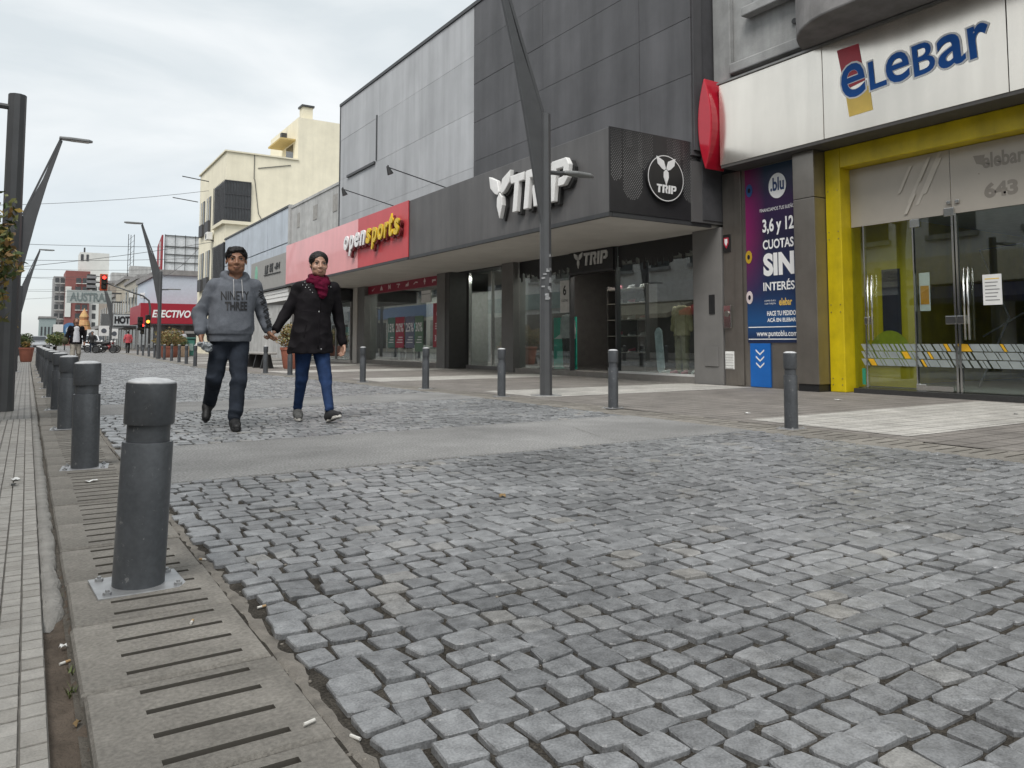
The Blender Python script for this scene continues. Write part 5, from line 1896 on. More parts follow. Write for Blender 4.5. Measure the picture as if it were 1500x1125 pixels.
# ================================================================== OPPOSITE SIDE (mirrored in the glass)
opp = [(-12, 0.5, 7.6, (.75, .72, .62), 'cream shop house across the street, mirrored in the right windows'),
       (0.6, 9.4, 8.4, (.62, .62, .60), 'grey shop house across the street, mirrored in the glass doors'),
       (9.5, 19.0, 7.0, (.80, .80, .78), 'white shop house across the street with awning, mirrored in the dark windows'),
       (19.1, 33, 8.0, (.80, .79, .76), 'off white shop house across the street, mirrored in the red shop window'),
       (33.1, 50, 7.2, (.75, .75, .75), 'pale shop house across the street, before the last of the mirrored row'),
       (50.1, 72, 8.0, (.70, .66, .58), 'sand shop house across the street, mirrored in the glazed vestibule'),
       (72.1, 110, 7.0, (.78, .78, .78), 'long white shop house across the street, last of the mirrored row')]
for i, (y0, y1, h_, c, lab) in enumerate(opp):
    b_ = T('opposite_shop', lab, 'building', (-4.7, (y0 + y1) / 2, 0), 'shop houses on the camera side')
    B(-16, -4.75, y0, y1, 0, h_).obj('wall', M('opposite wall %d' % i, c, .85, var=.08, streak=.15), b_)
    B(-16, -4.5, y0, y1, h_, h_ + .3).obj('cornice', M_concd, b_)
    B(-4.74, -4.6, y0 + .2, y1 - .2, 2.9, 3.9).obj('sign_board', M('opposite board %d' % i, ((.65, .63, .58), (.10, .10, .22), (.78, .72, .55), (.80, .80, .80), (.2, .3, .3), (.25, .35, .55), (.6, .6, .6))[i], .6), b_)
    n_ = int((y1 - y0) / 2.6)
    for k in range(n_):
        ya = y0 + (y1 - y0) * (k + .12) / n_
        yb = y0 + (y1 - y0) * (k + .88) / n_
        w_ = B(-4.74, -4.70, ya, yb, .3, 2.6).obj('shop_window', M_wdark, b_)
        B(-4.74, -4.68, ya - .06, ya - .01, .0, 2.8).obj('post', M_white, w_)
        wn = B(-4.74, -4.71, ya + .4, yb - .4, 4.7, 6.3).obj('window', M_wdark, b_)
        B(-4.74, -4.6, ya + .3, yb - .3, 4.5, 4.68).obj('sill', M_concw, wn)
    if i in (2, 3):
        ya0, ya1 = (y0 + 1, y1 - 4) if i == 2 else (y0 + 1, y1 - 7)
        aw = MB().prism([(-4.74, 2.85), (-3.2, 2.3), (-3.2, 2.1), (-3.25, 2.1), (-4.74, 2.7)], ya0, ya1, Matrix(((1, 0, 0, 0), (0, 0, 1, 0), (0, 1, 0, 0), (0, 0, 0, 1))))
        aw.obj('awning', M('opposite awning %d' % i, ((.05, .05, .12), (.62, .05, .05))[i - 2], .8), b_)
        if i == 3:
            MB().prism([(-4.74, 2.85), (-2.9, 2.2), (-2.9, 2.0), (-2.95, 2.0), (-4.74, 2.7)], y1 - 6.5, y1 - .5, Matrix(((1, 0, 0, 0), (0, 0, 1, 0), (0, 1, 0, 0), (0, 0, 0, 1)))).obj('awning', M('khaki awning', (.55, .50, .38), .8), b_)


for o_ in bpy.data.objects:
    if o_.name.startswith('opposite_shop') and o_.get('label', '').startswith('white shop house'):
        pm_ = Matrix(((0, 0, 1, -4.598), (1, 0, 0, 15.6), (0, 1, 0, 3.15), (0, 0, 0, 1)))
        text('cala', M('opposite letter', (.50, .44, .30), .6), pm_, 2.2, .5, o_, 'letter', bold=.03, depth=.06)

# ================================================================== STREET FURNITURE
M_boll = M('bollard paint', (0.092, 0.099, 0.108), 0.36, var=0.14, scale=5, rvar=0.1, spec=0.5, speck=.12, spscale=60, orand=.12, streak=.18, chips=.55, chipcol=(.30, .30, .295))
M_cap = M('bollard dusty cap', (0.62, 0.63, 0.64), 0.6, var=0.15, scale=20)
M_galv = M('galvanised plate', (0.46, 0.465, 0.47), 0.45, 0.55, var=0.12, scale=18)
M_post = M('lamp post paint', (0.085, 0.088, 0.092), 0.45, var=0.08, scale=4, streak=0.1)


def make_bollard(r, H, plate, seg=32, name='bollard'):
    root = T(name, 'x', 'bollard')
    hb, hn = H * 0.69, H * 0.775
    MB().lathe([(r, .006), (r, .05), (r * .985, hb - .004), (r * .97, hb)], seg).obj('body', M_boll, root, smooth=True, auto=35)
    MB().lathe([(r * .84, hb), (r * .84, hn)], seg).obj('neck', M_boll, root, smooth=True, auto=35)
    cap = MB().lathe([(r * .96, hn), (r * .985, hn + .004), (r * .985, H - .028), (r * .97, H - .018)], seg).obj('cap', M_boll, root, smooth=True, auto=35)
    MB().lathe([(r * .965, H - .018), (r * .9, H - .011), (r * .62, H - .003), (r * .25, H), (.002, H)], seg).obj('dome', M_cap, cap, smooth=True)
    B(-plate, plate, -plate * .82, plate * .82, 0, .007).obj('base_plate', M_galv, root, bevel=.002)
    for x in (-.78, .78):
        for y in (-.6, .6):
            MB().lathe([(.013, .007), (.013, .015), (.006, .0155), (.006, .022)], 6, (x * plate, y * plate, 0)).obj('bolt', M_galv, root)
    return root


def weather(o, k):
    o.rotation_euler = (random.uniform(-.008, .008), random.uniform(-.008, .008), random.uniform(-.15, .15))


b0 = make_bollard(.080, .685, .135)
ordn = ['nearest', 'second', 'third', 'fourth', 'fifth', 'sixth', 'seventh', 'eighth', 'ninth', 'tenth', 'eleventh', 'twelfth', 'thirteenth', 'fourteenth']
ly = [2.85, 5.65, 8.28, 10.7, 13.2, 15.7, 18.2, 20.7, 23.2, 25.8, 28.4, 31.0]
for i, y in enumerate(ly):
    o = b0 if i == 0 else copy_tree(b0)
    o.location = (.34, y, -.002)
    weather(o, i)
    if i == 0:
        o.rotation_euler = (.018, .030, rad(4))
    tag(o, ('large dark grey bollard nearest the camera on a bolted steel plate' if i == 0 else '%s dark grey bollard of the left row, counted from the camera' % ordn[i]), 'bollard', 'bollards along the left kerb')
b1 = make_bollard(.062, .72, .11, 24)
ry = [(6.04, 4.65), (6.08, 7.26), (5.99, 9.72), (5.85, 12.0), (5.78, 14.75), (5.52, 18.95), (5.30, 20.4), (4.95, 25.3), (4.82, 27.6), (5.1, 31.0), (5.25, 33.6), (5.35, 36.2), (5.45, 39.0), (5.65, 42.0), (5.8, 45.0), (5.95, 48.5), (6.05, 52.0), (6.2, 56.0)]
for i, (x, y) in enumerate(ry):
    o = b1 if i == 0 else copy_tree(b1)
    o.location = (x, y, .0)
    weather(o, i)
    tag(o, ('slim grey bollard in front of the poster, nearest of the right row' if i == 0 else '%s slim grey bollard of the right row, counted from the camera' % (ordn[i] if i < 14 else ('fifteenth', 'sixteenth', 'seventeenth', 'eighteenth')[i - 14])), 'bollard', 'bollards along the right kerb')


def make_lamp(name='street_lamp'):
    """blade lamp: post, kite shaped blade leaning to the street (+x here), high lantern, low lantern on the other side"""
    r = T(name, 'x', 'street lamp')
    # octagonal post with a shadow groove
    MB().tube([(0, 0, 0), (0, 0, 4.32)], [.095, .085], 8).obj('post', M_post, r)
    B(-.012, .012, -.096, -.075, .3, 4.3).obj('post_groove', M_trim, r)
    B(-.17, .17, -.17, .17, 0, .015).obj('base_plate', M_galv, r)
    # kite blade
    pts = [(.07, 2.55), (.40, 4.30), (.62, 5.3), (.95, 6.55), (.885, 6.6), (.50, 5.4), (.075, 4.38)]
    MB().prism(pts, -.03, .03, Matrix(((1, 0, 0, 0), (0, 0, -1, 0), (0, 1, 0, 0), (0, 0, 0, 1)))).obj('blade', M_post, r, bevel=.008)
    MB().bar((.06, 0, 4.34), (.90, 0, 6.62), .07, .05).obj('blade_rib', M_post, r)
    hd = MB().prism([(0, -.1), (.25, -.14), (.75, -.12), (.85, 0), (.75, .12), (.25, .14), (0, .1)], 0, .075, Matrix.Translation((.86, 0, 6.6))).obj('lantern', M('lantern grey', (.25, .26, .26), .4), r, bevel=.02)
    B(1.15, 1.6, -.09, .09, 6.588, 6.599).obj('lens', M('lantern lens', (.6, .6, .55), .3), hd)
    MB().tube([(0, 0, 3.42), (-.25, 0, 3.43), (-.42, 0, 3.45)], .035, 8).obj('side_arm', M_post, r)
    hd = MB().prism([(0, -.04), (-.2, -.11), (-.48, -.09), (-.62, 0), (-.48, .09), (-.2, .11), (0, .04)], 0, .055, Matrix.Translation((-.34, 0, 3.43))).obj('side_lantern', M('lantern grey', (.25, .26, .26), .4), r, bevel=.02)
    return r


lamp0 = make_lamp()
for i, (x, y, rz, lab) in enumerate(((6.63, 9.48, math.pi, 'tall grey lamp post with leaning blade in front of the black shop'),
                                     (-.30, 25.0, 0, 'lamp post with leaning blade behind the near left pole'),
                                     (5.45, 41.0, math.pi, 'blade lamp post far down the right pavement beside the green bin'),
                                     (-.45, 56.0, 0, 'furthest left lamp post with leaning blade'),
                                     (6.2, 76, math.pi, 'small distant blade lamp post near the hotel sign'))):
    o = lamp0 if i == 0 else copy_tree(lamp0)
    o.location = (x, y, 0)
    o.rotation_euler.z = rz
    tag(o, lab, 'street lamp', 'blade street lamps')
pl_ = T('side_arm_pole', 'plain dark pole with a short side arm at the left edge of the picture', 'pole', (-.24, 10.8, 0))
MB().tube([(-.205, 10.8, 0), (-.205, 10.8, 3.78)], [.10, .095], 10).obj('post', M_post, pl_)
MB().tube([(-.205, 10.8, 3.62), (-.75, 10.8, 3.64)], .035, 8).obj('arm', M_post, pl_)
MB().prism([(-.7, 10.74), (-1.3, 10.68), (-1.4, 10.8), (-1.3, 10.92), (-.7, 10.86)], 3.62, 3.69).obj('lantern', M('lantern grey', (.25, .26, .26), .4), pl_)
# stickers on the near lamp post
sk = T('torn_stickers', 'torn white paper stickers on the near lamp post', 'stickers', (6.6, 9.38, 1.6))
for k in range(16):
    a = random.uniform(-2.6, -1.2)
    z = random.uniform(1.45, 1.95) if k else 2.12
    c = Vector((6.63 + .0965 * math.cos(a), 9.48 + .0965 * math.sin(a), z))
    m_ = Matrix.Translation(c) @ Matrix.Rotation(a, 4, 'Z')
    MB().obox(m_, .004, random.uniform(.02, .06), random.uniform(.02, .07)).obj('scrap', M('sticker paper', (.42, .43, .44), .7, var=.3, scale=30), sk)

# ---- traffic lights at the far corner
M_sig = M('signal black', (.02, .02, .02), .5)
M_redl = M('signal red lit', (.9, .03, .02), .4, emit=3.0)
M_ambl = M('signal amber lit', (.95, .35, .05), .4, emit=1.6)
M_off = M('signal dark lens', (.06, .05, .03), .3)


def head(parent, x, y, z, face, lit):
    h_ = B(x - .17, x + .17, y - .12, y + .12, z - .5, z + .5).obj('signal_head', M_sig, parent, bevel=.03)
    for k, c in enumerate((M_redl, M_ambl, M_off)):
        zz = z + .32 - .32 * k
        MB().tube([(x, y - .125 * face, zz), (x, y - .17 * face, zz)], .12, 14).obj('lens', c if k in lit else M_off, h_)
        MB().tube([(x, y - .13 * face, zz + .02), (x, y - .30 * face, zz + .02)], .15, 12, caps=False).obj('visor', M_sig, h_)


sg = T('traffic_light', 'mast arm traffic light showing red above the far junction', 'traffic light', (7.4, 64, 0))
MB().tube([(7.6, 62, 0), (7.6, 62, 3.4), (7.5, 62, 3.9), (7.1, 62, 4.25), (6.3, 62, 4.5), (4.55, 62, 5.15)], [.09, .08, .07, .06, .05, .045], 10).obj('mast', M_post, sg, smooth=True)
B(4.25, 4.75, 62, 62.06, 4.55, 5.75).obj('backboard', M('backboard orange', (.55, .08, .02), .5), sg)
head(sg, 4.5, 61.8, 5.15, 1, (0,))
B(3.45, 4.0, 62.1, 62.4, 4.62, 5.7).obj('rear_head', M_sig, sg, bevel=.03)
for k in range(3):
    B(3.42, 4.03, 62.0, 62.09, 4.72 + .34 * k, 4.92 + .34 * k).obj('visor_plate', M('signal grey', (.25, .25, .26), .5), sg)
B(4.0, 4.3, 62.15, 62.25, 5.1, 5.2).obj('clamp', M_post, sg)
head(sg, 7.45, 61.85, 2.35, 1, (1,))
head(sg, 6.95, 61.95, 2.2, 1, ())
sg2 = T('traffic_light', 'low pedestrian signal on a post under the red corner canopy', 'traffic light', (9.0, 78.6, 0))
MB().tube([(9.0, 78.6, 0), (9.0, 78.6, 2.8)], .06, 8).obj('post', M_post, sg2)
head(sg2, 9.0, 78.4, 2.1, 1, (0,))

# ---- planters, bench, bins
M_terra = M('terracotta', (0.36, 0.13, 0.085), 0.75, var=0.12, scale=5)


def leaves(parent, c, r, n, size, mats, name='crown', seed=1, hollow=0.5):
    g = np.random.default_rng(seed)
    d = g.normal(size=(n, 3))
    d /= np.linalg.norm(d, axis=1)[:, None]
    rr = g.uniform(hollow ** 3, 1, n) ** (1 / 3)
    lump = 1 + 0.22 * np.sin(d[:, 0] * 5 + seed) * np.sin(d[:, 1] * 4 + 2 * seed) + 0.18 * np.sin(d[:, 2] * 7 + d[:, 0] * 3)
    P = np.array(c) + d * rr[:, None] * lump[:, None] * np.array(r)
    a = g.normal(size=(n, 3))
    a /= np.linalg.norm(a, axis=1)[:, None]
    b = np.cross(a, d + g.normal(0, .6, (n, 3)))
    b /= np.linalg.norm(b, axis=1)[:, None] + 1e-9
    s = size * g.uniform(.6, 1.3, n)[:, None]
    V = np.stack([P - a * s, P + b * s * .45, P + a * s, P - b * s * .45], 1).reshape(-1, 3)
    F = np.arange(4 * n).reshape(n, 4)
    return mesh_np(name, V, F, mats, parent, smooth=False, mi=g.integers(0, len(mats), n))


L_ol = [M('leaf olive', (.19, .20, .065), .6, var=.2, scale=8), M('leaf straw', (.30, .235, .09), .6, var=.2, scale=8), M('leaf rust', (.26, .15, .05), .6, var=.2, scale=8)]
L_gr = [M('leaf green', (.09, .14, .04), .6, var=.2, scale=8), M('leaf dark green', (.035, .06, .022), .6), M('leaf olive', (.19, .20, .065), .6)]
L_au = [M('leaf green', (.09, .14, .04), .6, var=.2, scale=8), M('leaf olive', (.19, .20, .065), .6), M('leaf gold', (.52, .37, .10), .6), M('leaf rust', (.26, .15, .05), .6), M('leaf olive', (.19, .20, .065), .6)]
M_trunk = M('bark', (.14, .10, .075), .9, var=.2, scale=20)


def planter(x, y, pr, ph, crown_r, crown_z, n, size, mats, lab, seed, potmat=None, box=False):
    t = T('planted_pot', lab, 'planter', (x, y, 0))
    if box:
        B(x - pr, x + pr, y - pr, y + pr, 0, ph).obj('pot', potmat or M_terra, t, bevel=.02)
    else:
        MB().lathe([(pr * .7, 0), (pr * .78, .05), (pr, ph - .08), (pr * 1.06, ph - .08), (pr * 1.06, ph), (pr * .92, ph), (pr * .9, ph - .06)], 24, (x, y, 0)).obj('pot', potmat or M_terra, t, smooth=True, auto=40)
    tr = MB()
    rs_ = random.Random(seed)
    for k in range(6):
        tr.tube([(x + rs_.uniform(-.04, .04), y + rs_.uniform(-.04, .04), ph - .1), (x + rs_.uniform(-.15, .15), y + rs_.uniform(-.15, .15), (ph + crown_z) / 2), (x + rs_.uniform(-.5, .5) * crown_r[0], y + rs_.uniform(-.5, .5) * crown_r[1], crown_z + .3 * crown_r[2])], [.02, .012, .004], 6)
    tr.obj('stem', M_trunk, t)
    leaves(t, (x, y, crown_z), crown_r, n, size, mats, 'foliage', seed)
    return t


planter(6.95, 23.6, .36, .66, (.46, .46, .42), 1.0, 1500, .05, L_ol, 'big round terracotta pot with straggly yellow plant behind the woman', 3)
planter(6.45, 44.5, .5, .62, (.78, .78, .48), 1.05, 2200, .055, L_ol, 'terracotta pot with a broad dry olive bush far down the right kerb', 5)
planter(7.4, 46.2, .3, .6, (.25, .25, .2), .85, 300, .05, L_gr, 'small tan box planter right of the broad dry bush', 6, M('tan box', (.35, .25, .17), .8), True)
planter(11.95, 26.9, .26, .45, (.42, .42, .42), 1.0, 1500, .04, L_gr, 'clipped dark green ball plant inside the red shop window', 8, M('dark pot', (.06, .06, .06), .6))
planter(-.02, 38.0, .27, .6, (.16, .16, .14), .72, 200, .06, L_au, 'reddish pot at the far end of the left pavement', 9)
bench = T('stone_bench', 'low pale topped bench on dark trestle legs right of the walking man', 'bench', (6.9, 25.6, 0))
B(6.1, 6.55, 23.9, 26.3, .43, .5).obj('seat', M('bench stone', (.36, .35, .33), .7, var=.1), bench, bevel=.02)
for y in (24.2, 25.1, 26.0):
    MB().prism([(-.2, 0), (.2, 0), (.1, .43), (-.1, .43)], -.06, .06, Matrix(((1, 0, 0, 6.32), (0, 0, -1, y), (0, 1, 0, 0), (0, 0, 0, 1)))).obj('leg', M_black, bench)
gb = T('recycling_bin', 'pale green recycling bin behind the far right bollards', 'bin', (7.6, 46.8, 0))
B(7.25, 8.05, 46.3, 47.0, .05, 1.0).obj('body', M('bin green', (.06, .22, .17), .6, var=.12), gb, bevel=.04)
B(7.2, 8.1, 46.25, 47.05, 1.0, 1.1).obj('lid', M('bin lid green', (.05, .16, .13), .6), gb, bevel=.03)
B(7.35, 7.95, 46.27, 46.295, .35, .75).obj('label_plate', M('bin plate', (.30, .42, .38), .6), gb)
gb2 = T('litter_bin', 'dark grey litter bin left of the green recycling bin', 'bin', (6.9, 47.5, 0))
MB().lathe([(.3, 0), (.33, .85), (.35, .86), (.35, .92), (.2, 1.02), (.02, 1.05)], 16, (6.85, 47.3, 0)).obj('body', M_trim, gb2, smooth=True, auto=40)
MB().lathe([(.355, .72), (.355, .8)], 16, (6.85, 47.3, 0)).obj('ring', M_galv, gb2)

# ---- trees and bushes
def tree(x, y, h, crown, n, size, mats, lab, seed, cat='tree', nm='street_tree'):
    t = T(nm, lab, cat, (x, y, 0))
    rs_ = random.Random(seed)
    MB().tube([(x, y, 0), (x + .03, y, h * .5), (x - .02, y + .03, h)], [.06, .045, .02], 8).obj('trunk', M_trunk, t)
    lm = MB()
    for k in range(7):
        a = rs_.uniform(0, 6.28)
        e = (x + math.cos(a) * crown[0] * .8, y + math.sin(a) * crown[1] * .8, h + rs_.uniform(-.2, .9) * crown[2])
        lm.tube([(x, y, h * rs_.uniform(.6, .95)), ((x + e[0]) / 2, (y + e[1]) / 2, (h + e[2]) / 2 + .05), e], [.02, .014, .004], 6)
    lm.obj('limbs', M_trunk, t)
    leaves(t, (x, y, h + crown[2] * .3), crown, n, size, mats, 'crown', seed, .25)
    return t


tree(-.47, 9.2, 1.5, (.40, .42, .56), 2200, .045, L_au, 'small leafy tree with yellowing leaves at the left edge', 21)
tree(-.33, 17.0, 1.1, (.16, .18, .42), 420, .04, [L_au[2], L_au[3], L_au[1]], 'slender golden leaved sapling behind the side arm pole', 22)
tree(-.25, 70, .85, (.62, .62, .5), 1300, .08, L_gr, 'round dark green tree at the far left end', 23)
tree(2.3, 84, .95, (.85, .85, .62), 1600, .10, L_ol[:1] + L_gr[:1], 'round olive green tree between the far cars', 24)

# ---- overhead wires
for i, (a, b, s_) in enumerate((((-14, 70, 8.4), (14, 66, 8.8), .35), ((-14, 72, 7.4), (13, 70, 8.2), .5), ((-14, 90, 8.4), (12, 96, 9.2), .4), ((-14, 110, 7.4), (12, 97, 7.0), .5), ((-14, 60, 4.3), (11.0, 57, 8.0), .6), ((-20, 130, 6), (12, 112, 7.5), .4))):
    m = MB()
    A_, B_ = Vector(a), Vector(b)
    path = [A_.lerp(B_, t_) - Vector((0, 0, s_ * 4 * t_ * (1 - t_))) for t_ in np.linspace(0, 1, 14)]
    m.tube(path, .018, 5)
    o = m.obj('overhead_wire', M_trim, None, loc=tuple(a))
    tag(o, 'thin dark wire across the street, %s of the far span' % ('nearest upper', 'nearest lower', 'middle upper', 'middle lower', 'steep left', 'furthest')[i], 'wire', 'overhead wires')
an = T('lattice_mast', 'thin lattice radio mast rising behind the hotel', 'mast', (13, 130, 8))
for x, y in ((12.6, 130), (13.4, 130), (13, 130.7)):
    MB().tube([(x, y, 7.5), (x, y, 17.5)], .05, 5).obj('leg', M_trim, an)
for k in range(12):
    MB().bar((12.6, 130, 7.8 + .8 * k), (13.4, 130, 8.6 + .8 * k), .04).obj('brace', M_trim, an)

for i, (a, b, s_) in enumerate((((-14, 64, 9.6), (11.1, 60, 12.2), .7), ((-14, 100, 9.0), (10.8, 118, 9.4), .5), ((-14, 84, 6.9), (10.5, 82, 7.6), .5), ((10.5, 80.7, 7.0), (11.1, 63.3, 8.2), .4), ((-14, 140, 9.0), (10.8, 145, 10.2), .5))):
    m = MB()
    A_, B_ = Vector(a), Vector(b)
    path = [A_.lerp(B_, t_) - Vector((0, 0, s_ * 4 * t_ * (1 - t_))) for t_ in np.linspace(0, 1, 14)]
    m.tube(path, .016, 5)
    o = m.obj('overhead_wire', M_trim, None, loc=tuple(a))
    tag(o, ('high wire running to the roof of the cream house', 'wire reaching the old cream house beyond the hotel', 'wire ending on the pale blue corner wall', 'wire along the pavement from the cream house to the corner', 'faint wire far behind the hotel')[i], 'wire', 'overhead wires')
for i, (x, y, z, lab) in enumerate(((10.8, 57.9, 8.2, 'air conditioner box below the upper window of the cream house'), (10.3, 90.5, 5.6, 'air conditioner box on the pale blue corner building'), (10.3, 101.5, 6.2, 'air conditioner box on the hotel wall'))):
    t = T('air_conditioner', lab, 'air conditioner', (x, y, z))
    B(x - .2, x + .2, y - .4, y + .4, z, z + .55).obj('case', M_white, t, bevel=.03)
    MB().tube([(x - .215, y, z + .28), (x - .2, y, z + .28)], .2, 16).obj('fan', M_trim, t)
    B(x + .1, x + .45, y - .3, y - .25, z - .08, z - .01).obj('bracket', M_trim, t)

# ================================================================== PEOPLE
from mathutils.bvhtree import BVHTree

def skin_mat(name, col, lip):
    m = bpy.data.materials.new(name)
    m.use_nodes = True
    b = m.node_tree.nodes['Principled BSDF']
    b.inputs['Base Color'].default_value = (*col, 1)
    b.inputs['Roughness'].default_value = 0.5
    b.inputs['Subsurface Weight'].default_value = 0.08
    b.inputs['Subsurface Radius'].default_value = (0.01, 0.004, 0.002)
    t = m.node_tree
    nz = t.nodes.new('ShaderNodeTexNoise')
    nz.inputs['Scale'].default_value = 14
    nz.inputs['Detail'].default_value = 5
    tcn = t.nodes.new('ShaderNodeTexCoord')
    t.links.new(tcn.outputs['Object'], nz.inputs['Vector'])
    rp = t.nodes.new('ShaderNodeValToRGB')
    rp.color_ramp.elements[0].position = .3
    rp.color_ramp.elements[0].color = (col[0] * .86, col[1] * .78, col[2] * .74, 1)
    rp.color_ramp.elements[1].position = .7
    rp.color_ramp.elements[1].color = (*col, 1)
    t.links.new(nz.outputs[0], rp.inputs[0])
    t.links.new(rp.outputs[0], b.inputs['Base Color'])
    return m


def folds(seed, amp, dirs=((0, 0, 1),), freq=38):
    g = np.random.default_rng(seed)
    W_ = []
    for k in range(7):
        d = g.normal(size=3)
        d[2] *= 1.5
        d /= np.linalg.norm(d)
        W_.append((d * freq * g.uniform(.45, 1.3), g.uniform(0, 6.28), g.uniform(.5, 1)))

    def f(x, y, z):
        s = 0
        for d, p, a in W_:
            s = s + a * np.sin(d[0] * x + d[1] * y + d[2] * z + p + 1.3 * np.sin(9 * x + 7 * z + p))
        s = s / 3.0
        return amp * (np.abs(s) - .45)
    return f


class Head:
    def __init__(s, c, a, tilt=0.0, k=1.0, wx=1.0, wy=1.0):
        s.c, s.a, s.k, s.t, s.wx, s.wy = np.array(c), a, k, tilt, wx, wy

    def __call__(s, lx, lf, lz):
        lx, lf = lx * s.wx, lf * s.wy
        ct, st = math.cos(s.t), math.sin(s.t)
        f2 = lf * ct + lz * st
        z2 = lz * ct - lf * st
        r = np.array((math.cos(s.a), -math.sin(s.a), 0))
        f = np.array((-math.sin(s.a), -math.cos(s.a), 0))
        return tuple(s.c + s.k * (lx * r + f2 * f + np.array((0, 0, z2))))

    def rot(s):
        r = (math.cos(s.a), -math.sin(s.a), 0)
        f = (-math.sin(s.a), -math.cos(s.a), 0)
        return [[r[0], f[0], 0], [r[1], f[1], 0], [0, 0, 1]]

    def e(s, p, r, **kw):
        q = ('e', s(*p), (r[0] * s.k * s.wx, r[1] * s.k * s.wy, r[2] * s.k), s.rot())
        return q + ((kw,) if kw else ())

    def cut(s, p, r, **kw):
        return ('-e',) + s.e(p, r, **kw)[1:]

    def cap(s, p, r0, q, r1, **kw):
        t = ('c', s(*p), r0 * s.k, s(*q), r1 * s.k)
        return t + ((kw,) if kw else ())


def head_prims(H, fem=False):
    w = .94 if fem else 1.0
    jw = .78 if fem else 1.0
    P = [H.e((0, -.012, .038), (.074 * w, .095, .085)), H.e((0, .018, -.03), (.062 * w, .074, .092)),
         H.e((0, .046, -.09), (.042 * jw, .036, .026)), H.e((-.033, .02, -.075), (.026 * jw, .05, .026)), H.e((.033, .02, -.075), (.026 * jw, .05, .026)),
         H.e((-.036, .060, -.034), (.024, .022, .024), k=.014), H.e((.036, .060, -.034), (.024, .022, .024), k=.014),
         H.cap((-.036, .080, .019), .009, (.036, .080, .019), .009, k=.014),
         H.cut((-.030, .098, .002), (.017, .012, .0095), k=.01), H.cut((.030, .098, .002), (.017, .012, .0095), k=.01),
         H.cap((0, .086, .010), .008, (0, .104, -.034), .0125, k=.010), H.e((-.013, .096, -.038), (.009, .010, .008), k=.006), H.e((.013, .096, -.038), (.009, .010, .008), k=.006),
         H.e((0, .086, -.066), (.024, .014, .0065), k=.006), H.e((0, .085, -.079), (.020, .014, .0075), k=.006),
         H.cut((0, .103, -.0725), (.024, .009, .002), k=.003),
         H.e((-.072 * w, -.010, -.008), (.007, .016, .025), k=.008), H.e((.072 * w, -.010, -.008), (.007, .016, .025), k=.008),
         H.cap((0, -.02, -.07), .052 * w, (0, -.03, -.2), .058 * w)]
    return P


def face_bits(H, par, hairm, fem=False):
    we, ir = M('eye white', (.6, .58, .55), .3), M('iris dark', (.015, .01, .008), .2)
    for sx_ in (-1, 1):
        e_ = MB().ell((0, 0, 0), (.0120, .0105, .0062), 10, 8)
        e_.v = [H(sx_ * .030 + x, .0800 + y, .0015 + z) for x, y, z in e_.v]
        ob = e_.obj('eye', we, par, smooth=True)
        i_ = MB().ell((0, 0, 0), (.0060, .004, .0056), 8, 6)
        i_.v = [H(sx_ * .030 + x, .0885 + y, .0018 + z) for x, y, z in i_.v]
        i_.obj('iris', ir, ob)
        lid = MB().tube([H(sx_ * (.030 + dx), .0905 - abs(dx) * .35, .0078 - abs(dx) * .2) for dx in (-.014, -.007, 0, .007, .014)], .0026, 6)
        lid.obj('eyelid', hairm, ob)
        MB().tube([H(sx_ * .012, .0925, .021), H(sx_ * .028, .0925, .0275), H(sx_ * .048, .078, .022)], [.0038, .0042, .002] if not fem else [.0025, .003, .0015], 6).obj('eyebrow', hairm, par)
    lp = MB().tube([H(-.021, .086, -.0725), H(-.008, .0975, -.071), H(0, .0985, -.072), H(.008, .0975, -.071), H(.021, .086, -.0725)], [.0022, .0042, .004, .0042, .0022], 6)
    lp.obj('lips', M('lips %s' % ('f' if fem else 'm'), (.26, .085, .075) if fem else (.23, .10, .075), .45), par, smooth=True)


def hand(W, d, n, t, curl=(.35, .45, .3), k=1.0, spread=.1, thumb_in=.0):
    W, d, n, t = (np.array(v, float) for v in (W, d, n, t))
    d /= np.linalg.norm(d)
    n = n - d * (n @ d)
    n /= np.linalg.norm(n)
    t = t - d * (t @ d) - n * (t @ n)
    t /= np.linalg.norm(t)
    P = []
    for i, (o, ln) in enumerate(zip((.030, .011, -.009, -.027), (.070, .080, .075, .058))):
        a = W + t * o * .6 * k + d * .015 * k
        b = W + t * o * k + d * (.088 - .004 * abs(i - 1)) * k
        P.append(('c', a, .0135 * k, b, .0115 * k, {'k': .012}))
        p = b
        ang = 0
        for j, fr in enumerate((.45, .32, .25)):
            ang += curl[j] * (1 + .12 * i)
            dd = d * math.cos(ang) + n * math.sin(ang) + t * (o * spread / .03) * .3
            q = p + dd / np.linalg.norm(dd) * ln * fr * k
            P.append(('c', p, (.0098 - .001 * j) * k, q, (.0090 - .001 * j) * k, {'k': .004}))
            p = q
    a = W + t * .018 * k + d * .02 * k
    b = W + t * .045 * k + d * .055 * k + n * .015 * k
    c = b + (d * .8 + t * (.25 - thumb_in) + n * (.35 + thumb_in)) * .034 * k
    e = c + (d * .9 - t * (.05 + thumb_in) + n * .45) * .026 * k
    P += [('c', a, .017 * k, b, .0125 * k, {'k': .012}), ('c', b, .0115 * k, c, .0105 * k, {'k': .005}), ('c', c, .0105 * k, e, .0085 * k, {'k': .005})]
    return P


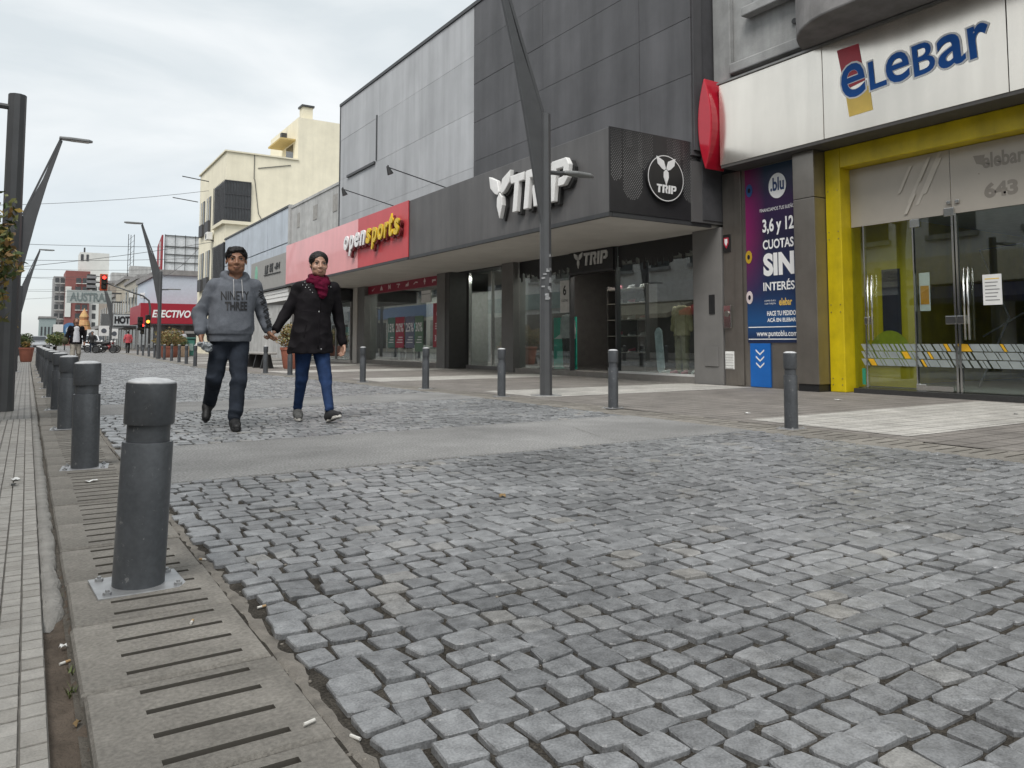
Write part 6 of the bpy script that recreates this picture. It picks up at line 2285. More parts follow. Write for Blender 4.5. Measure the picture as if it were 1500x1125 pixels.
def shoe_pair(par, heel, toe, up, mat_u, mat_s, w=.045, name='shoe'):
    """shoe from heel to toe (sole line), up = sole normal"""
    h_, t_ = np.array(heel, float), np.array(toe, float)
    u = np.array(up, float)
    f = t_ - h_
    ln = np.linalg.norm(f)
    f /= ln
    u = u - f * (u @ f)
    u /= np.linalg.norm(u)
    P = lambda a, b: tuple(h_ + f * a * ln + u * b)
    o = blob(name, [('c', P(.12, .05), .042, P(.45, .045), .044), ('c', P(.45, .045), .044, P(.86, .032), .034), ('c', P(.14, .055), .042, P(.2, .10), .040), ('c', P(.35, .065), .038, P(.5, .05), .038)], .007, mat_u, par, .025)
    s_ = np.cross(f, u)
    pts = [(0.02, .55), (.2, .8), (.45, .72), (.7, 1.0), (.9, .75), (1.0, .2), (1.0, -.2), (.9, -.75), (.7, -1.0), (.45, -.72), (.2, -.8), (0.02, -.55)]
    m = MB()
    v = []
    for lv in (0.0, .026):
        for a, b in pts:
            v.append(tuple(h_ + f * a * ln + s_ * b * w + u * lv))
    n = len(pts)
    m.add(v, [tuple(range(n)), tuple(range(2 * n - 1, n - 1, -1))] + [(i, n + i, n + (i + 1) % n, (i + 1) % n) for i in range(n)])
    m.obj('sole', mat_s, o, bevel=.005)
    return o


def project_text(s, w_, h_, cx_, z0, bvh, mat, par, name, y_from, bold=.02, slant=0.0):
    me = text_mesh(s, bold)
    co = np.zeros(len(me.vertices) * 3)
    me.vertices.foreach_get('co', co)
    co = co.reshape(-1, 3)
    lo_, hi_ = co.min(0), co.max(0)
    co = (co - lo_) / np.maximum(hi_ - lo_, 1e-6)
    out_ = []
    for a, b, _ in co:
        x = cx_ + (a - .5) * w_
        z = z0 + b * h_ + slant * (a - .5) * w_
        hit = bvh.ray_cast(Vector((x, y_from, z)), Vector((0, 1, 0)))
        y = hit[0].y if hit[0] else 7.5
        out_.append((x, y - .0055, z))
    base = np.array(wpos(par))
    me.vertices.foreach_set('co', (np.array(out_) - base).ravel())
    me.update()
    me.materials.clear()
    me.materials.append(mat)
    link(bpy.data.objects.new(name, me), par)


# ------------------------------------------------------------------ the man
man = T('person', 'man in grey hooded sweatshirt and dark jeans walking hand in hand with the woman', 'person', (1.62, 7.6, 0))
sk_m = skin_mat('skin man', (.30, .155, .095), None)
hair_m = M('black hair', (.009, .0075, .0075), .55, spec=.3, var=.2, scale=60, bump=.3, bscale=180)
M_hood = M('grey marl fleece', (.150, .162, .185), .95, var=.10, scale=30, bump=.25, bscale=420, spec=.2)
M_ink = M('black ink print', (.02, .02, .022), .7)
M_jean = M('charcoal denim', (.026, .033, .047), .85, var=.25, scale=7, bump=.2, bscale=500, spec=.25)
H = Head((1.680, 7.622, 1.592), rad(10), rad(-3), 1.12, 1.13, 1.06)
SHl, SHr = (1.485, 7.665, 1.355), (1.872, 7.66, 1.365)
ELl, ELr = (1.372, 7.71, 1.075), (1.962, 7.70, 1.085)
WRl, WRr = (1.372, 7.59, .875), (1.998, 7.655, .925)
P = head_prims(H)
P += [('l', [(.82, 1.645, 7.655, .15, .105), (1.0, 1.65, 7.65, .14, .1), (1.25, 1.667, 7.65, .16, .105), (1.38, 1.675, 7.65, .12, .08), (1.44, 1.678, 7.65, .055, .055)]),
      ('c', (1.60, 7.655, 1.36), .04, (1.50, 7.66, 1.335), .038), ('c', (1.76, 7.655, 1.36), .04, (1.858, 7.66, 1.345), .038),
      ('c', (1.50, 7.66, 1.335), .045, ELl, .042), ('c', ELl, .042, WRl, .030), ('c', (1.858, 7.66, 1.345), .045, ELr, .042), ('c', ELr, .042, WRr, .030),
      ('c', (1.56, 7.66, .84), .085, (1.51, 7.63, .45), .055), ('c', (1.51, 7.63, .45), .055, (1.537, 7.985, .20), .036), ('c', (1.73, 7.65, .84), .085, (1.69, 7.46, .44), .055), ('c', (1.69, 7.46, .44), .055, (1.647, 7.37, .10), .036),
      ('c', (1.54, 8.02, .17), .03, (1.497, 7.92, .06), .025), ('c', (1.648, 7.38, .06), .03, (1.625, 7.21, .04), .025)]
P += hand(WRl, (.05, -.12, -1), (.75, -.45, -.1), (.35, -.9, 0), (.75, .75, .5), 1.0)
P += hand(WRr, (.42, .1, -.9), (.55, -.05, .45), (-.1, -1, 0), (.5, .7, .5), 1.0)
blob('body', P, .0048, sk_m, man, .016)
face_bits(H, man, hair_m)
hp = [H.e((0, -.016, .046), (.0815, .103, .084)), H.cut((.006, .115, -.018), (.072, .075, .090), k=.010), H.cut((0, .03, -.125), (.13, .125, .085), k=.01),
      H.cut((-.08, .045, -.035), (.022, .05, .05), k=.012), H.cut((.08, .045, -.035), (.022, .05, .05), k=.012), H.cap((-.045, .048, .088), .022, (.03, .055, .092), .022, k=.03), H.cap((-.055, .055, .066), .010, (-.02, .082, .072), .008, k=.012), H.cap((-.01, .085, .075), .008, (.035, .075, .080), .008, k=.012)]
blob('hair', hp, .005, hair_m, man, .015, folds(3, .007, freq=130))
fo = folds(5, .014, freq=30)


def hood_fold(x, y, z):
    lowz = np.clip((1.02 - z) / .18, 0, 1)
    arm = np.clip((np.abs(x - 1.66) - .2) / .05, 0, 1)
    return fo(x, y, z) * (.45 + .55 * np.maximum(lowz, arm)) + .0016 * arm * np.sin(z * 70 + 40 * x + 30 * y)


hd_ = [('l', [(.815, 1.64, 7.65, .190, .150), (.835, 1.64, 7.65, .196, .155), (.87, 1.642, 7.648, .200, .158), (.885, 1.642, 7.645, .212, .172), (.95, 1.648, 7.642, .214, .172), (1.10, 1.656, 7.645, .205, .155), (1.25, 1.668, 7.65, .205, .142), (1.34, 1.674, 7.655, .19, .122), (1.40, 1.678, 7.66, .135, .10), (1.45, 1.68, 7.665, .085, .085)], 2.3),
       ('c', (1.60, 7.66, 1.375), .062, (SHl[0] + .01, SHl[1], SHl[2] - .012), .066), ('c', (1.76, 7.66, 1.38), .062, (SHr[0] - .01, SHr[1], SHr[2] - .012), .066),
       ('c', (SHl[0] + .01, SHl[1], SHl[2] - .015), .068, ELl, .064), ('c', ELl, .064, (1.372, 7.605, .905), .053), ('c', (SHr[0] - .01, SHr[1], SHr[2] - .015), .068, ELr, .060), ('c', ELr, .060, (1.99, 7.66, .955), .050),
       ('c', (1.372, 7.605, .905), .048, (1.372, 7.598, .885), .043, {'k': .006}), ('c', (1.99, 7.66, .955), .046, (1.995, 7.658, .935), .041, {'k': .006}),
       # kangaroo pocket
       ('e', (1.645, 7.497, .965), (.125, .022, .085), {'k': .012})]
for k in range(15):   # rolled hood round the neck
    a0, a1 = [math.pi * 2 * (q / 15) for q in (k, k + 1)]
    rp = lambda a: (1.681 + .098 * math.sin(a), 7.66 + .088 * math.cos(a), 1.432 + .035 * math.cos(a) - .012 * math.cos(2 * a))
    hd_.append(('c', rp(a0), .034 + .012 * math.cos(a0), rp(a1), .034 + .012 * math.cos(a1), {'k': .012}))
hd_ += [('e', (1.682, 7.765, 1.40), (.10, .05, .10)), ('-e', (1.68, 7.625, 1.47), (.066, .066, .075), {'k': .01}), ('-e', (1.68, 7.56, 1.455), (.04, .05, .05), {'k': .012})]
Vh, Fh = sdf_mesh(hd_, .0065, .022, hood_fold)
mesh_np('sweatshirt', Vh, Fh, M_hood, man)
bvh = BVHTree.FromPolygons([tuple(v) for v in Vh], [tuple(int(i) for i in f) for f in Fh])
project_text('NINETY', .255, .085, 1.655, 1.205, bvh, M_ink, man, 'chest_print', 6.9, .012, .03)
project_text('THREE', .205, .085, 1.662, 1.105, bvh, M_ink, man, 'chest_print', 6.9, .035, .03)
for sx_ in (-.035, .04):
    pts = []
    for k in range(9):
        z = 1.405 - .023 * k
        x = 1.678 + sx_ * (1.0 + .12 * k / 8)
        hit = bvh.ray_cast(Vector((x, 6.9, z)), Vector((0, 1, 0)))
        pts.append((x, (hit[0].y if hit[0] else 7.5) - .005, z))
    MB().tube(pts, .0042, 6).obj('drawstring', M('drawstring', (.5, .5, .51), .9), man, smooth=True)
for k in range(26):   # slanted bars printed down the left sleeve
    t_ = k / 25
    a, b, c = np.array(SHr), np.array(ELr), np.array((1.99, 7.66, .955))
    p = a + (b - a) * (.22 + t_ * 1.56) if t_ < .5 else b + (c - b) * (t_ - .5) * 2
    hit = bvh.find_nearest(Vector((p[0] + .035, p[1] - .10, p[2])))
    if hit[0] is not None:
        q, nn = hit[0], hit[1]
        m_ = Matrix.Translation(q + nn * .001) @ nn.to_track_quat('Z', 'Y').to_matrix().to_4x4() @ Matrix.Rotation(.5 if k % 4 else -.4, 4, 'Z')
        MB().obox(m_, .048 + .012 * (k % 3), .0075, .004).obj('sleeve_print', M_ink, man)
fj = folds(9, .013, freq=30)


def jean_fold(x, y, z):
    cuff = np.clip((.30 - z) / .2, 0, 1)
    knee = np.exp(-((z - .44) / .08) ** 2)
    return fj(x, y, z) * (.45 + .8 * np.maximum(cuff, knee)) + .0025 * cuff * np.sin(z * 110 + 45 * x + 30 * y)


jp = [('e', (1.645, 7.655, .84), (.175, .135, .10)), ('c', (1.565, 7.655, .82), .102, (1.508, 7.63, .45), .074), ('c', (1.508, 7.63, .45), .071, (1.537, 7.985, .205), .060), ('c', (1.727, 7.65, .82), .102, (1.69, 7.465, .44), .074), ('c', (1.69, 7.465, .44), .071, (1.650, 7.375, .115), .062)]
blob('jeans', jp, .0065, M_jean, man, .02, jean_fold)
M_bshoe = M('black shoe', (.015, .015, .016), .6, var=.2, scale=30)
M_bsole = M('black rubber', (.02, .02, .021), .8)
shoe_pair(man, (1.653, 7.455, .004), (1.625, 7.17, .004), (0, 0, 1), M_bshoe, M_bsole)
shoe_pair(man, (1.546, 8.085, .235), (1.488, 7.895, .022), (-.1, -.75, .66), M_bshoe, M_bsole)
bag = T('crumpled_plastic_bag', 'crumpled clear plastic bag in the right hand of the man', 'bag', (1.41, 7.54, .72))
gb_ = folds(13, .02, freq=95)
blob('film', [('e', (1.415, 7.53, .765), (.045, .035, .035)), ('e', (1.375, 7.535, .785), (.04, .03, .028)), ('e', (1.43, 7.53, .74), (.028, .028, .025))], .006, M('bag film', (.42, .45, .47), .18, var=.35, scale=45, spec=.8), bag, .02, gb_)
MB().tube([(1.385, 7.55, .80), (1.345, 7.545, .79), (1.315, 7.55, .785)], [.012, .006, .003], 6).obj('tail', M('bag film', (.42, .45, .47), .18), bag)

# ------------------------------------------------------------------ the woman
wo = T('person', 'woman in black coat, dark red scarf and blue jeans walking beside the man', 'person', (2.49, 7.7, 0))
sk_w = skin_mat('skin woman', (.44, .27, .195), None)
hair_w = M('dark brown hair', (.010, .007, .006), .5, spec=.3, var=.2, scale=60, bump=.25, bscale=200)
M_coat = M('black coat cloth', (.0088, .0070, .0092), .8, var=.2, scale=12, bump=.15, bscale=350, spec=.22)
M_scarf = M('dark red scarf', (.115, .006, .028), .95, var=.18, scale=30, bump=.4, bscale=260, spec=.15)
M_bj = M('blue denim', (.022, .05, .135), .85, var=.25, scale=8, bump=.2, bscale=500, spec=.25)
H = Head((2.519, 7.695, 1.606), rad(8), rad(-2), 1.08, 1.14, 1.06)
SHl, SHr = (2.335, 7.735, 1.355), (2.685, 7.73, 1.365)
ELl, ELr = (2.205, 7.775, 1.085), (2.768, 7.77, 1.055)
WRl, WRr = (2.088, 7.715, .918), (2.792, 7.70, .785)
P = head_prims(H, True)
P += [('l', [(.80, 2.465, 7.725, .145, .10), (1.05, 2.475, 7.72, .12, .085), (1.25, 2.50, 7.72, .14, .1), (1.37, 2.51, 7.72, .11, .075), (1.44, 2.515, 7.72, .05, .05)]),
      ('c', (2.43, 7.73, 1.37), .04, SHl, .05), ('c', (2.6, 7.73, 1.37), .04, SHr, .05),
      ('c', SHl, .045, ELl, .035), ('c', ELl, .035, WRl, .024), ('c', SHr, .045, ELr, .035), ('c', ELr, .035, WRr, .024),
      ('c', (2.39, 7.73, .82), .08, (2.392, 7.80, .43), .048), ('c', (2.392, 7.80, .43), .048, (2.405, 7.955, .11), .032), ('c', (2.55, 7.72, .82), .08, (2.578, 7.60, .44), .048), ('c', (2.578, 7.60, .44), .048, (2.567, 7.44, .13), .032),
      ('c', (2.41, 7.98, .07), .028, (2.375, 7.80, .035), .022), ('c', (2.567, 7.43, .075), .026, (2.588, 7.32, .075), .018)]
P += hand(WRl, (-.55, -.02, -.83), (-.55, .1, .5), (-.1, -1, 0), (.5, .7, .5), .9)
P += hand(WRr, (-.05, -.12, -1), (-.75, -.4, 0), (-.3, -.9, 0), (.35, .45, .3), .92)
blob('body', P, .0048, sk_w, wo, .016)
face_bits(H, wo, hair_w, True)
hp = [H.e((0, -.018, .046), (.080, .102, .088)), H.cut((0, .108, -.02), (.066, .072, .088), k=.02), H.cut((0, .035, -.12), (.12, .10, .075), k=.015), H.e((0, -.085, -.02), (.05, .04, .06), k=.03),
      H.cut((-.07, .045, -.05), (.02, .035, .035), k=.01), H.cut((.07, .045, -.05), (.02, .035, .035), k=.01)]
blob('hair', hp, .005, hair_w, wo, .012, folds(4, .004, freq=150))
fc = folds(15, .014, freq=32)


def coat_fold(x, y, z):
    return fc(x, y, z) * (.5 + .5 * np.clip((1.15 - z) / .3, 0, 1)) + .0035 * np.sin(x * 60 + 4 * z) * np.clip((1.0 - z) / .2, 0, 1)


cp_ = [('l', [(.695, 2.458, 7.72, .226, .160), (.72, 2.458, 7.72, .228, .162), (.85, 2.462, 7.72, .217, .158), (.98, 2.468, 7.72, .199, .147), (1.09, 2.474, 7.72, .187, .135), (1.12, 2.476, 7.72, .184, .132), (1.25, 2.495, 7.722, .192, .138), (1.34, 2.505, 7.726, .178, .118), (1.40, 2.512, 7.73, .125, .095), (1.45, 2.515, 7.735, .085, .085)], 2.3),
       ('c', (2.44, 7.73, 1.36), .07, SHl, .070), ('c', (2.58, 7.73, 1.365), .07, SHr, .070),
       ('c', SHl, .070, ELl, .056), ('c', ELl, .056, (2.10, 7.72, .935), .044), ('c', SHr, .070, ELr, .056), ('c', ELr, .056, (2.790, 7.703, .81), .043)]
for k in range(14):
    a0, a1 = [math.pi * 2 * (q / 14) for q in (k, k + 1)]
    rp = lambda a: (2.514 + .128 * math.sin(a), 7.735 + .10 * math.cos(a), 1.405 + .03 * math.cos(a) - .02 * abs(math.sin(a)))
    if abs(math.atan2(math.sin((a0 + a1) / 2 - math.pi), math.cos((a0 + a1) / 2 - math.pi))) > .45:
        cp_.append(('c', rp(a0), .034, rp(a1), .034, {'k': .012}))
cp_ += [('-e', (2.515, 7.68, 1.475), (.06, .07, .07), {'k': .01}), ('-e', (2.515, 7.60, 1.42), (.045, .06, .055), {'k': .02})]
Vc, Fc = sdf_mesh(cp_, .0065, .022, coat_fold)
coat = mesh_np('coat', Vc, Fc, M_coat, wo)
bvh = BVHTree.FromPolygons([tuple(v) for v in Vc], [tuple(int(i) for i in f) for f in Fc])


def on_coat(x, z, d=.003):
    h_ = bvh.ray_cast(Vector((x, 6.9, z)), Vector((0, 1, 0)))
    return Vector((x, (h_[0].y if h_[0] else 7.6) - d, z))


MB().tube([on_coat(2.505 - .012 * k / 14 * 2, 1.30 - .043 * k, .001) for k in range(14)], .006, 6).obj('front_flap', M_coat, coat, smooth=True)
MB().tube([on_coat(2.31 + .027 * k, 1.115 + .004 * math.sin(k), .001) for k in range(13)], .0028, 6).obj('waist_seam', M_coat, coat, smooth=True)
M_stud = M('silver stud', (.7, .7, .68), .25, .9)
for x, z in ((2.492, 1.115), (2.512, .735)):
    p = on_coat(x, z, .004)
    MB().ell(tuple(p), (.008, .005, .008), 8, 6).obj('button', M_stud, coat)
for k, (x, z) in enumerate(((2.375, 1.415), (2.385, 1.385), (2.40, 1.36), (2.37, 1.36), (2.41, 1.335), (2.425, 1.40), (2.60, 1.385), (2.63, 1.375), (2.43, 1.31), (2.345, 1.385))):
    p = on_coat(x, z, .003)
    MB().ell(tuple(p), (.006, .004, .006), 8, 6).obj('stud', M_stud, coat)
for sgn in (-1, 1):
    MB().tube([on_coat(2.475 + sgn * .11, .98, .002), on_coat(2.475 + sgn * .135, .86, .002)], .006, 6).obj('pocket_welt', M_coat, coat)
fs = folds(19, .013, freq=62)
sp2 = []
for k in range(14):
    a0, a1 = [math.pi * 2 * (q / 14) for q in (k, k + 1)]
    for rr, zz, th in ((.076, 1.468, .030), (.088, 1.428, .034)):
        rp = lambda a: (2.516 + rr * math.sin(a), 7.705 + rr * .95 * math.cos(a), zz + .018 * math.cos(a))
        sp2.append(('c', rp(a0), th, rp(a1), th, {'k': .010}))
sp2 += [('c', (2.47, 7.60, 1.42), .035, (2.50, 7.585, 1.315), .03), ('c', (2.565, 7.60, 1.42), .035, (2.535, 7.58, 1.295), .034), ('c', (2.51, 7.585, 1.38), .04, (2.52, 7.575, 1.28), .032), ('-e', (2.516, 7.70, 1.53), (.05, .055, .07), {'k': .012})]
blob('scarf', sp2, .006, M_scarf, wo, .012, fs)
fj2 = folds(23, .008, freq=40)


def wj(x, y, z):
    knee = np.exp(-((z - .42) / .07) ** 2)
    an = np.clip((.22 - z) / .1, 0, 1)
    return fj2(x, y, z) * (.35 + knee + an) + .0016 * an * np.sin(z * 130 + 40 * x)


blob('jeans', [('e', (2.468, 7.725, .82), (.16, .12, .10)), ('c', (2.392, 7.73, .80), .094, (2.392, 7.80, .43), .062), ('c', (2.392, 7.80, .43), .060, (2.405, 7.955, .125), .043), ('c', (2.55, 7.72, .80), .094, (2.578, 7.60, .44), .062), ('c', (2.578, 7.60, .44), .060, (2.567, 7.44, .145), .043)], .006, M_bj, wo, .018, wj)
M_gshoe = M('grey canvas shoe', (.16, .16, .155), .8, var=.3, scale=40)
M_bcanvas = M('black canvas shoe', (.02, .02, .022), .8)
M_wsole = M('off white rubber', (.58, .56, .52), .7, var=.1)
shoe_pair(wo, (2.418, 8.02, .012), (2.368, 7.765, .004), (0, .02, 1), M_gshoe, M_wsole, .042)
shoe_pair(wo, (2.563, 7.475, .004), (2.612, 7.235, .075), (0, .25, .97), M_bcanvas, M_wsole, .042)


# ------------------------------------------------------------------ people further off
def far_person(x, y, rz, hgt, top, legs, hair, label, skin=(.35, .2, .14), stride=.18, inner=None, cap=None, res=.014):
    r = T('person', label, 'person', (0, 0, 0))
    k = hgt / 1.7
    S = lambda *p: tuple(np.array(p) * k)
    blob('body', [('e', S(0, -.01, 1.58), (.075 * k, .09 * k, .11 * k)), ('e', S(0, -.09, 1.565), (.015, .02, .02)), ('c', S(0, 0, 1.5), .05, S(0, 0, 1.38), .05), ('e', S(0, 0, 1.15), (.13, .09, .3)),
                  ('c', S(-.2, 0, 1.36), .045, S(-.27, .02, 1.08), .04), ('c', S(-.27, .02, 1.08), .04, S(-.26, -.08, .84), .03), ('c', S(-.26, -.08, .84), .03, S(-.255, -.1, .75), .03),
                  ('c', S(.2, 0, 1.36), .045, S(.27, .02, 1.08), .04), ('c', S(.27, .02, 1.08), .04, S(.26, -.08, .84), .03), ('c', S(.26, -.08, .84), .03, S(.255, -.1, .75), .03),
                  ('c', S(-.09, 0, .85), .08, S(-.1, -stride * .5, .45), .055), ('c', S(-.1, -stride * .5, .45), .055, S(-.1, -stride, .06), .04), ('c', S(.09, 0, .85), .08, S(.1, 0, .45), .055), ('c', S(.1, 0, .45), .055, S(.1, stride, .08), .04)],
         res, skin_mat('skin far %s' % label[:8], skin, None), r, .03)
    ff = folds(int(x * 10) + 40, .014, freq=28)
    blob('top', [('l', [(.78 * k, 0, 0, .20, .14), (1.0 * k, 0, 0, .18, .125), (1.25 * k, 0, 0, .2, .13), (1.38 * k, 0, 0, .16, .1), (1.43 * k, 0, 0, .08, .075)]), ('c', S(-.18, 0, 1.36), .07, S(-.27, .02, 1.08), .058), ('c', S(-.27, .02, 1.08), .058, S(-.262, -.07, .87), .045), ('c', S(.18, 0, 1.36), .07, S(.27, .02, 1.08), .058), ('c', S(.27, .02, 1.08), .058, S(.262, -.07, .87), .045)], res, top, r, .03, ff)
    if inner:
        blob('shirt', [('l', [(.84 * k, 0, -.06, .12, .11), (1.1 * k, 0, -.055, .115, .10), (1.36 * k, 0, -.05, .10, .088), (1.42 * k, 0, -.02, .06, .06)])], res * .8, inner, r, .02)
    blob('trousers', [('e', S(0, 0, .84), (.165, .125, .11)), ('c', S(-.085, 0, .82), .095, S(-.1, -stride * .5, .45), .072), ('c', S(-.1, -stride * .5, .45), .072, S(-.1, -stride, .09), .058), ('c', S(.085, 0, .82), .095, S(.1, 0, .45), .072), ('c', S(.1, 0, .45), .072, S(.1, stride, .11), .058)], res, legs, r, .025, ff)
    blob('hair', [('e', S(0, .015, 1.605), (.087, .10, .10)), ('-e', S(0, -.12, 1.55), (.085, .09, .10), {'k': .015})] + ([('e', S(0, .06, 1.52), (.09, .06, .11))] if inner else []), res * .8, hair, r, .02)
    for sx_, yy, zz in ((-.1, -stride, 0), (.1, stride, .02)):
        shoe_pair(r, (sx_ * k, yy + .07, zz), (sx_ * k, yy - .17, zz * .3), (0, 0, 1), M_bshoe, M_bsole)
    if cap:
        MB().lathe([(.095, 0), (.1, .03), (.085, .09), (.04, .12), (.002, .125)], 14, tuple(np.array((0, .01, 1.61)) * k)).obj('cap', cap, r, smooth=True)
    r.location = (x, y, 0)
    r.rotation_euler.z = rz
    return r


fp = far_person(1.42, 30.5, rad(6), 1.66, M_coat, M('beige trousers', (.42, .39, .33), .9), M('auburn hair', (.12, .055, .03), .6), 'woman in black cardigan and white top carrying a bag behind the left bollards', inner=M('white top', (.68, .69, .72), .8))
hb_ = T('shoulder_bag', 'dark olive shoulder bag at the side of the far woman in white', 'bag', (1.14, 30.4, .8))
blob('pouch', [('e', (1.10, 30.35, .86), (.10, .08, .13))], .012, M('olive bag', (.07, .07, .035), .7), hb_, .02, folds(31, .012, freq=40))
MB().tube([(1.06, 30.4, .95), (1.16, 30.45, 1.2), (1.24, 30.48, 1.36)], .012, 6).obj('strap', M_black, hb_)
far_person(6.6, 66.0, rad(185), 1.72, M('pink red jacket', (.55, .09, .11), .8), M_bshoe, hair_m, 'person in a pinkish red jacket far beside the traffic light post')
far_person(8.3, 58.0, rad(20), 1.72, M_coat, M_jean, hair_m, 'person in dark clothes walking past the far green bin')
far_person(4.4, 70, rad(0), 1.7, M_bshoe, M_jean, hair_m, 'dark dressed person standing by the far parked motorbikes', cap=M_black)
far_person(9.6, 60, rad(-30), 1.7, M('pale jacket', (.45, .46, .5), .8), M_jean, hair_m, 'person in a pale jacket near the cream house corner')

# ================================================================== VEHICLES FAR DOWN THE STREET
M_tyre = M('tyre', (.02, .02, .02), .85)
M_rim = M('wheel rim', (.45, .45, .46), .35, .8)
M_cglass = M('car glass', (.02, .025, .03), .08, spec=.8)


def car(x, y, rz, paint, label):
    r = T('parked_car', label, 'car', (0, 0, 0), 'cars far down the street')
    L_, W_ = 4.1, 1.7
    # body loft along y from side profile
    prof = [(-2.05, .35), (-2.05, .62), (-1.95, .80), (-1.1, .92), (-.55, .96), (1.45, .98), (1.95, .92), (2.05, .6), (2.0, .32)]
    m = MB()
    m.prism([(a, b) for a, b in prof], -W_ / 2, W_ / 2, Matrix(((0, 0, 1, 0), (1, 0, 0, 0), (0, 1, 0, 0), (0, 0, 0, 1))))
    m.obj('body', paint, r, bevel=.09, seg=3)
    v = [(-.78, -1.05, .94), (.78, -1.05, .94), (.78, 1.75, .96), (-.78, 1.75, .96), (-.62, -.35, 1.44), (.62, -.35, 1.44), (.62, 1.2, 1.46), (-.62, 1.2, 1.46)]
    cb = MB().add(v, [(0, 3, 2, 1), (4, 5, 6, 7), (0, 1, 5, 4), (1, 2, 6, 5), (2, 3, 7, 6), (3, 0, 4, 7)]).obj('cabin', paint, r, bevel=.08, seg=3)
    MB().add([(-.66, -.985, .99), (.66, -.985, .99), (.54, -.42, 1.40), (-.54, -.42, 1.40)], [(0, 1, 2, 3)]).obj('windscreen', M_cglass, r)
    MB().add([(-.66, 1.70, 1.0), (.66, 1.70, 1.0), (.54, 1.27, 1.41), (-.54, 1.27, 1.41)], [(3, 2, 1, 0)]).obj('rear_window', M_cglass, r)
    for s in (-1, 1):
        MB().add([(s * .775, -.85, 1.0), (s * .775, .2, 1.0), (s * .655, .2, 1.39), (s * .655, -.3, 1.39)], [(0, 1, 2, 3)]).obj('side_window', M_cglass, r)
        MB().add([(s * .775, .28, 1.0), (s * .775, 1.45, 1.0), (s * .655, 1.1, 1.39), (s * .655, .28, 1.39)], [(0, 1, 2, 3)]).obj('side_window', M_cglass, r)
        B(s * .45, s * .78, -2.075, -2.04, .6, .76).obj('headlight', M_print_w, r, bevel=.02)
        B(s * .5, s * .8, 2.03, 2.065, .62, .8).obj('tail_light', M_red, r, bevel=.02)
        B(s * .82, s * 1.0, -.85, -.68, .93, 1.05).obj('mirror', paint, r, bevel=.03)
        for yy in (-1.3, 1.3):
            w_ = MB().tube([(s * .68, yy, .31), (s * .87, yy, .31)], .31, 18).obj('wheel', M_tyre, r, bevel=.03)
            MB().tube([(s * .871, yy, .31), (s * .88, yy, .31)], .19, 14).obj('rim', M_rim, w_)
    B(-.5, .5, -2.08, -2.05, .42, .56).obj('grille', M_black, r)
    B(-.25, .25, -2.09, -2.081, .44, .54).obj('number_plate', M_print_w, r)
    r.location = (x, y, 0)
    r.rotation_euler.z = rz
    return r


M_cw = M('car white', (.7, .71, .72), .25, var=.02, coat=.5)
M_cd = M('car dark', (.03, .035, .045), .25, var=.02, coat=.5)
M_cs = M('car silver', (.42, .44, .46), .3, .3, var=.02, coat=.5)
car(4.6, 76, rad(-4), M_cw, 'white car facing the camera beside the motorbikes')
car(.9, 86, rad(2), M_cs, 'silver car parked beyond the last left bollards')
car(-.9, 78, rad(-3), M_cd, 'dark car at the far left kerb')
car(1.9, 104, rad(0), M_cw, 'small white car furthest along the road')
car(5.9, 90, rad(0), M_cd, 'dark car behind the white car near the hotel')


def motorbike(x, y, rz, mt, label):
    r = T('motorbike', label, 'motorbike', (0, 0, 0), 'parked motorbikes')
    for yy in (-.65, .65):
        m = MB()
        pts = [(0, yy + .27 * math.cos(a), .3 + .27 * math.sin(a)) for a in np.linspace(0, 2 * math.pi, 17)]
        w_ = m.tube(pts, .045, 8, caps=False).obj('wheel', M_tyre, r, smooth=True)
        MB().tube([(-.03, yy, .3), (.03, yy, .3)], .2, 14).obj('hub', M_trim, w_)
    blob('body', [('c', (0, -.3, .78), .12, (0, .1, .72), .13), ('c', (0, .1, .72), .09, (0, .75, .82), .08), ('e', (0, -.05, .42), (.13, .25, .18))], .02, mt, r, .05)
    MB().tube([(0, -.65, .3), (0, -.42, .95)], .03, 8).obj('fork', M_rim, r)
    MB().tube([(-.34, -.3, 1.05), (-.1, -.42, 1.0), (.1, -.42, 1.0), (.34, -.3, 1.05)], .018, 8).obj('handlebar', M_black, r)
    MB().ell((0, -.52, .88), (.09, .07, .09), 10, 8).obj('headlight', M_print_w, r)
    MB().tube([(.14, .1, .32), (.16, .8, .38)], .04, 8).obj('exhaust', M_rim, r)
    B(-.11, .11, .0, .75, .82, .88).obj('seat', M_black, r, bevel=.03)
    r.location = (x, y, 0)
    r.rotation_euler.z = rz


motorbike(5.0, 66, rad(60), M_black, 'black motorbike leaning left of the red jacket person')
motorbike(5.4, 68.3, rad(70), M('bike red', (.25, .02, .02), .3), 'second motorbike behind the black one')
motorbike(4.7, 71.0, rad(55), M_cd, 'furthest motorbike beside the white car')

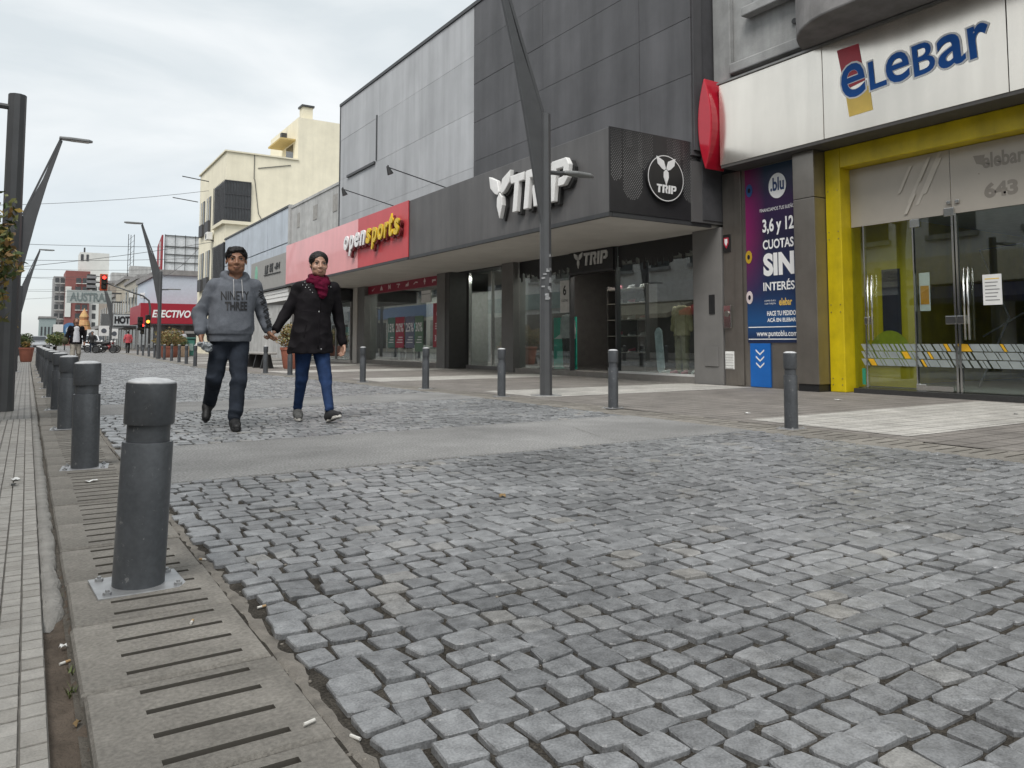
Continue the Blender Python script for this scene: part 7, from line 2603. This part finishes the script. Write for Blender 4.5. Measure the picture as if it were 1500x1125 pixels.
# ================================================================== LITTER
M_butt = M('cigarette paper', (.75, .73, .68), .8, var=.05)
M_filt = M('cigarette filter', (.55, .36, .18), .8)
butts = [(.515, 1.62, .3, 'cigarette butt on the drain slab near the bottom edge'), (.42, 2.36, 1.2, 'long cigarette end lying on a drain slot'), (.62, 2.42, .2, 'cigarette butt in the mortar joint by the setts'),
         (.60, 1.52, 2.0, 'broken cigarette butt low in the joint'), (.74, 2.24, .8, 'cigarette butt between the first setts'), (.59, 3.05, 2.4, 'cigarette butt further up the mortar joint'), (.10, 2.33, .5, 'cigarette butt in the soil gutter'), (.096, 1.62, 1.0, 'tan cigarette end in the soil gutter corner')]
for x, y, a, lab in butts:
    t = T('cigarette_butt', lab, 'cigarette butt', (x, y, 0), 'cigarette butts')
    z = -.026 if x < .13 else (.006 if x < .56 else -.004)
    d = Vector((math.cos(a), math.sin(a), 0))
    p = Vector((x, y, z))
    MB().tube([p, p + d * .014], .0036, 8).obj('paper', M_butt, t)
    MB().tube([p + d * .0141, p + d * .027], .0037, 8).obj('filter', M_butt if lab.startswith(('broken', 'cigarette butt on')) else M_filt, t)


def scrap(x, y, z, sx_, sy_, a, mat, label):
    v, f = [], []
    for i in range(4):
        for j in range(4):
            u, w_ = (i / 3 - .5) * sx_, (j / 3 - .5) * sy_
            v.append((x + u * math.cos(a) - w_ * math.sin(a) + random.uniform(-.1, .1) * sx_, y + u * math.sin(a) + w_ * math.cos(a) + random.uniform(-.1, .1) * sy_, z + .003 + random.uniform(0, .012)))
    for i in range(3):
        for j in range(3):
            k = i * 4 + j
            f.append((k, k + 4, k + 5, k + 1))
    o = MB().add(v, f).obj('paper_scrap', mat, None, loc=(x, y, z))
    tag(o, label, 'litter', 'paper scraps')


M_leaf = M('dead leaf', (.30, .20, .09), .8, var=.2, scale=40)
scrap(.335, 5.05, 0, .06, .03, .3, M_white, 'white scrap of paper behind the nearest bollard')
scrap(-.03, 5.35, 0, .035, .06, .2, M_white, 'white crumpled scrap on the ribbed tiles at the left edge')
scrap(-.035, 5.15, 0, .03, .05, .6, M_black, 'black scrap lying beside the white one on the tiles')
scrap(6.9, 5.9, .0, .10, .05, .4, M_white, 'flat white scrap on the brown tiles near the poster')
scrap(9.6, 6.6, .0, .12, .06, 1.1, M_white, 'white scrap on the pavement before the yellow frame')
scrap(.112, 2.45, -.03, .018, .012, .5, M_white, 'tiny white scrap in the soil gutter')
scrap(.12, 1.95, -.03, .02, .012, .9, M_leaf, 'small dead leaf in the soil gutter')
scrap(9.3, 4.2, .004, .05, .04, .2, M_trim, 'dark blot of litter on the pale tile band')
scrap(2.1, 3.4, .006, .05, .035, 1.0, M_leaf, 'dead leaf caught on the setts')
